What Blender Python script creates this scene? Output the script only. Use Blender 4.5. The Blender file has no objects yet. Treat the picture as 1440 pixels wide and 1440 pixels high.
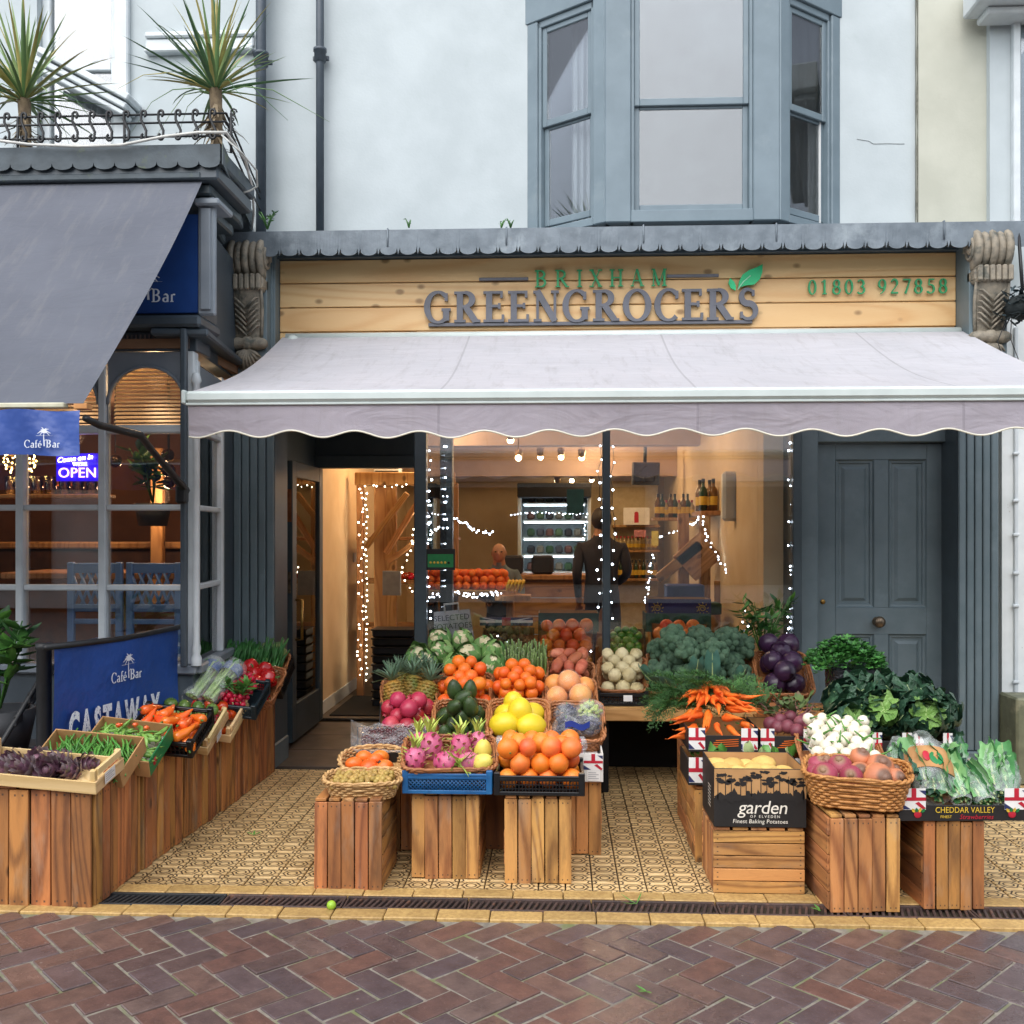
import bpy, math, random
from mathutils import Vector, Matrix, Euler, noise
R = math.radians
rnd = random.Random(11)
sc = bpy.context.scene
COL = sc.collection
V = Vector

# ------------------------------------------------------------------ camera
FPX, HORIZON, YAW = 1385.0, 750.0, R(2.6)
CAMY, CAMZ = -6.3, 1.5
cam_data = bpy.data.cameras.new('camera')
cam_data.sensor_width = 36.0
cam_data.lens = 36.0 * FPX / 1440.0
cam_data.shift_y = (HORIZON - 720.0) / 1440.0
cam_data.clip_start, cam_data.clip_end = 0.05, 400.0
cam = bpy.data.objects.new('camera', cam_data)
cam.location = (0, CAMY, CAMZ)
cam.rotation_euler = (R(90), 0, YAW)
COL.objects.link(cam)
sc.camera = cam

# ------------------------------------------------------------------ sky and sun (overcast)
SUN_EL, SUN_AZ = 50.0, 198.0
world = bpy.data.worlds.new('World')
sc.world = world
world.use_nodes = True
wn = world.node_tree
wn.nodes.clear()
wo = wn.nodes.new('ShaderNodeOutputWorld')
wb = wn.nodes.new('ShaderNodeBackground')
ws = wn.nodes.new('ShaderNodeTexSky')
ws.sky_type = 'NISHITA'
ws.sun_disc = False
ws.sun_elevation = R(SUN_EL)
ws.sun_rotation = R(SUN_AZ)
ws.air_density, ws.dust_density, ws.ozone_density = 1.0, 2.0, 1.0
wb.inputs[1].default_value = 0.15
whs = wn.nodes.new('ShaderNodeHueSaturation')      # overcast: a greyer sky
whs.inputs['Saturation'].default_value = 0.45
wn.links.new(ws.outputs[0], whs.inputs['Color'])
wn.links.new(whs.outputs[0], wb.inputs[0])
wn.links.new(wb.outputs[0], wo.inputs[0])
sun_d = bpy.data.lights.new('sun', 'SUN')
sun_d.energy, sun_d.angle, sun_d.color = 1.5, R(85), (1.0, 0.98, 0.95)
sun = bpy.data.objects.new('sun', sun_d)
_sd = V((math.sin(R(SUN_AZ)) * math.cos(R(SUN_EL)), math.cos(R(SUN_AZ)) * math.cos(R(SUN_EL)), math.sin(R(SUN_EL))))
sun.rotation_euler = _sd.to_track_quat('Z', 'Y').to_euler()
sun.location = _sd * 30
COL.objects.link(sun)
sc.view_settings.view_transform = 'Standard'
sc.view_settings.look = 'None'
sc.view_settings.exposure = 0.9
sc.view_settings.gamma = 1.0
sc.view_settings.use_curve_mapping = False
sc.render.engine = 'CYCLES'
sc.cycles.max_bounces = 8
sc.cycles.transparent_max_bounces = 16
sc.cycles.use_denoising = True
sc.cycles.sample_clamp_indirect = 4.0

# ------------------------------------------------------------------ placing helpers
_F = V((-math.sin(YAW), math.cos(YAW), 0))
_R = V((math.cos(YAW), math.sin(YAW), 0))
def ray(px, py):
    return _F + _R * ((px - 720.0) / FPX) + V((0, 0, (HORIZON - py) / FPX))
def P(px, py, d):
    """point on the vertical plane d metres in front of the camera's y"""
    r = ray(px, py)
    return V((0, CAMY, CAMZ)) + r * (d / r.y)
def G(px, py, z=0.0):
    r = ray(px, py)
    return V((0, CAMY, CAMZ)) + r * ((z - CAMZ) / r.z)
def X(px, d): return P(px, 700, d).x
def Z(py, d, px=784): return P(px, py, d).z
def D(d): return d + CAMY
def T(*a):
    return Matrix.Translation(V(a[0]) if len(a) == 1 else V(a))
def RX(a): return Matrix.Rotation(R(a), 4, 'X')
def RY(a): return Matrix.Rotation(R(a), 4, 'Y')
def RZ(a): return Matrix.Rotation(R(a), 4, 'Z')
def S(x, y=None, z=None):
    if y is None: y = z = x
    return Matrix.Diagonal((x, y, z, 1))
def frame(pxf, pyf, df, pxb, pyb, db):
    """sloped frame: origin mid front, +y up the slope, +z its normal"""
    a, b = P(pxf, pyf, df), P(pxb, pyb, db)
    y = (b - a); L = y.length; y.normalize()
    x = y.cross(V((0, 0, 1))).normalized()
    z = x.cross(y)
    m = Matrix((x, y, z)).transposed().to_4x4()
    m.translation = a
    return m, L
def rrot(): return Euler((rnd.uniform(0, 6.28), rnd.uniform(0, 6.28), rnd.uniform(0, 6.28))).to_matrix().to_4x4()
def n3(v, s=1.0, o=0.0): return noise.noise(V(v) * s + V((o, o * 1.7, o * .3)))

# ------------------------------------------------------------------ mesh builder
class MB:
    def __init__(s):
        s.v, s.f, s.m, s.s, s.uv = [], [], [], [], None
    def add(s, vs, fs, M=None, mi=0, smooth=False):
        b = len(s.v)
        s.v += [tuple(M @ V(p)) for p in vs] if M is not None else [tuple(p) for p in vs]
        for f in fs:
            s.f.append(tuple(i + b for i in f)); s.m.append(mi); s.s.append(smooth)
        return s
    def box(s, c, d, M=None, mi=0, ch=0.0):
        x, y, z = d[0] / 2, d[1] / 2, d[2] / 2
        ch = min(ch, x * .49, y * .49, z * .49)
        if ch <= 0:
            vs = [(c[0] + i * x, c[1] + j * y, c[2] + k * z) for i in (-1, 1) for j in (-1, 1) for k in (-1, 1)]
            return s.add(vs, [(0, 1, 3, 2), (4, 6, 7, 5), (0, 4, 5, 1), (2, 3, 7, 6), (0, 2, 6, 4), (1, 5, 7, 3)], M, mi)
        vs, idx = [], {}
        for i in (-1, 1):
            for j in (-1, 1):
                for k in (-1, 1):
                    for a in range(3):
                        p = [i * (x - ch), j * (y - ch), k * (z - ch)]
                        p[a] += (i, j, k)[a] * ch
                        idx[(i, j, k, a)] = len(vs)
                        vs.append((c[0] + p[0], c[1] + p[1], c[2] + p[2]))
        fs = []
        q = ((-1, -1), (1, -1), (1, 1), (-1, 1))
        for a in range(3):
            for sg in (-1, 1):
                f = []
                for u, w in q:
                    t = [0, 0, 0]; t[a] = sg; t[(a + 1) % 3] = u; t[(a + 2) % 3] = w
                    f.append(idx[(t[0], t[1], t[2], a)])
                fs.append(tuple(f) if sg > 0 else tuple(f[::-1]))
        for a in range(3):
            b, e = (a + 1) % 3, (a + 2) % 3
            for u, w in q:
                t0 = [0, 0, 0]; t0[b] = u; t0[e] = w; t1 = t0[:]
                t0[a] = -1; t1[a] = 1
                f = (idx[(*t0, b)], idx[(*t1, b)], idx[(*t1, e)], idx[(*t0, e)])
                fs.append(f if u * w > 0 else f[::-1])
        for i in (-1, 1):
            for j in (-1, 1):
                for k in (-1, 1):
                    f = (idx[(i, j, k, 0)], idx[(i, j, k, 1)], idx[(i, j, k, 2)])
                    fs.append(f if i * j * k > 0 else f[::-1])
        return s.add(vs, fs, M, mi)
    def tube(s, path, r, n=6, M=None, mi=0, closed=False, caps=True, smooth=True, flat=1.0):
        path = [V(p) for p in path]; N = len(path)
        vs = []; up = None
        for i, p in enumerate(path):
            if closed: t = path[(i + 1) % N] - path[i - 1]
            else: t = path[min(i + 1, N - 1)] - path[max(i - 1, 0)]
            if t.length < 1e-9: t = V((0, 0, 1))
            t.normalize()
            if up is None:
                up = V((0, 0, 1)) if abs(t.z) < .9 else V((0, 1, 0))
            a = up - t * up.dot(t)
            if a.length < 1e-6: a = t.orthogonal()
            a.normalize(); b = t.cross(a); up = a
            rr = r[i] if isinstance(r, (list, tuple)) else r
            for k in range(n):
                th = 2 * math.pi * k / n
                vs.append(p + a * (math.cos(th) * rr * flat) + b * (math.sin(th) * rr))
        fs = []
        for i in range(N if closed else N - 1):
            j = (i + 1) % N
            for k in range(n):
                fs.append((i * n + k, i * n + (k + 1) % n, j * n + (k + 1) % n, j * n + k))
        if caps and not closed:
            fs.append(tuple(range(n))[::-1]); fs.append(tuple((N - 1) * n + k for k in range(n)))
        return s.add(vs, fs, M, mi, smooth)
    def lathe(s, prof, n=16, M=None, mi=0, smooth=True, fn=None):
        vs, fs = [], []
        rings = []
        for (r, z) in prof:
            if r < 1e-6:
                rings.append([len(vs)]); vs.append(V((0, 0, z)))
            else:
                rings.append(list(range(len(vs), len(vs) + n)))
                vs += [V((r * math.cos(2 * math.pi * k / n), r * math.sin(2 * math.pi * k / n), z)) for k in range(n)]
        for a, b in zip(rings, rings[1:]):
            for k in range(n):
                k2 = (k + 1) % n
                if len(a) == 1 and len(b) == 1: continue
                if len(a) == 1: fs.append((a[0], b[k2], b[k]))
                elif len(b) == 1: fs.append((a[k], a[k2], b[0]))
                else: fs.append((a[k], a[k2], b[k2], b[k]))
        if fn: vs = [fn(v) for v in vs]
        return s.add(vs, fs, M, mi, smooth)
    def sphere(s, r, n=14, m=9, M=None, mi=0, fn=None):
        return s.lathe([(r * math.sin(math.pi * i / m) if 0 < i < m else 0, -r * math.cos(math.pi * i / m)) for i in range(m + 1)], n, M, mi, True, fn)
    def grid(s, nu, nv, fn, M=None, mi=0, smooth=True, cu=False):
        vs = [fn(i / (nu if cu else nu - 1), j / (nv - 1)) for j in range(nv) for i in range(nu)]
        fs = []
        for j in range(nv - 1):
            for i in range(nu if cu else nu - 1):
                i2 = (i + 1) % nu
                fs.append((j * nu + i, j * nu + i2, (j + 1) * nu + i2, (j + 1) * nu + i))
        return s.add(vs, fs, M, mi, smooth)
    def prism(s, pts, d, M=None, mi=0, smooth=False):
        """polygon in xz pulled along +y by d (front face at y=0)"""
        n = len(pts)
        ar = sum(pts[i][0] * pts[(i + 1) % n][1] - pts[(i + 1) % n][0] * pts[i][1] for i in range(n))
        if ar < 0: pts = pts[::-1]
        vs = [(p[0], 0, p[1]) for p in pts] + [(p[0], d, p[1]) for p in pts]
        fs = [tuple(range(n)), tuple(range(2 * n - 1, n - 1, -1))]
        for i in range(n):
            j = (i + 1) % n
            fs.append((i, i + n, j + n, j))
        return s.add(vs, fs, M, mi, smooth)
    def leaf(s, L, w, M=None, mi=0, curl=.3, fold=.15, nu=5, wav=0.0, tip=1.0, seed=0):
        """leaf along +y, upper side +z"""
        def f(u, v):
            a = (u - .5) * 2
            ww = w * (math.sin(math.pi * min(1, v * .93 + .05)) ** .7) * (1 if v < .5 else (1 - (v - .5) * .5 * tip))
            ang = curl * v
            y = L * v * math.cos(ang * .5); z = L * v * math.sin(ang) * .6
            zz = z + abs(a) * fold * ww + wav * math.sin(v * 17 + a * 5 + seed) * abs(a)
            return (a * ww * .5, y, zz)
        return s.grid(3 if nu < 4 else 5, nu, f, M, mi)
    def mesh(s, name, mats):
        me = bpy.data.meshes.new(name)
        me.from_pydata(s.v, [], s.f)
        for m in (mats if isinstance(mats, (list, tuple)) else [mats]): me.materials.append(m)
        me.polygons.foreach_set('material_index', s.m)
        me.polygons.foreach_set('use_smooth', s.s)
        me.update()
        return me
    def build(s, name, mats, parent=None, M=None, **kw):
        return obj(name, s.mesh(name, mats), parent, M, **kw)

def obj(name, me, parent=None, M=None, kind=None):
    o = bpy.data.objects.new(name, me)
    COL.objects.link(o)
    if parent is not None: o.parent = parent
    if M is not None: o.matrix_basis = M
    if kind: o['kind'] = kind
    return o
def tag(o, label=None, cat=None, group=None, kind=None):
    if label: o['label'] = label
    if cat: o['category'] = cat
    if group: o['group'] = group
    if kind: o['kind'] = kind
    return o
def thing(name, label, cat, M=None, group=None):
    o = bpy.data.objects.new(name, None)
    o.empty_display_size = .1
    COL.objects.link(o)
    if M is not None: o.matrix_basis = M
    return tag(o, label, cat, group)
def inst(name, me, M, label, cat, group=None):
    return tag(obj(name, me, None, M), label, cat, group)
def copy_tree(o, parent=None, M=None):
    c = o.copy(); COL.objects.link(c)
    if parent is not None: c.parent = parent
    if M is not None: c.matrix_basis = M
    for ch in list(o.children): copy_tree(ch, c)
    return c

# ------------------------------------------------------------------ materials
def lin(c):
    if isinstance(c, str):
        c = [int(c[i:i + 2], 16) / 255 for i in (1, 3, 5)]
        return tuple((x / 12.92 if x <= .04045 else ((x + .055) / 1.055) ** 2.4) for x in c)
    return tuple(c)
def new_mat(name):
    m = bpy.data.materials.new(name); m.use_nodes = True
    nt = m.node_tree
    return m, nt, nt.nodes['Principled BSDF']
def setin(b, **kw):
    for k, v in kw.items():
        k = k.replace('_', ' ')
        if k in b.inputs: b.inputs[k].default_value = v
def mixc(nt, fac, a, b, mode='MIX'):
    n = nt.nodes.new('ShaderNodeMix'); n.data_type = 'RGBA'; n.blend_type = mode
    for i, x in ((0, fac), (6, a), (7, b)):
        if hasattr(x, 'is_output'): nt.links.new(x, n.inputs[i])
        elif i == 0: n.inputs[0].default_value = x
        else: n.inputs[i].default_value = (*x[:3], 1)
    return n.outputs[2]
def mth(nt, op, a, b=None, c=None, clamp=False):
    n = nt.nodes.new('ShaderNodeMath'); n.operation = op; n.use_clamp = clamp
    for i, x in enumerate((a, b, c)):
        if x is None: continue
        if hasattr(x, 'is_output'): nt.links.new(x, n.inputs[i])
        else: n.inputs[i].default_value = x
    return n.outputs[0]
def ramp(nt, x, lo, hi, a=0.0, b=1.0):
    n = nt.nodes.new('ShaderNodeMapRange'); n.clamp = True
    nt.links.new(x, n.inputs[0])
    n.inputs[1].default_value, n.inputs[2].default_value, n.inputs[3].default_value, n.inputs[4].default_value = lo, hi, a, b
    return n.outputs[0]
def coords(nt, scale=(1, 1, 1), rand=True, src='Object'):
    tc = nt.nodes.new('ShaderNodeTexCoord')
    mp = nt.nodes.new('ShaderNodeMapping'); mp.inputs['Scale'].default_value = scale
    nt.links.new(tc.outputs[src], mp.inputs[0])
    if rand:
        oi = nt.nodes.new('ShaderNodeObjectInfo')
        s = nt.nodes.new('ShaderNodeVectorMath'); s.operation = 'SCALE'; s.inputs[0].default_value = (31.7, 17.3, 23.1)
        nt.links.new(oi.outputs['Random'], s.inputs['Scale'])
        nt.links.new(s.outputs[0], mp.inputs['Location'])
    return mp.outputs[0]
def ntex(nt, vec, scale, detail=4, rough=.55, dist=0.0):
    n = nt.nodes.new('ShaderNodeTexNoise')
    n.inputs['Scale'].default_value = scale; n.inputs['Detail'].default_value = detail
    n.inputs['Roughness'].default_value = rough; n.inputs['Distortion'].default_value = dist
    nt.links.new(vec, n.inputs['Vector'])
    return n.outputs[0]
def bumpn(nt, b, h, strength, dist=.01):
    n = nt.nodes.new('ShaderNodeBump'); n.inputs['Strength'].default_value = strength; n.inputs['Distance'].default_value = dist
    nt.links.new(h, n.inputs['Height']); nt.links.new(n.outputs[0], b.inputs['Normal'])
def pm(name, c1, c2=None, rough=.5, scale=15, rand=.0, bump=0.0, bscale=80, bdist=.004, c3=None, scale3=4, lo3=.55, hi3=.7, coat=0, sss=0, metal=0, spec=.5, rvar=0.0, stretch=(1, 1, 1), detail=4, hue=0.0):
    m, nt, b = new_mat(name)
    c1 = lin(c1); c2 = lin(c2) if c2 else tuple(x * .75 for x in c1)
    vec = coords(nt, stretch)
    n1 = ntex(nt, vec, scale, detail)
    col = mixc(nt, ramp(nt, n1, .35, .65), c1, c2)
    if c3:
        n2 = ntex(nt, vec, scale3, 5, .65)
        col = mixc(nt, ramp(nt, n2, lo3, hi3), col, lin(c3))
    if rand or hue:
        oi = nt.nodes.new('ShaderNodeObjectInfo')
        h = nt.nodes.new('ShaderNodeHueSaturation')
        nt.links.new(ramp(nt, oi.outputs['Random'], 0, 1, 1 - rand, 1 + rand), h.inputs['Value'])
        if hue:
            r2 = mth(nt, 'FRACT', mth(nt, 'MULTIPLY', oi.outputs['Random'], 7.31))
            nt.links.new(ramp(nt, r2, 0, 1, .5 - hue, .5 + hue), h.inputs['Hue'])
        nt.links.new(col, h.inputs['Color']); col = h.outputs[0]
    nt.links.new(col, b.inputs['Base Color'])
    setin(b, Roughness=rough, Metallic=metal)
    b.inputs['Specular IOR Level'].default_value = spec
    if coat: setin(b, Coat_Weight=coat, Coat_Roughness=.15)
    if sss:
        b.inputs['Subsurface Weight'].default_value = sss
        b.inputs['Subsurface Radius'].default_value = (.01, .005, .003)
    if rvar:
        nt.links.new(ramp(nt, ntex(nt, vec, scale * .3, 3), .3, .7, max(.03, rough - rvar), min(1, rough + rvar)), b.inputs['Roughness'])
    if bump:
        bumpn(nt, b, ntex(nt, vec, bscale, 3), bump, bdist)
    return m
def wood(name, light, dark, rand=.18, ring=14.0, rough=.6, knots=True, hue=.01, axis=2, fine=1.0, nails=False):
    """grain runs along the object's local axis"""
    m, nt, b = new_mat(name)
    sq = [1, 1, 1]; sq[axis] = .12
    vec = coords(nt, tuple(sq))
    d = ntex(nt, vec, 5, 2, .5)
    cn = ntex(nt, vec, ring * .62, 1.2, .5, .15)      # contours of a stretched noise give cathedral grain
    sn = mth(nt, 'MULTIPLY_ADD', mth(nt, 'SINE', mth(nt, 'MULTIPLY', cn, 70.0)), .5, .5)
    fn = ntex(nt, vec, 160 * fine, 3, .7)
    g = mth(nt, 'ADD', mth(nt, 'MULTIPLY', mth(nt, 'POWER', sn, 2.4), .48), mth(nt, 'MULTIPLY', fn, .5))
    col = mixc(nt, ramp(nt, g, .25, .95), lin(light), lin(dark))
    col = mixc(nt, ramp(nt, d, .45, .75, 0, .55), col, lin(dark))
    if knots:
        kv = coords(nt, (9, 9, 9) if axis == 9 else tuple([7 if i != axis else 4.5 for i in range(3)]))
        vo = nt.nodes.new('ShaderNodeTexVoronoi'); vo.inputs['Scale'].default_value = 1.0
        nt.links.new(kv, vo.inputs['Vector'])
        col = mixc(nt, ramp(nt, vo.outputs['Distance'], .08, .16, .9, 0), col, tuple(x * .45 for x in lin(dark)))
    if nails:
        tg = nt.nodes.new('ShaderNodeTexCoord'); sx = nt.nodes.new('ShaderNodeSeparateXYZ'); nt.links.new(tg.outputs['Generated'], sx.inputs[0])
        dx = mth(nt, 'ABSOLUTE', mth(nt, 'SUBTRACT', mth(nt, 'ABSOLUTE', mth(nt, 'SUBTRACT', sx.outputs[0], .5)), .2))
        dz = mth(nt, 'ABSOLUTE', mth(nt, 'SUBTRACT', mth(nt, 'ABSOLUTE', mth(nt, 'SUBTRACT', sx.outputs[2], .5)), .455))
        nl = mth(nt, 'MULTIPLY', mth(nt, 'LESS_THAN', dx, .05), mth(nt, 'LESS_THAN', dz, .009))
        col = mixc(nt, mth(nt, 'MULTIPLY', nl, .8), col, (.03, .025, .02))
        st = coords(nt, (3, 3, .6)); col = mixc(nt, ramp(nt, ntex(nt, st, 3.2, 5, .7), .5, .72, 0, .6), col, lin('#4c3827'))
        gy = coords(nt, (4, 4, 1.2)); col = mixc(nt, ramp(nt, ntex(nt, gy, 2.6, 4, .6), .55, .75, 0, .45), col, lin('#a3947f'))
    oi = nt.nodes.new('ShaderNodeObjectInfo')
    h = nt.nodes.new('ShaderNodeHueSaturation')
    nt.links.new(ramp(nt, oi.outputs['Random'], 0, 1, 1 - rand, 1 + rand), h.inputs['Value'])
    r2 = mth(nt, 'FRACT', mth(nt, 'MULTIPLY', oi.outputs['Random'], 9.17))
    nt.links.new(ramp(nt, r2, 0, 1, .5 - hue, .5 + hue), h.inputs['Hue'])
    nt.links.new(col, h.inputs['Color'])
    nt.links.new(h.outputs[0], b.inputs['Base Color'])
    setin(b, Roughness=rough)
    bumpn(nt, b, g, .35, .003)
    return m
def emit(name, c, strength):
    m, nt, b = new_mat(name)
    setin(b, Base_Color=(*lin(c), 1), Roughness=.4)
    b.inputs['Emission Color'].default_value = (*lin(c), 1)
    b.inputs['Emission Strength'].default_value = strength
    return m
def glassm(name, tint=(1, 1, 1), rough=0.0, base=.04, mult=1.0):
    m = bpy.data.materials.new(name); m.use_nodes = True
    nt = m.node_tree; nt.nodes.clear()
    o = nt.nodes.new('ShaderNodeOutputMaterial'); mx = nt.nodes.new('ShaderNodeMixShader')
    t = nt.nodes.new('ShaderNodeBsdfTransparent'); t.inputs[0].default_value = (*tint, 1)
    g = nt.nodes.new('ShaderNodeBsdfGlossy'); g.inputs['Roughness'].default_value = rough
    f = nt.nodes.new('ShaderNodeFresnel'); f.inputs[0].default_value = 1.5
    k = mth(nt, 'MULTIPLY_ADD', f.outputs[0], mult, base, True)
    nt.links.new(k, mx.inputs[0]); nt.links.new(t.outputs[0], mx.inputs[1]); nt.links.new(g.outputs[0], mx.inputs[2])
    nt.links.new(mx.outputs[0], o.inputs[0])
    return m
def plastic(name, tint=(.9, .95, .95), alpha=.3, rough=.15):
    """thin crinkled clear film"""
    m = bpy.data.materials.new(name); m.use_nodes = True
    nt = m.node_tree; b = nt.nodes['Principled BSDF']
    setin(b, Base_Color=(*tint, 1), Roughness=rough)
    b.inputs['Specular IOR Level'].default_value = .9
    vec = coords(nt)
    n = ntex(nt, vec, 22, 3, .6, .6)
    bumpn(nt, b, n, .9, .02)
    nt.links.new(ramp(nt, ntex(nt, vec, 14, 3), .35, .7, alpha * .35, alpha * 1.7), b.inputs['Alpha'])
    return m

# ------------------------------------------------------------------ lettering
def text_mesh(body, size, depth, mats, align='CENTER', shear=0.0, space=1.0, bold=0.0):
    cu = bpy.data.curves.new('lettering', 'FONT')
    cu.body, cu.size, cu.extrude, cu.align_x, cu.shear, cu.space_character = body, size, depth / 2, align, shear, space
    cu.resolution_u = 3; cu.offset = bold
    o = bpy.data.objects.new('lettering', cu)
    COL.objects.link(o)
    dg = bpy.context.evaluated_depsgraph_get()
    me = bpy.data.meshes.new_from_object(o.evaluated_get(dg))
    bpy.data.objects.remove(o)
    me.materials.clear(); me.materials.append(mats)
    return me
UP = RX(90)          # text lies in xy -> stand it up facing -y
def _arc(cx, cy, rx, ry, a0, a1, n=18): return [(cx + rx * math.cos(R(a0 + (a1 - a0) * i / n)), cy + ry * math.sin(R(a0 + (a1 - a0) * i / n))) for i in range(n + 1)]
def glyph(ch, T_, t_):
    """returns (strokes, advance); stroke = (pts, widths)"""
    st = []
    h = t_ / 2
    def ln(x0, y0, x1, y1, w0, w1=None): st.append(([(x0, y0), (x1, y1)], [w0, w1 if w1 is not None else w0]))
    def stem(x, y0=0.0, y1=1.0, w=T_, sb=True, stp=True):
        ln(x, y0, x, y1, w)
        e = w / 2 + .085
        if sb: ln(x - e, y0 + h, x + e, y0 + h, t_)
        if stp: ln(x - e, y1 - h, x + e, y1 - h, t_)
    def arc(cx, cy, rx, ry, a0, a1, mode='v', n=20):
        pts = _arc(cx, cy, rx, ry, a0, a1, n)
        ws = []
        for i in range(n + 1):
            a = R(a0 + (a1 - a0) * i / n)
            k = abs(math.cos(a)) if mode == 'v' else abs(math.sin(a))
            ws.append(t_ + (T_ - t_) * k ** 1.3)
        st.append((pts, ws))
    def ser(x, y, e=.13): ln(x - e, y, x + e, y, t_)
    c = ch
    if c == 'B':
        stem(.17); arc(.32, .755, .24, .215, 90, -90); arc(.32, .275, .29, .245, 90, -90); ln(.17, 1 - h, .33, 1 - h, t_); ln(.17, .53, .33, .53, t_); ln(.17, h, .33, h, t_); adv = .78
    elif c == 'R':
        stem(.17); arc(.32, .745, .25, .225, 90, -90); ln(.17, 1 - h, .33, 1 - h, t_); ln(.17, .51, .36, .51, t_); ln(.36, .5, .68, .03, T_); ser(.73, h, .1); adv = .85
    elif c == 'I': stem(.18); adv = .36
    elif c == 'X': ln(.12, 1, .62, 0, T_); ln(.6, 1, .12, 0, t_); [ser(x, y) for x in (.12, .61) for y in (h, 1 - h)]; adv = .74
    elif c == 'H': stem(.17); stem(.66); ln(.17, .52, .66, .52, t_); adv = .83
    elif c == 'A': ln(.1, 0, .36, 1, t_); ln(.37, 1, .66, 0, T_); ln(.2, .33, .54, .33, t_); ser(.1, h, .1); ser(.67, h); adv = .78
    elif c == 'M': ln(.14, 0, .16, 1, t_); ln(.16, 1, .46, .04, T_); ln(.46, .04, .76, 1, t_); ln(.78, 0, .78, 1, T_); ser(.14, h, .11); ser(.78, h, .14); ser(.13, 1 - h, .09); ser(.8, 1 - h, .1); adv = .95
    elif c in 'GC':
        arc(.46, .5, .36, .49, 48, 318 if c == 'G' else 312); ln(.72, .7, .72, .95, t_ * 1.2)
        if c == 'G': ln(.72, .06, .72, .42, T_); ser(.72, .42, .15); adv = .9
        else: adv = .8
    elif c == 'E': stem(.17); ln(.17, 1 - h, .57, 1 - h, t_); ln(.17, .52, .5, .52, t_); ln(.17, h, .6, h, t_); ln(.57, 1, .57, .78, t_); ln(.5, .61, .5, .43, t_); ln(.61, 0, .62, .24, t_); adv = .7
    elif c == 'N': ln(.14, 0, .14, 1, t_); ln(.12, 1, .7, .02, T_); ln(.7, 0, .7, 1, t_); ser(.14, h); ser(.1, 1 - h, .1); ser(.7, 1 - h); adv = .84
    elif c == 'O': arc(.45, .5, .36, .485, 0, 360, 'v', 30); adv = .9
    elif c == 'S':
        pts = _arc(.33, .745, .2, .225, 40, 265, 14) + _arc(.34, .275, .235, .25, 85, -150, 14)
        n = len(pts); st.append((pts, [t_ + (T_ - t_) * math.sin(math.pi * i / (n - 1)) ** 1.6 for i in range(n)])); ln(.5, .76, .5, .95, t_); ln(.13, .05, .13, .26, t_); adv = .68
    elif c == '0': arc(.3, .5, .22, .48, 0, 360, 'v', 26); adv = .62
    elif c == '1': stem(.3, stp=False); ln(.12, .84, .3, .97, t_); adv = .6
    elif c == '8': arc(.3, .74, .18, .235, 0, 360, 'v', 22); arc(.3, .26, .22, .25, 0, 360, 'v', 22); adv = .62
    elif c == '3': arc(.26, .74, .2, .23, 150, -90); arc(.26, .27, .24, .25, 90, -150); adv = .6
    elif c == '9': arc(.3, .68, .21, .29, 0, 360, 'v', 22); st.append((_arc(.12, .68, .39, .68, 0, -80, 10), [T_] * 6 + [t_] * 5)); adv = .62
    elif c == '2':
        st.append((_arc(.28, .72, .2, .26, 160, -30, 12) + [(.08, .05)], [t_] * 3 + [T_] * 9 + [t_] * 2)); ln(.06, .05, .54, .05, T_ * .8); adv = .6
    elif c == '7': ln(.06, .95, .55, .95, T_ * .7); ln(.54, .96, .22, 0, t_, T_); adv = .58
    elif c == '5': arc(.27, .3, .24, .29, 110, -150); ln(.17, .55, .19, .97, t_); ln(.17, .95, .52, .95, T_ * .7); adv = .6
    elif c == 'a': st.append((_arc(.25, .42, .16, .17, 150, 0, 8) + [(.41, 0)], [t_] * 3 + [T_] * 7)); arc(.24, .17, .17, .15, 60, 330); adv = .52
    elif c in 'eé':
        arc(.26, .29, .2, .28, 0, 310); ln(.07, .32, .46, .32, t_); adv = .52
        if c == 'é': ln(.24, .68, .36, .86, t_ * 1.3)
    elif c == 'f': ln(.17, 0, .17, .8, T_ * .9); st.append((_arc(.32, .8, .15, .17, 180, 60, 8), [T_ * .9] * 4 + [t_] * 5)); ln(.03, .55, .34, .55, t_); ln(.05, h, .3, h, t_); adv = .36
    elif c == 'r': ln(.15, 0, .15, .56, T_ * .9); ln(.03, h, .28, h, t_); st.append((_arc(.32, .36, .16, .2, 170, 60, 7), [t_] * 4 + [T_ * .8] * 4)); adv = .42
    else: adv = .38
    return st, adv
def add_glyph(mb, ch, x, size, depth, T_=.17, t_=.07, z0=0.0, mi=0, M=None):
    st, adv = glyph(ch, T_, t_)
    for k, (pts, ws) in enumerate(st):
        closed = len(pts) > 6 and (V(pts[0]) - V(pts[-1])).length < 1e-4
        N = len(pts); L, Rr = [], []
        for i, p in enumerate(pts):
            a = V(pts[i - 1] if i else (pts[-2] if closed else pts[0])); b = V(pts[i + 1] if i < N - 1 else (pts[1] if closed else pts[-1]))
            t = (b - a).normalized(); nn = V((-t.y, t.x)) * ws[i] / 2
            L.append(V(p) + nn); Rr.append(V(p) - nn)
        e = -depth - k * .00035
        vs = []
        for q in L + Rr: vs.append((x + q.x * size, e, z0 + q.y * size))
        for q in L + Rr: vs.append((x + q.x * size, 0, z0 + q.y * size))
        fs = []
        for i in range(N - 1):
            fs += [(i, i + 1, N + i + 1, N + i)[::-1], (2 * N + i, 2 * N + i + 1, i + 1, i)[::-1], (N + i, N + i + 1, 3 * N + i + 1, 3 * N + i)[::-1]]
        if not closed: fs += [(0, N, 3 * N, 2 * N), (N - 1, 3 * N - 1, 4 * N - 1, 2 * N - 1)]
        mb.add(vs, fs, M, mi)
    return adv * size
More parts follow.
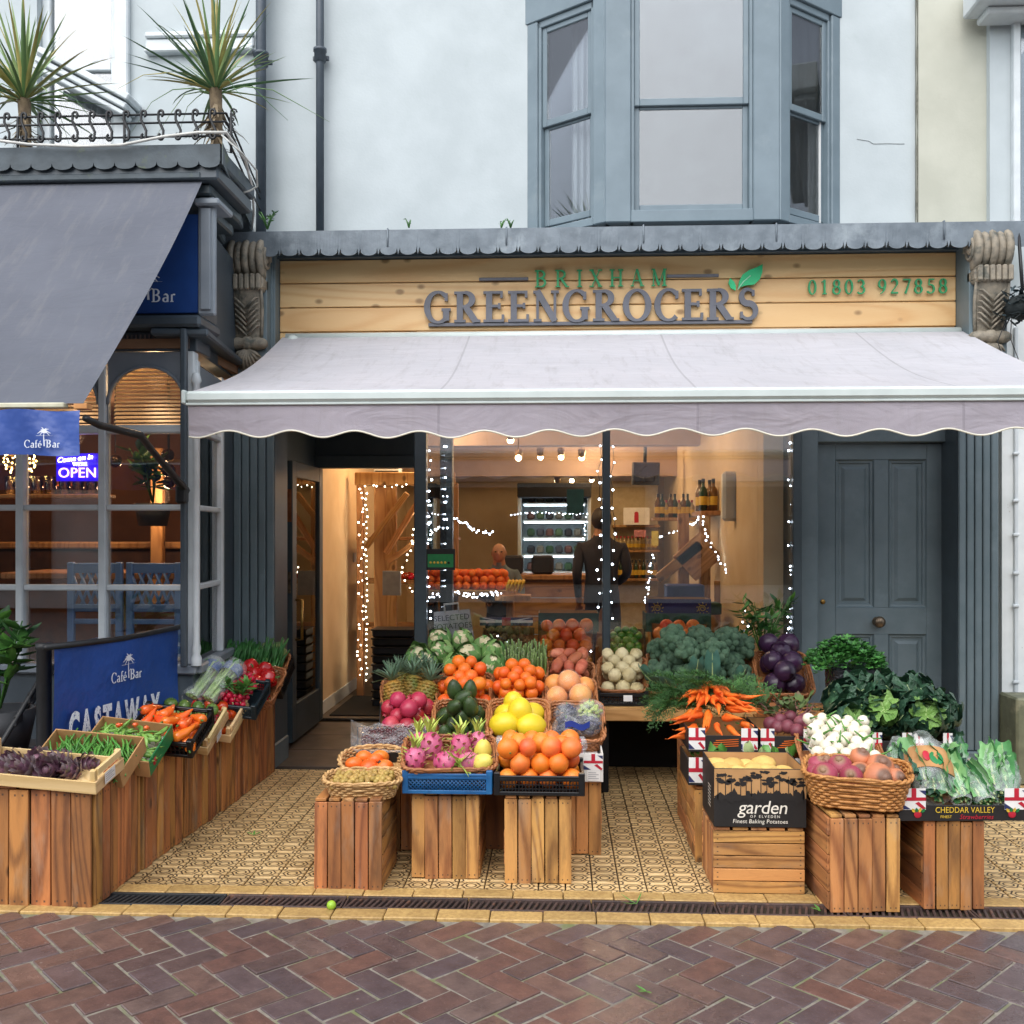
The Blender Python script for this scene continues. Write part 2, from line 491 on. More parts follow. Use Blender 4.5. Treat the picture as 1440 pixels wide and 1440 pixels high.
def serif_width(s, size, track=0.0): return sum(glyph(c, .1, .05)[1] * size + track for c in s) - track
def serif_text(mb, s, x, z, size, depth, T_=.15, t_=.06, track=0.0, mi=0, M=None):
    for c in s: x += add_glyph(mb, c, x, size, depth, T_, t_, z, mi, M) + track
    return x
# ------------------------------------------------------------------ shared materials
M_WHITE = pm('white_render', '#b6bfc2', '#acb5b8', .85, 3, bump=.25, bscale=60, bdist=.004, c3='#97a3a1', scale3=1.6, lo3=.62, hi3=.85)
M_CREAM = pm('cream_render', '#b7b8ab', '#acada0', .85, 3, bump=.25, bscale=60, c3='#99968a', scale3=2.2, lo3=.62, hi3=.85)
M_WPAINT = pm('white_paint', '#ccd3d6', '#bfc6c9', .45, 8, c3='#a8aaa4', scale3=6, lo3=.68, hi3=.8)
M_GREY = pm('slate_grey_paint', '#627177', '#58686e', .5, 6, bump=.12, bscale=90, c3='#708087', scale3=5, lo3=.6, hi3=.9)
M_DGREY = pm('dark_slate_paint', '#3f4b51', '#374349', .45, 6, bump=.1, bscale=90)
M_BAY = pm('bay_grey_paint', '#6f7f88', '#66767f', .5, 5, bump=.1, bscale=80, c3='#7d8a90', scale3=4, lo3=.6, hi3=.85)
M_LEAD = pm('weathered_lead', '#6e7880', '#5b656d', .55, 9, bump=.4, bscale=26, bdist=.006, c3='#848e94', scale3=5, lo3=.55, hi3=.75, rvar=.15, metal=.15)
M_LEADD = pm('mossy_lead', '#4a555c', '#3a444a', .6, 9, bump=.4, bscale=26, bdist=.006, c3='#5d6b3d', scale3=5, lo3=.58, hi3=.72)
M_CAFE = pm('cafe_grey_paint', '#434d55', '#3a444c', .42, 5, bump=.1, bscale=70, c3='#55605f', scale3=5, lo3=.62, hi3=.8)
M_CAFEL = pm('cafe_pale_paint', '#828a92', '#767f88', .45, 5, bump=.1, bscale=70)
M_STONE = pm('painted_plaster_stone', '#8d8474', '#6f6a5f', .7, 22, bump=.6, bscale=70, bdist=.006, c3='#4d5048', scale3=11, lo3=.52, hi3=.68)
M_PIPE = pm('cast_iron_pipe', '#454f59', '#3c464f', .5, 12, bump=.15, bscale=60)
M_BLACK = pm('black_iron', '#1d1f22', '#16181a', .5, 20, bump=.2, bscale=90)
M_RUST = pm('rusty_cast_iron', '#4b3a35', '#3a2f2d', .65, 25, bump=.5, bscale=120, rand=.25, c3='#6b4a3a', scale3=18)
M_DRAINB = pm('black_drain_iron', '#2b2d2f', '#222426', .55, 25, bump=.4, bscale=120, rand=.15)
M_DARK = pm('dark_void', '#141314', '#0e0d0e', .9, 5)
M_BRASS = pm('brass', '#b58f4f', '#8a6a38', .3, 20, metal=.9)
M_BRONZE = pm('worn_bronze', '#8a7a66', '#5e5346', .35, 30, metal=.8)
M_GLASS = glassm('window_glass', (.93, .95, .96), 0, .09, 1.25)
M_GLASSU = glassm('upstairs_glass', (.9, .93, .95), .01, .05, .9)
M_OLDBOARD = wood('fascia_pine', '#d8b983', '#c99f66', .05, 5, .5, True, .006, 0)
M_CRATE = wood('crate_wood', '#c99053', '#774826', .2, 8, .65, True, .012, 2, nails=True)
M_CRATER = wood('stained_crate_wood', '#b67a42', '#684025', .22, 8, .65, True, .012, 2, nails=True)
M_CRATEO = wood('orange_crate_wood', '#c98c52', '#86522b', .18, 8, .6, True, .012, 2, nails=True)
M_OAK = wood('oak_rack', '#b08350', '#85592f', .1, 10, .6, True, .01, 2)
M_TRAYW = wood('poplar_tray_wood', '#dcbf8c', '#c5a46c', .1, 9, .65, False, .01, 2)

# ------------------------------------------------------------------ ground
DK = 3.80          # kerb front distance
def sheet(name, x0, x1, y0, y1, z, m, kind='structure'):
    b = MB(); b.add([(x0, y0, z), (x1, y0, z), (x1, y1, z), (x0, y1, z)], [(0, 1, 2, 3)])
    return b.build(name, m, kind=kind)
M_MORTAR = pm('mossy_mortar', '#8d867a', '#6f695e', .9, 30, bump=.6, bscale=150, c3='#6a7048', scale3=9, lo3=.5, hi3=.65)
M_ASPH = pm('grey_ground', '#4d4b4a', '#42403f', .8, 3, bump=.3, bscale=60)
sheet('ground', -120, 120, -120, 60, -.09, M_ASPH)
sheet('street_bed', -5.5, 5.5, -10.5, D(DK), -.0045, M_MORTAR)

def brick_mat():
    m, nt, b = new_mat('wet_street_brick')
    oi = nt.nodes.new('ShaderNodeObjectInfo'); rn = oi.outputs['Random']
    cr = nt.nodes.new('ShaderNodeValToRGB'); nt.links.new(rn, cr.inputs[0])
    cols = ['#5d4c4a', '#69524b', '#615253', '#6d5048', '#584c4f', '#695853', '#634b46', '#705850']
    el = cr.color_ramp.elements
    while len(el) < len(cols): el.new(.5)
    for i, c in enumerate(cols): el[i].position = i / len(cols); el[i].color = (*lin(c), 1)
    cr.color_ramp.interpolation = 'CONSTANT'
    vec = coords(nt)
    n1 = ntex(nt, vec, 14, 5, .65)
    col = mixc(nt, ramp(nt, n1, .35, .7, 0, .6), cr.outputs[0], lin('#3d3233'))
    col = mixc(nt, ramp(nt, ntex(nt, vec, 90, 3, .7), .58, .75, 0, .35), col, lin('#8b7a70'))
    gv = nt.nodes.new('ShaderNodeNewGeometry')
    vo = nt.nodes.new('ShaderNodeTexVoronoi'); vo.inputs['Scale'].default_value = 9.0; nt.links.new(gv.outputs['Position'], vo.inputs['Vector'])
    col = mixc(nt, ramp(nt, vo.outputs['Distance'], .035, .06, .55, 0), col, lin('#a39b92'))
    nt.links.new(col, b.inputs['Base Color'])
    wet = ntex(nt, gv.outputs['Position'], 1.6, 4, .6)
    nt.links.new(ramp(nt, mth(nt, 'ADD', wet, mth(nt, 'MULTIPLY', n1, .25)), .4, .75, .36, .12), b.inputs['Roughness'])
    h = mth(nt, 'ADD', ntex(nt, vec, 70, 4, .65), mth(nt, 'MULTIPLY', n1, 1.2))
    bumpn(nt, b, h, .5, .004)
    return m
M_BRICK = brick_mat()
pav = thing('street_pavement', None, None); pav['kind'] = 'structure'
bl, bw = .212, .106
bmesh_variants = []
for k in range(4):
    b = MB()
    b.box((0, 0, -.03), (bl - .009 - .002 * (k % 2), bw - .010, .06), None, 0, .0025)
    bmesh_variants.append(b.mesh('brick', M_BRICK))
stuff = MB(); nb = 0
rot = RZ(-45)
spots = []
for i in range(-60, 61):
    for j in range(-60, 61):
        k = (i - j) % 4
        if k == 0: c = (i + 1.0, j + .5, 0)
        elif k == 3: c = (i + .5, j + 1.0, 90)
        else: continue
        p = rot @ V((c[0] * bw, c[1] * bw, 0)) + V((.03, -3.0, 0))
        spots.append((p, c[2]))
spots.sort(key=lambda s: (s[0] - V((0, -3.0, 0))).length)
for p, a in spots:
    if p.y > D(DK) + .06 or p.y < -8.5 or abs(p.x) > 4.4: continue
    near = (D(2.75) < p.y) and -2.05 < p.x < 1.95
    Mx = T(p.x, p.y, rnd.uniform(-.003, .003)) @ RZ(-45 + a + rnd.uniform(-1.2, 1.2)) @ RX(rnd.uniform(-.9, .9)) @ RY(rnd.uniform(-.6, .6))
    if near and nb < 300:
        # bricks that run under the edging are cut at the kerb line
        o = obj('brick', bmesh_variants[nb % 4], pav, Mx)
        nb += 1
    else:
        stuff.box((0, 0, -.03), (bl - .010, bw - .010, .06), Mx, 0, .0025)
so = stuff.build('brick', M_BRICK, pav); so['kind'] = 'stuff'

# edging, drain, forecourt
def edge_mat():
    m, nt, b = new_mat('yellow_edging_concrete')
    vec = coords(nt)
    n = ntex(nt, vec, 60, 4, .7)
    col = mixc(nt, ramp(nt, n, .4, .6), lin('#bd9d62'), lin('#a3824f'))
    col = mixc(nt, ramp(nt, ntex(nt, vec, 8, 4), .5, .75, 0, .6), col, lin('#85683c'))
    oi = nt.nodes.new('ShaderNodeObjectInfo'); h = nt.nodes.new('ShaderNodeHueSaturation')
    nt.links.new(ramp(nt, oi.outputs['Random'], 0, 1, .85, 1.12), h.inputs['Value']); nt.links.new(col, h.inputs['Color'])
    nt.links.new(h.outputs[0], b.inputs['Base Color']); setin(b, Roughness=.55)
    bumpn(nt, b, n, .5, .003)
    return m
M_EDGE = edge_mat()
edging = thing('kerb_edging', None, None); edging['kind'] = 'structure'
eb = MB(); eb.box((0, 0, -.04), (.203, .092, .085), None, 0, .0035); e_me = eb.mesh('edging_block', M_EDGE)
eb = MB(); eb.box((0, 0, -.04), (.203, .084, .085), None, 0, .003); e_me2 = eb.mesh('edging_block', M_EDGE)
for i in range(-14, 15):
    x = i * .207 + .05
    obj('edging_block', e_me, edging, T(x, D(3.845), rnd.uniform(.004, .008)) @ RZ(rnd.uniform(-.7, .7)) @ RX(rnd.uniform(-1, 1)))
    if -2.3 < x < 3.2: obj('edging_block', e_me2, edging, T(x + .08, D(4.075), rnd.uniform(.004, .008)) @ RZ(rnd.uniform(-.5, .5)))
sheet('forecourt_bed', -5, 5, D(3.8), D(8.2), -.012, pm('dark_grout', '#3f3425', '#2f281e', .9, 20))
# drain channel: one grate per half metre
def grate(x0, m, label):
    t = thing('drain_grate', label, 'drain grate', T(x0 + .25, D(3.96), 0), 'grates of the drain channel')
    f = MB()
    for s in (-1, 1): f.box((0, s * .058, -.004), (.494, .014, .022), None, 0, .002)
    for s in (-1, 1): f.box((s * .243, 0, -.005), (.008, .102, .02), None, 0, .002)
    f.build('frame', m, t)
    bb = MB(); bb.box((0, 0, -.006), (.011, .1, .016), RZ(-14), 0, .002); me = bb.mesh('bar', m)
    for k in range(19): obj('bar', me, t, T(-.225 + k * .025, 0, 0))
    return t
for i in range(9):
    grate(-1.86 + i * .5, M_DRAINB if i == 0 else M_RUST,
          ['black iron drain grate at the left end of the channel beside the tall left crate', 'rusty drain grate joining the black one, left of the small oval basket crate', 'rusty drain grate with a green fruit lying on it', 'rusty drain grate before the crate under the blue plastic crate', 'rusty drain grate in the gap between the orange crate and the potato box', 'rusty drain grate under the limp green stalk, before the potato box', 'rusty drain grate half covered by the turnip basket crate', 'rusty drain grate before the crate of bagged greens', 'rusty drain grate at the right edge of the photo'][i])
db = MB(); db.box((0, D(3.96), -.05), (8, .1, .02)); db.build('drain_channel', M_DARK, kind='structure')

def tile_mat():
    m, nt, b = new_mat('yellow_patterned_tile')
    tc = nt.nodes.new('ShaderNodeTexCoord')
    s = nt.nodes.new('ShaderNodeSeparateXYZ')
    tl = .1145
    mp = nt.nodes.new('ShaderNodeMapping'); mp.inputs['Scale'].default_value = (1 / tl, 1 / tl, 0)
    nt.links.new(tc.outputs['Object'], mp.inputs[0]); nt.links.new(mp.outputs[0], s.inputs[0])
    fx = mth(nt, 'SUBTRACT', mth(nt, 'FRACT', mth(nt, 'ADD', s.outputs[0], 100.5)), .5)
    fy = mth(nt, 'SUBTRACT', mth(nt, 'FRACT', mth(nt, 'ADD', s.outputs[1], 100.5)), .5)
    ax, ay = mth(nt, 'ABSOLUTE', fx), mth(nt, 'ABSOLUTE', fy)
    r = mth(nt, 'SQRT', mth(nt, 'ADD', mth(nt, 'MULTIPLY', fx, fx), mth(nt, 'MULTIPLY', fy, fy)))
    def line(d, w=.022): return ramp(nt, mth(nt, 'ABSOLUTE', d), w, w * 1.7, 1, 0)
    circ = line(mth(nt, 'SUBTRACT', r, .185))
    hexd = mth(nt, 'MAXIMUM', mth(nt, 'ADD', mth(nt, 'MULTIPLY', ax, .866), mth(nt, 'MULTIPLY', ay, .5)), ay)
    hexl = line(mth(nt, 'SUBTRACT', hexd, .31))
    out = mth(nt, 'GREATER_THAN', hexd, .31)
    diag = mth(nt, 'MULTIPLY', line(mth(nt, 'SUBTRACT', mth(nt, 'MULTIPLY', ax, .58), mth(nt, 'SUBTRACT', ay, .1))), out)
    hor = mth(nt, 'MULTIPLY', line(ay, .02), mth(nt, 'GREATER_THAN', ax, .36))
    arc = line(mth(nt, 'SUBTRACT', mth(nt, 'SQRT', mth(nt, 'ADD', mth(nt, 'POWER', mth(nt, 'SUBTRACT', ax, .5), 2.0), mth(nt, 'POWER', mth(nt, 'SUBTRACT', ay, .5), 2.0))), .16))
    pat = circ
    for q in (hexl, diag, hor, arc): pat = mth(nt, 'MAXIMUM', pat, q)
    vec = coords(nt)
    n = ntex(nt, vec, 25, 5, .65)
    gv = nt.nodes.new('ShaderNodeNewGeometry')
    nb_ = ntex(nt, gv.outputs['Position'], 3.0, 4, .6)
    col = mixc(nt, ramp(nt, n, .35, .65), lin('#d8bb88'), lin('#c6a570'))
    col = mixc(nt, ramp(nt, nb_, .5, .75, 0, .7), col, lin('#86683e'))
    col = mixc(nt, mth(nt, 'MULTIPLY', pat, .95), col, lin('#3d2c1a'))
    oi = nt.nodes.new('ShaderNodeObjectInfo'); h = nt.nodes.new('ShaderNodeHueSaturation')
    nt.links.new(ramp(nt, oi.outputs['Random'], 0, 1, .88, 1.12), h.inputs['Value']); nt.links.new(col, h.inputs['Color'])
    nt.links.new(h.outputs[0], b.inputs['Base Color'])
    setin(b, Roughness=.55)
    bumpn(nt, b, mth(nt, 'SUBTRACT', mth(nt, 'MULTIPLY', n, .15), pat), .8, .003)
    return m
M_TILE = tile_mat()
fore = thing('forecourt_paving', None, None); fore['kind'] = 'structure'
tb = MB(); tb.box((0, 0, -.02), (.1085, .113, .042), None, 0, .003); t_me = tb.mesh('paving_tile', M_TILE)
tl = .1145; nt_ = 0; ts = MB()
for j in range(20):
    for i in range(-20, 30):
        x, y = i * tl - .02, D(4.125) + (j + .5) * tl
        if y > D(6.38) or (y > D(6.24) and x < -.9 and x > -1.9): continue
        if nt_ < 300 and -1.75 < x < 2.6:
            obj('paving_tile', t_me, fore, T(x, y, rnd.uniform(-.0015, .0015)) @ RX(rnd.uniform(-.5, .5)) @ RY(rnd.uniform(-.5, .5))); nt_ += 1
        else:
            ts.box((x, y, -.02), (.1085, .113, .042), None, 0, 0)
o = ts.build('paving_tile', M_TILE, fore); o['kind'] = 'stuff'
M_SLATE = pm('wet_slate', '#5d5148', '#473f39', .4, 6, rand=.15, bump=.2, bscale=40, rvar=.15)
lobby = thing('lobby_floor', None, None); lobby['kind'] = 'structure'
for j in range(3):
    for i in range(2):
        sb = MB(); sb.box((0, 0, -.02), (.495, .49, .05), None, 0, .004)
        sb.build('slate_slab', M_SLATE, lobby, T(-1.65 + i * .5 - (.03 if j % 2 else 0), D(6.49) + j * .497, .0))

# ------------------------------------------------------------------ greengrocer building
shop = thing('shop_building', 'white rendered building over the greengrocer shop with grey bay window and shopfront', 'building', T(0, 0, 0))
def part(mb, name, m, parent=shop, M=None): return mb.build(name, m, parent, M)
def bx(x0, x1, y0, y1, z0, z1, ch=0.0, mb=None, mi=0):
    b = mb or MB()
    return b.box(((x0 + x1) / 2, (y0 + y1) / 2, (z0 + z1) / 2), (abs(x1 - x0), abs(y1 - y0), abs(z1 - z0)), None, mi, ch)
DW = 6.55
xl, xr = X(372, DW), X(1287, DW)
# upper wall in pieces round the bay opening
b = MB()
bx(xl, -.17, D(DW), D(DW) + .25, 3.30, 6.5, mb=b); bx(1.83, xr, D(DW), D(DW) + .25, 3.30, 6.5, mb=b); bx(-.17, 1.83, D(DW), D(DW) + .25, 5.25, 6.5, mb=b)
part(b, 'upper_wall', M_WHITE)
# fine crack and filled joint at the right end of the wall
b = MB(); pts = [(X(1205, 6.548), Z(203, 6.548)), (X(1222, 6.548), Z(206, 6.548)), (X(1228, 6.548), Z(210, 6.548)), (X(1248, 6.548), Z(210, 6.548)), (X(1272, 6.548), Z(211, 6.548))]
b.tube([(p[0], D(6.549), p[1]) for p in pts], .003, 4); part(b, 'crack', pm('crack_grey', '#a3a9ab', '#8f9698', .9, 20))
# roof ledge with scalloped lead
cx0, cx1 = X(311, 6.05), X(1452, 6.05)
zt = Z(321, 6.05)
b = MB(); bx(cx0, cx1, D(6.05), D(DW), zt - .03, zt, mb=b); bx(cx0 + .02, cx1 - .02, D(6.10), D(DW), 3.285, zt - .03, mb=b)
part(b, 'roof_ledge', M_DGREY)
M_SC = M_LEAD
n_sc = 40; wsc = (cx1 - cx0) / n_sc
edge = []
for k in range(n_sc):
    x = cx0 + k * wsc
    zb = zt - .118
    for a in range(9):
        t = math.pi * a / 8
        edge.append((x + wsc * .5 - wsc * .42 * math.cos(t), zb - .034 * math.sin(t) ** .8 + (.012 if a in (0, 8) else 0)))
    edge.append((x + wsc * .985, zb - .03))
b = MB()
for k in range(0, len(edge) - 1):
    p, q = edge[k], edge[k + 1]
    if q[0] - p[0] < 1e-5: continue
    wv = lambda x: .004 * math.sin(x * 9) + .003 * math.sin(x * 31)
    b.add([(p[0], D(6.045) + wv(p[0]), p[1]), (q[0], D(6.045) + wv(q[0]), q[1]), (q[0], D(6.045), zt + .004), (p[0], D(6.045), zt + .004),
           (p[0], D(6.049) + wv(p[0]), p[1]), (q[0], D(6.049) + wv(q[0]), q[1]), (q[0], D(6.3), zt + .006), (p[0], D(6.3), zt + .006)],
          [(0, 1, 2, 3), (5, 4, 7, 6), (0, 4, 5, 1), (3, 2, 6, 7)])
part(b, 'scalloped_lead', M_SC)
# seams of the lead
for px in (545, 712, 905, 1092, 1328):
    b = MB(); b.tube([(X(px, 6.04), D(6.042), zt - .1), (X(px, 6.04), D(6.042), zt + .008), (X(px, 6.04), D(6.3), zt + .012)], .006, 6)
    part(b, 'lead_seam', M_LEAD)
# fascia frame
fx0, fx1 = X(393, 6.3), X(1345, 6.3)
fz1, fz0 = Z(361, 6.3), 2.62
def strip(x0, x1, z0, z1, d0=6.20, d1=6.42, name='fascia_frame', m=M_GREY, flutes=2):
    b = MB(); bx(x0, x1, D(d0), D(d1), z0, z1, .006, b)
    w = (x1 - x0) / (flutes + 1)
    for i in range(flutes): bx(x0 + w * (i + .62), x0 + w * (i + 1.38) - w * .0, D(d0) - .012, D(d0) - .001, z0 + .002, z1 - .002, .005, b)
    return part(b, name, m)
strip(X(374, 6.2), fx0, 2.3, fz1 + .03); strip(fx1, X(1364, 6.2), 2.3, fz1 + .03)
b = MB(); bx(fx0 - .08, fx1 + .08, D(6.26), D(6.4), fz1, fz1 + .04, .004, b); bx(fx0 + .002, fx1 - .002, D(6.345), D(6.6), 2.35, fz1 - .002, 0, b); part(b, 'fascia_back', M_DGREY)
# console brackets
def console(xc, label=None):
    t = thing('console_bracket', None, None, T(xc, D(6.0), 0)); t.parent = shop
    w = .225
    b = MB(); bx(-w / 2, w / 2, .10, .3, 2.44, 3.33, .004, b); b.build('back_plate', M_GREY, t)
    b = MB()
    for i in range(5):
        x = -w / 2 + .022 + i * (w - .044) / 4
        r = .098 + (.012 if i % 2 == 0 else .004)
        b.lathe([(r * .5, -.021), (r * .93, -.019), (r, 0), (r * .93, .019), (r * .5, .021)], 22, T(x, .09, 3.215) @ RY(90) @ S(1.15, .95, 1))
    for s in (-1, 1):
        sp = [(s * (w / 2 + .004), .09 + .075 * (1 - a / 26) * math.cos(a * .55), 3.215 + .085 * (1 - a / 26) * math.sin(a * .55)) for a in range(24)]
        b.tube(sp, .011, 6)
        b.sphere(.022, 10, 6, T(s * (w / 2), .09, 3.215))
    b.build('scroll', M_STONE, t)
    b = MB()
    for i in range(6):
        x = -w / 2 + .024 + i * (w - .048) / 5
        b.box((x, .045, 3.055), (.03, .12, .095), None, 0, .012)
    b.box((0, .08, 3.055), (w, .12, .07), None, 0, .01)
    b.build('reeded_neck', M_STONE, t)
    b = MB()
    def body(u, v):
        x = (u - .5) * .18 * (1 - .12 * v); z = 3.02 - v * .30
        y = .03 + .075 * v - .02 * math.sin(u * math.pi)
        return (x, y, z)
    b.grid(8, 10, body)
    for s in (-1, 1): b.tube([(s * .092, .035, 3.03), (s * .095, .06, 2.92), (s * .085, .09, 2.8), (s * .08, .1, 2.72)], .012, 6)
    b.build('tapered_shaft', M_STONE, t)
    b = MB()
    for i in range(6):
        z0 = 2.74 + i * .033
        for s in (-1, 1):
            y = .085 - (z0 - 2.72) * .24
            b.tube([(0, y - .012, z0 - .01), (s * .03, y - .02, z0 + .022), (s * .065, y - .02, z0 + .055), (s * .08, y - .008, z0 + .06)], [.006, .008, .007, .003], 5)
    b.build('leaf_carving', M_STONE, t)
    b = MB()
    b.lathe([(.0, -.125), (.02, -.122), (.03, -.108), (.034, -.1), (.042, -.06), (.034, -.03), (.046, -.015), (.046, .015), (.034, .03), (.042, .06), (.034, .1), (.03, .108), (.02, .122), (0, .125)], 14, T(0, .075, 2.685) @ RY(90))
    b.build('roll', M_STONE, t)
    b = MB()
    b.sphere(.085, 14, 8, T(0, .1, 2.585) @ S(1, .55, .85))
    for i in range(9):
        a = R(-70 + i * 17.5)
        b.tube([(0, .06, 2.65), (.055 * math.sin(a), .045, 2.64 - .05 * math.cos(a)), (.092 * math.sin(a), .07, 2.64 - .12 * math.cos(a))], [.006, .012, .005], 6)
    b.build('acanthus', M_STONE, t)
    return t
console(X(343, 6.0)); console(X(1400, 6.0))
# reeded pilasters
def pilaster(x0, x1, z1=2.44, d=6.2):
    t = thing('pilaster', None, None, T(0, 0, 0)); t.parent = shop
    b = MB(); bx(x0, x1, D(d) + .012, D(d) + .3, 0, z1, 0, b); b.build('core', M_DGREY, t)
    n = 5; w = (x1 - x0) / n
    bb = MB(); bb.box((0, 0, (z1 - .16) / 2 + .16), (w - .006, .024, z1 - .16), None, 0, .006); me = bb.mesh('reed', M_GREY)
    for i in range(n): obj('reed', me, t, T(x0 + w * (i + .5), D(d), 0))
    b = MB(); bx(x0 - .01, x1 + .01, D(d) - .035, D(d) + .3, 0, .158, .008, b); b.build('plinth', M_GREY, t)
pilaster(X(328, 6.2), X(386, 6.2)); pilaster(X(1347, 6.2), X(1404, 6.2))
# framing between the openings
GP = 6.3
wx0, wx1 = X(600, GP), X(1114, GP)
b = MB(); bx(X(583, GP), wx0, D(GP) - .03, D(GP) + .06, .02, 2.62, .006, b); part(b, 'window_post', M_DGREY)
b = MB(); bx(wx1, X(1126, GP), D(GP) - .03, D(GP) + .25, .02, 2.62, .006, b); part(b, 'window_post', M_DGREY)
b = MB(); bx(X(847, GP), X(858, GP), D(GP) - .025, D(GP) + .05, .5, 2.62, .006, b); part(b, 'mullion', M_DGREY)
b = MB(); bx(wx0, wx1, D(GP) - .028, D(GP) + .055, .42, .52, .006, b); part(b, 'window_rail', M_DGREY)
b = MB(); bx(wx0, X(847, GP), D(GP) + .005, D(GP) + .011, .52, 2.62, 0, b); part(b, 'shop_pane', M_GLASS)
b = MB(); bx(X(858, GP), wx1, D(GP) + .005, D(GP) + .011, .52, 2.62, 0, b); part(b, 'shop_pane', M_GLASS)
b = MB(); bx(wx0 - .06, wx1, 0.05, .25, 0, .42, 0, b); part(b, 'stall_riser', M_DARK)
# lobby: left jamb wall, return pane, ceiling, inner frame and open door
lx = -1.93
b = MB(); bx(lx - .12, lx, D(6.24), D(7.86), 0, 2.62, 0, b); part(b, 'lobby_wall', M_DGREY)
b = MB(); bx(lx - .12, X(583, GP), D(6.28), D(7.86), 2.36, 2.45, 0, b); part(b, 'lobby_ceiling', M_DGREY)
rx = (X(583, GP) + wx0) / 2
b = MB(); bx(rx - .006, rx, D(6.37), D(7.75), .5, 2.36, 0, b); part(b, 'return_pane', M_GLASS)
b = MB(); bx(rx - .04, rx + .04, D(6.365), D(7.76), .02, .5, 0, b); part(b, 'return_base', M_DGREY)
b = MB(); bx(rx - .04, rx + .05, D(7.76), D(7.86), .02, 2.36, .005, b); part(b, 'door_post', M_DGREY)
b = MB(); bx(lx, rx - .04, D(7.76), D(7.86), 2.02, 2.12, .005, b); bx(lx, rx - .04, D(7.8), D(7.82), 2.12, 2.36, 0, b); part(b, 'door_head', M_DGREY)
def open_door():
    t = thing('glazed_door', None, None, T(lx + .06, D(7.72), .03)); t.parent = shop
    t['label'] = 'dark glazed shop door standing open'
    L = .9
    b = MB()
    for y0, y1 in ((-L, -L + .11), (-.11, 0)): bx(-.022, .022, y0, y1, 0, 1.98, .004, b)
    bx(-.021, .021, -L + .11, -.11, 1.87, 1.98, .003, b); bx(-.021, .021, -L + .11, -.11, .0, .26, .003, b)
    b.build('door_frame', M_DGREY, t)
    b = MB(); bx(-.004, .004, -L + .11, -.11, .26, 1.87, 0, b); b.build('door_glass', M_GLASS, t)
    b = MB(); b.tube([(.03, -L + .055, .72), (.075, -L + .055, .72), (.075, -L + .055, 1.0), (.03, -L + .055, 1.0)], .011, 8); b.build('pull_handle', M_BRASS, t)
    b = MB(); bx(-.014, .014, -L - .004, -L + .001, 1.55, 1.78, .002, b); b.build('lock_plate', pm('copper_plate', '#b06a45', '#8d5435', .4, 20, metal=.6), t)
    b = MB(); bx(-.01, .01, -L - .004, -L + .001, 1.05, 1.2, .002, b); b.build('latch_plate', M_BRONZE, t)
open_door()
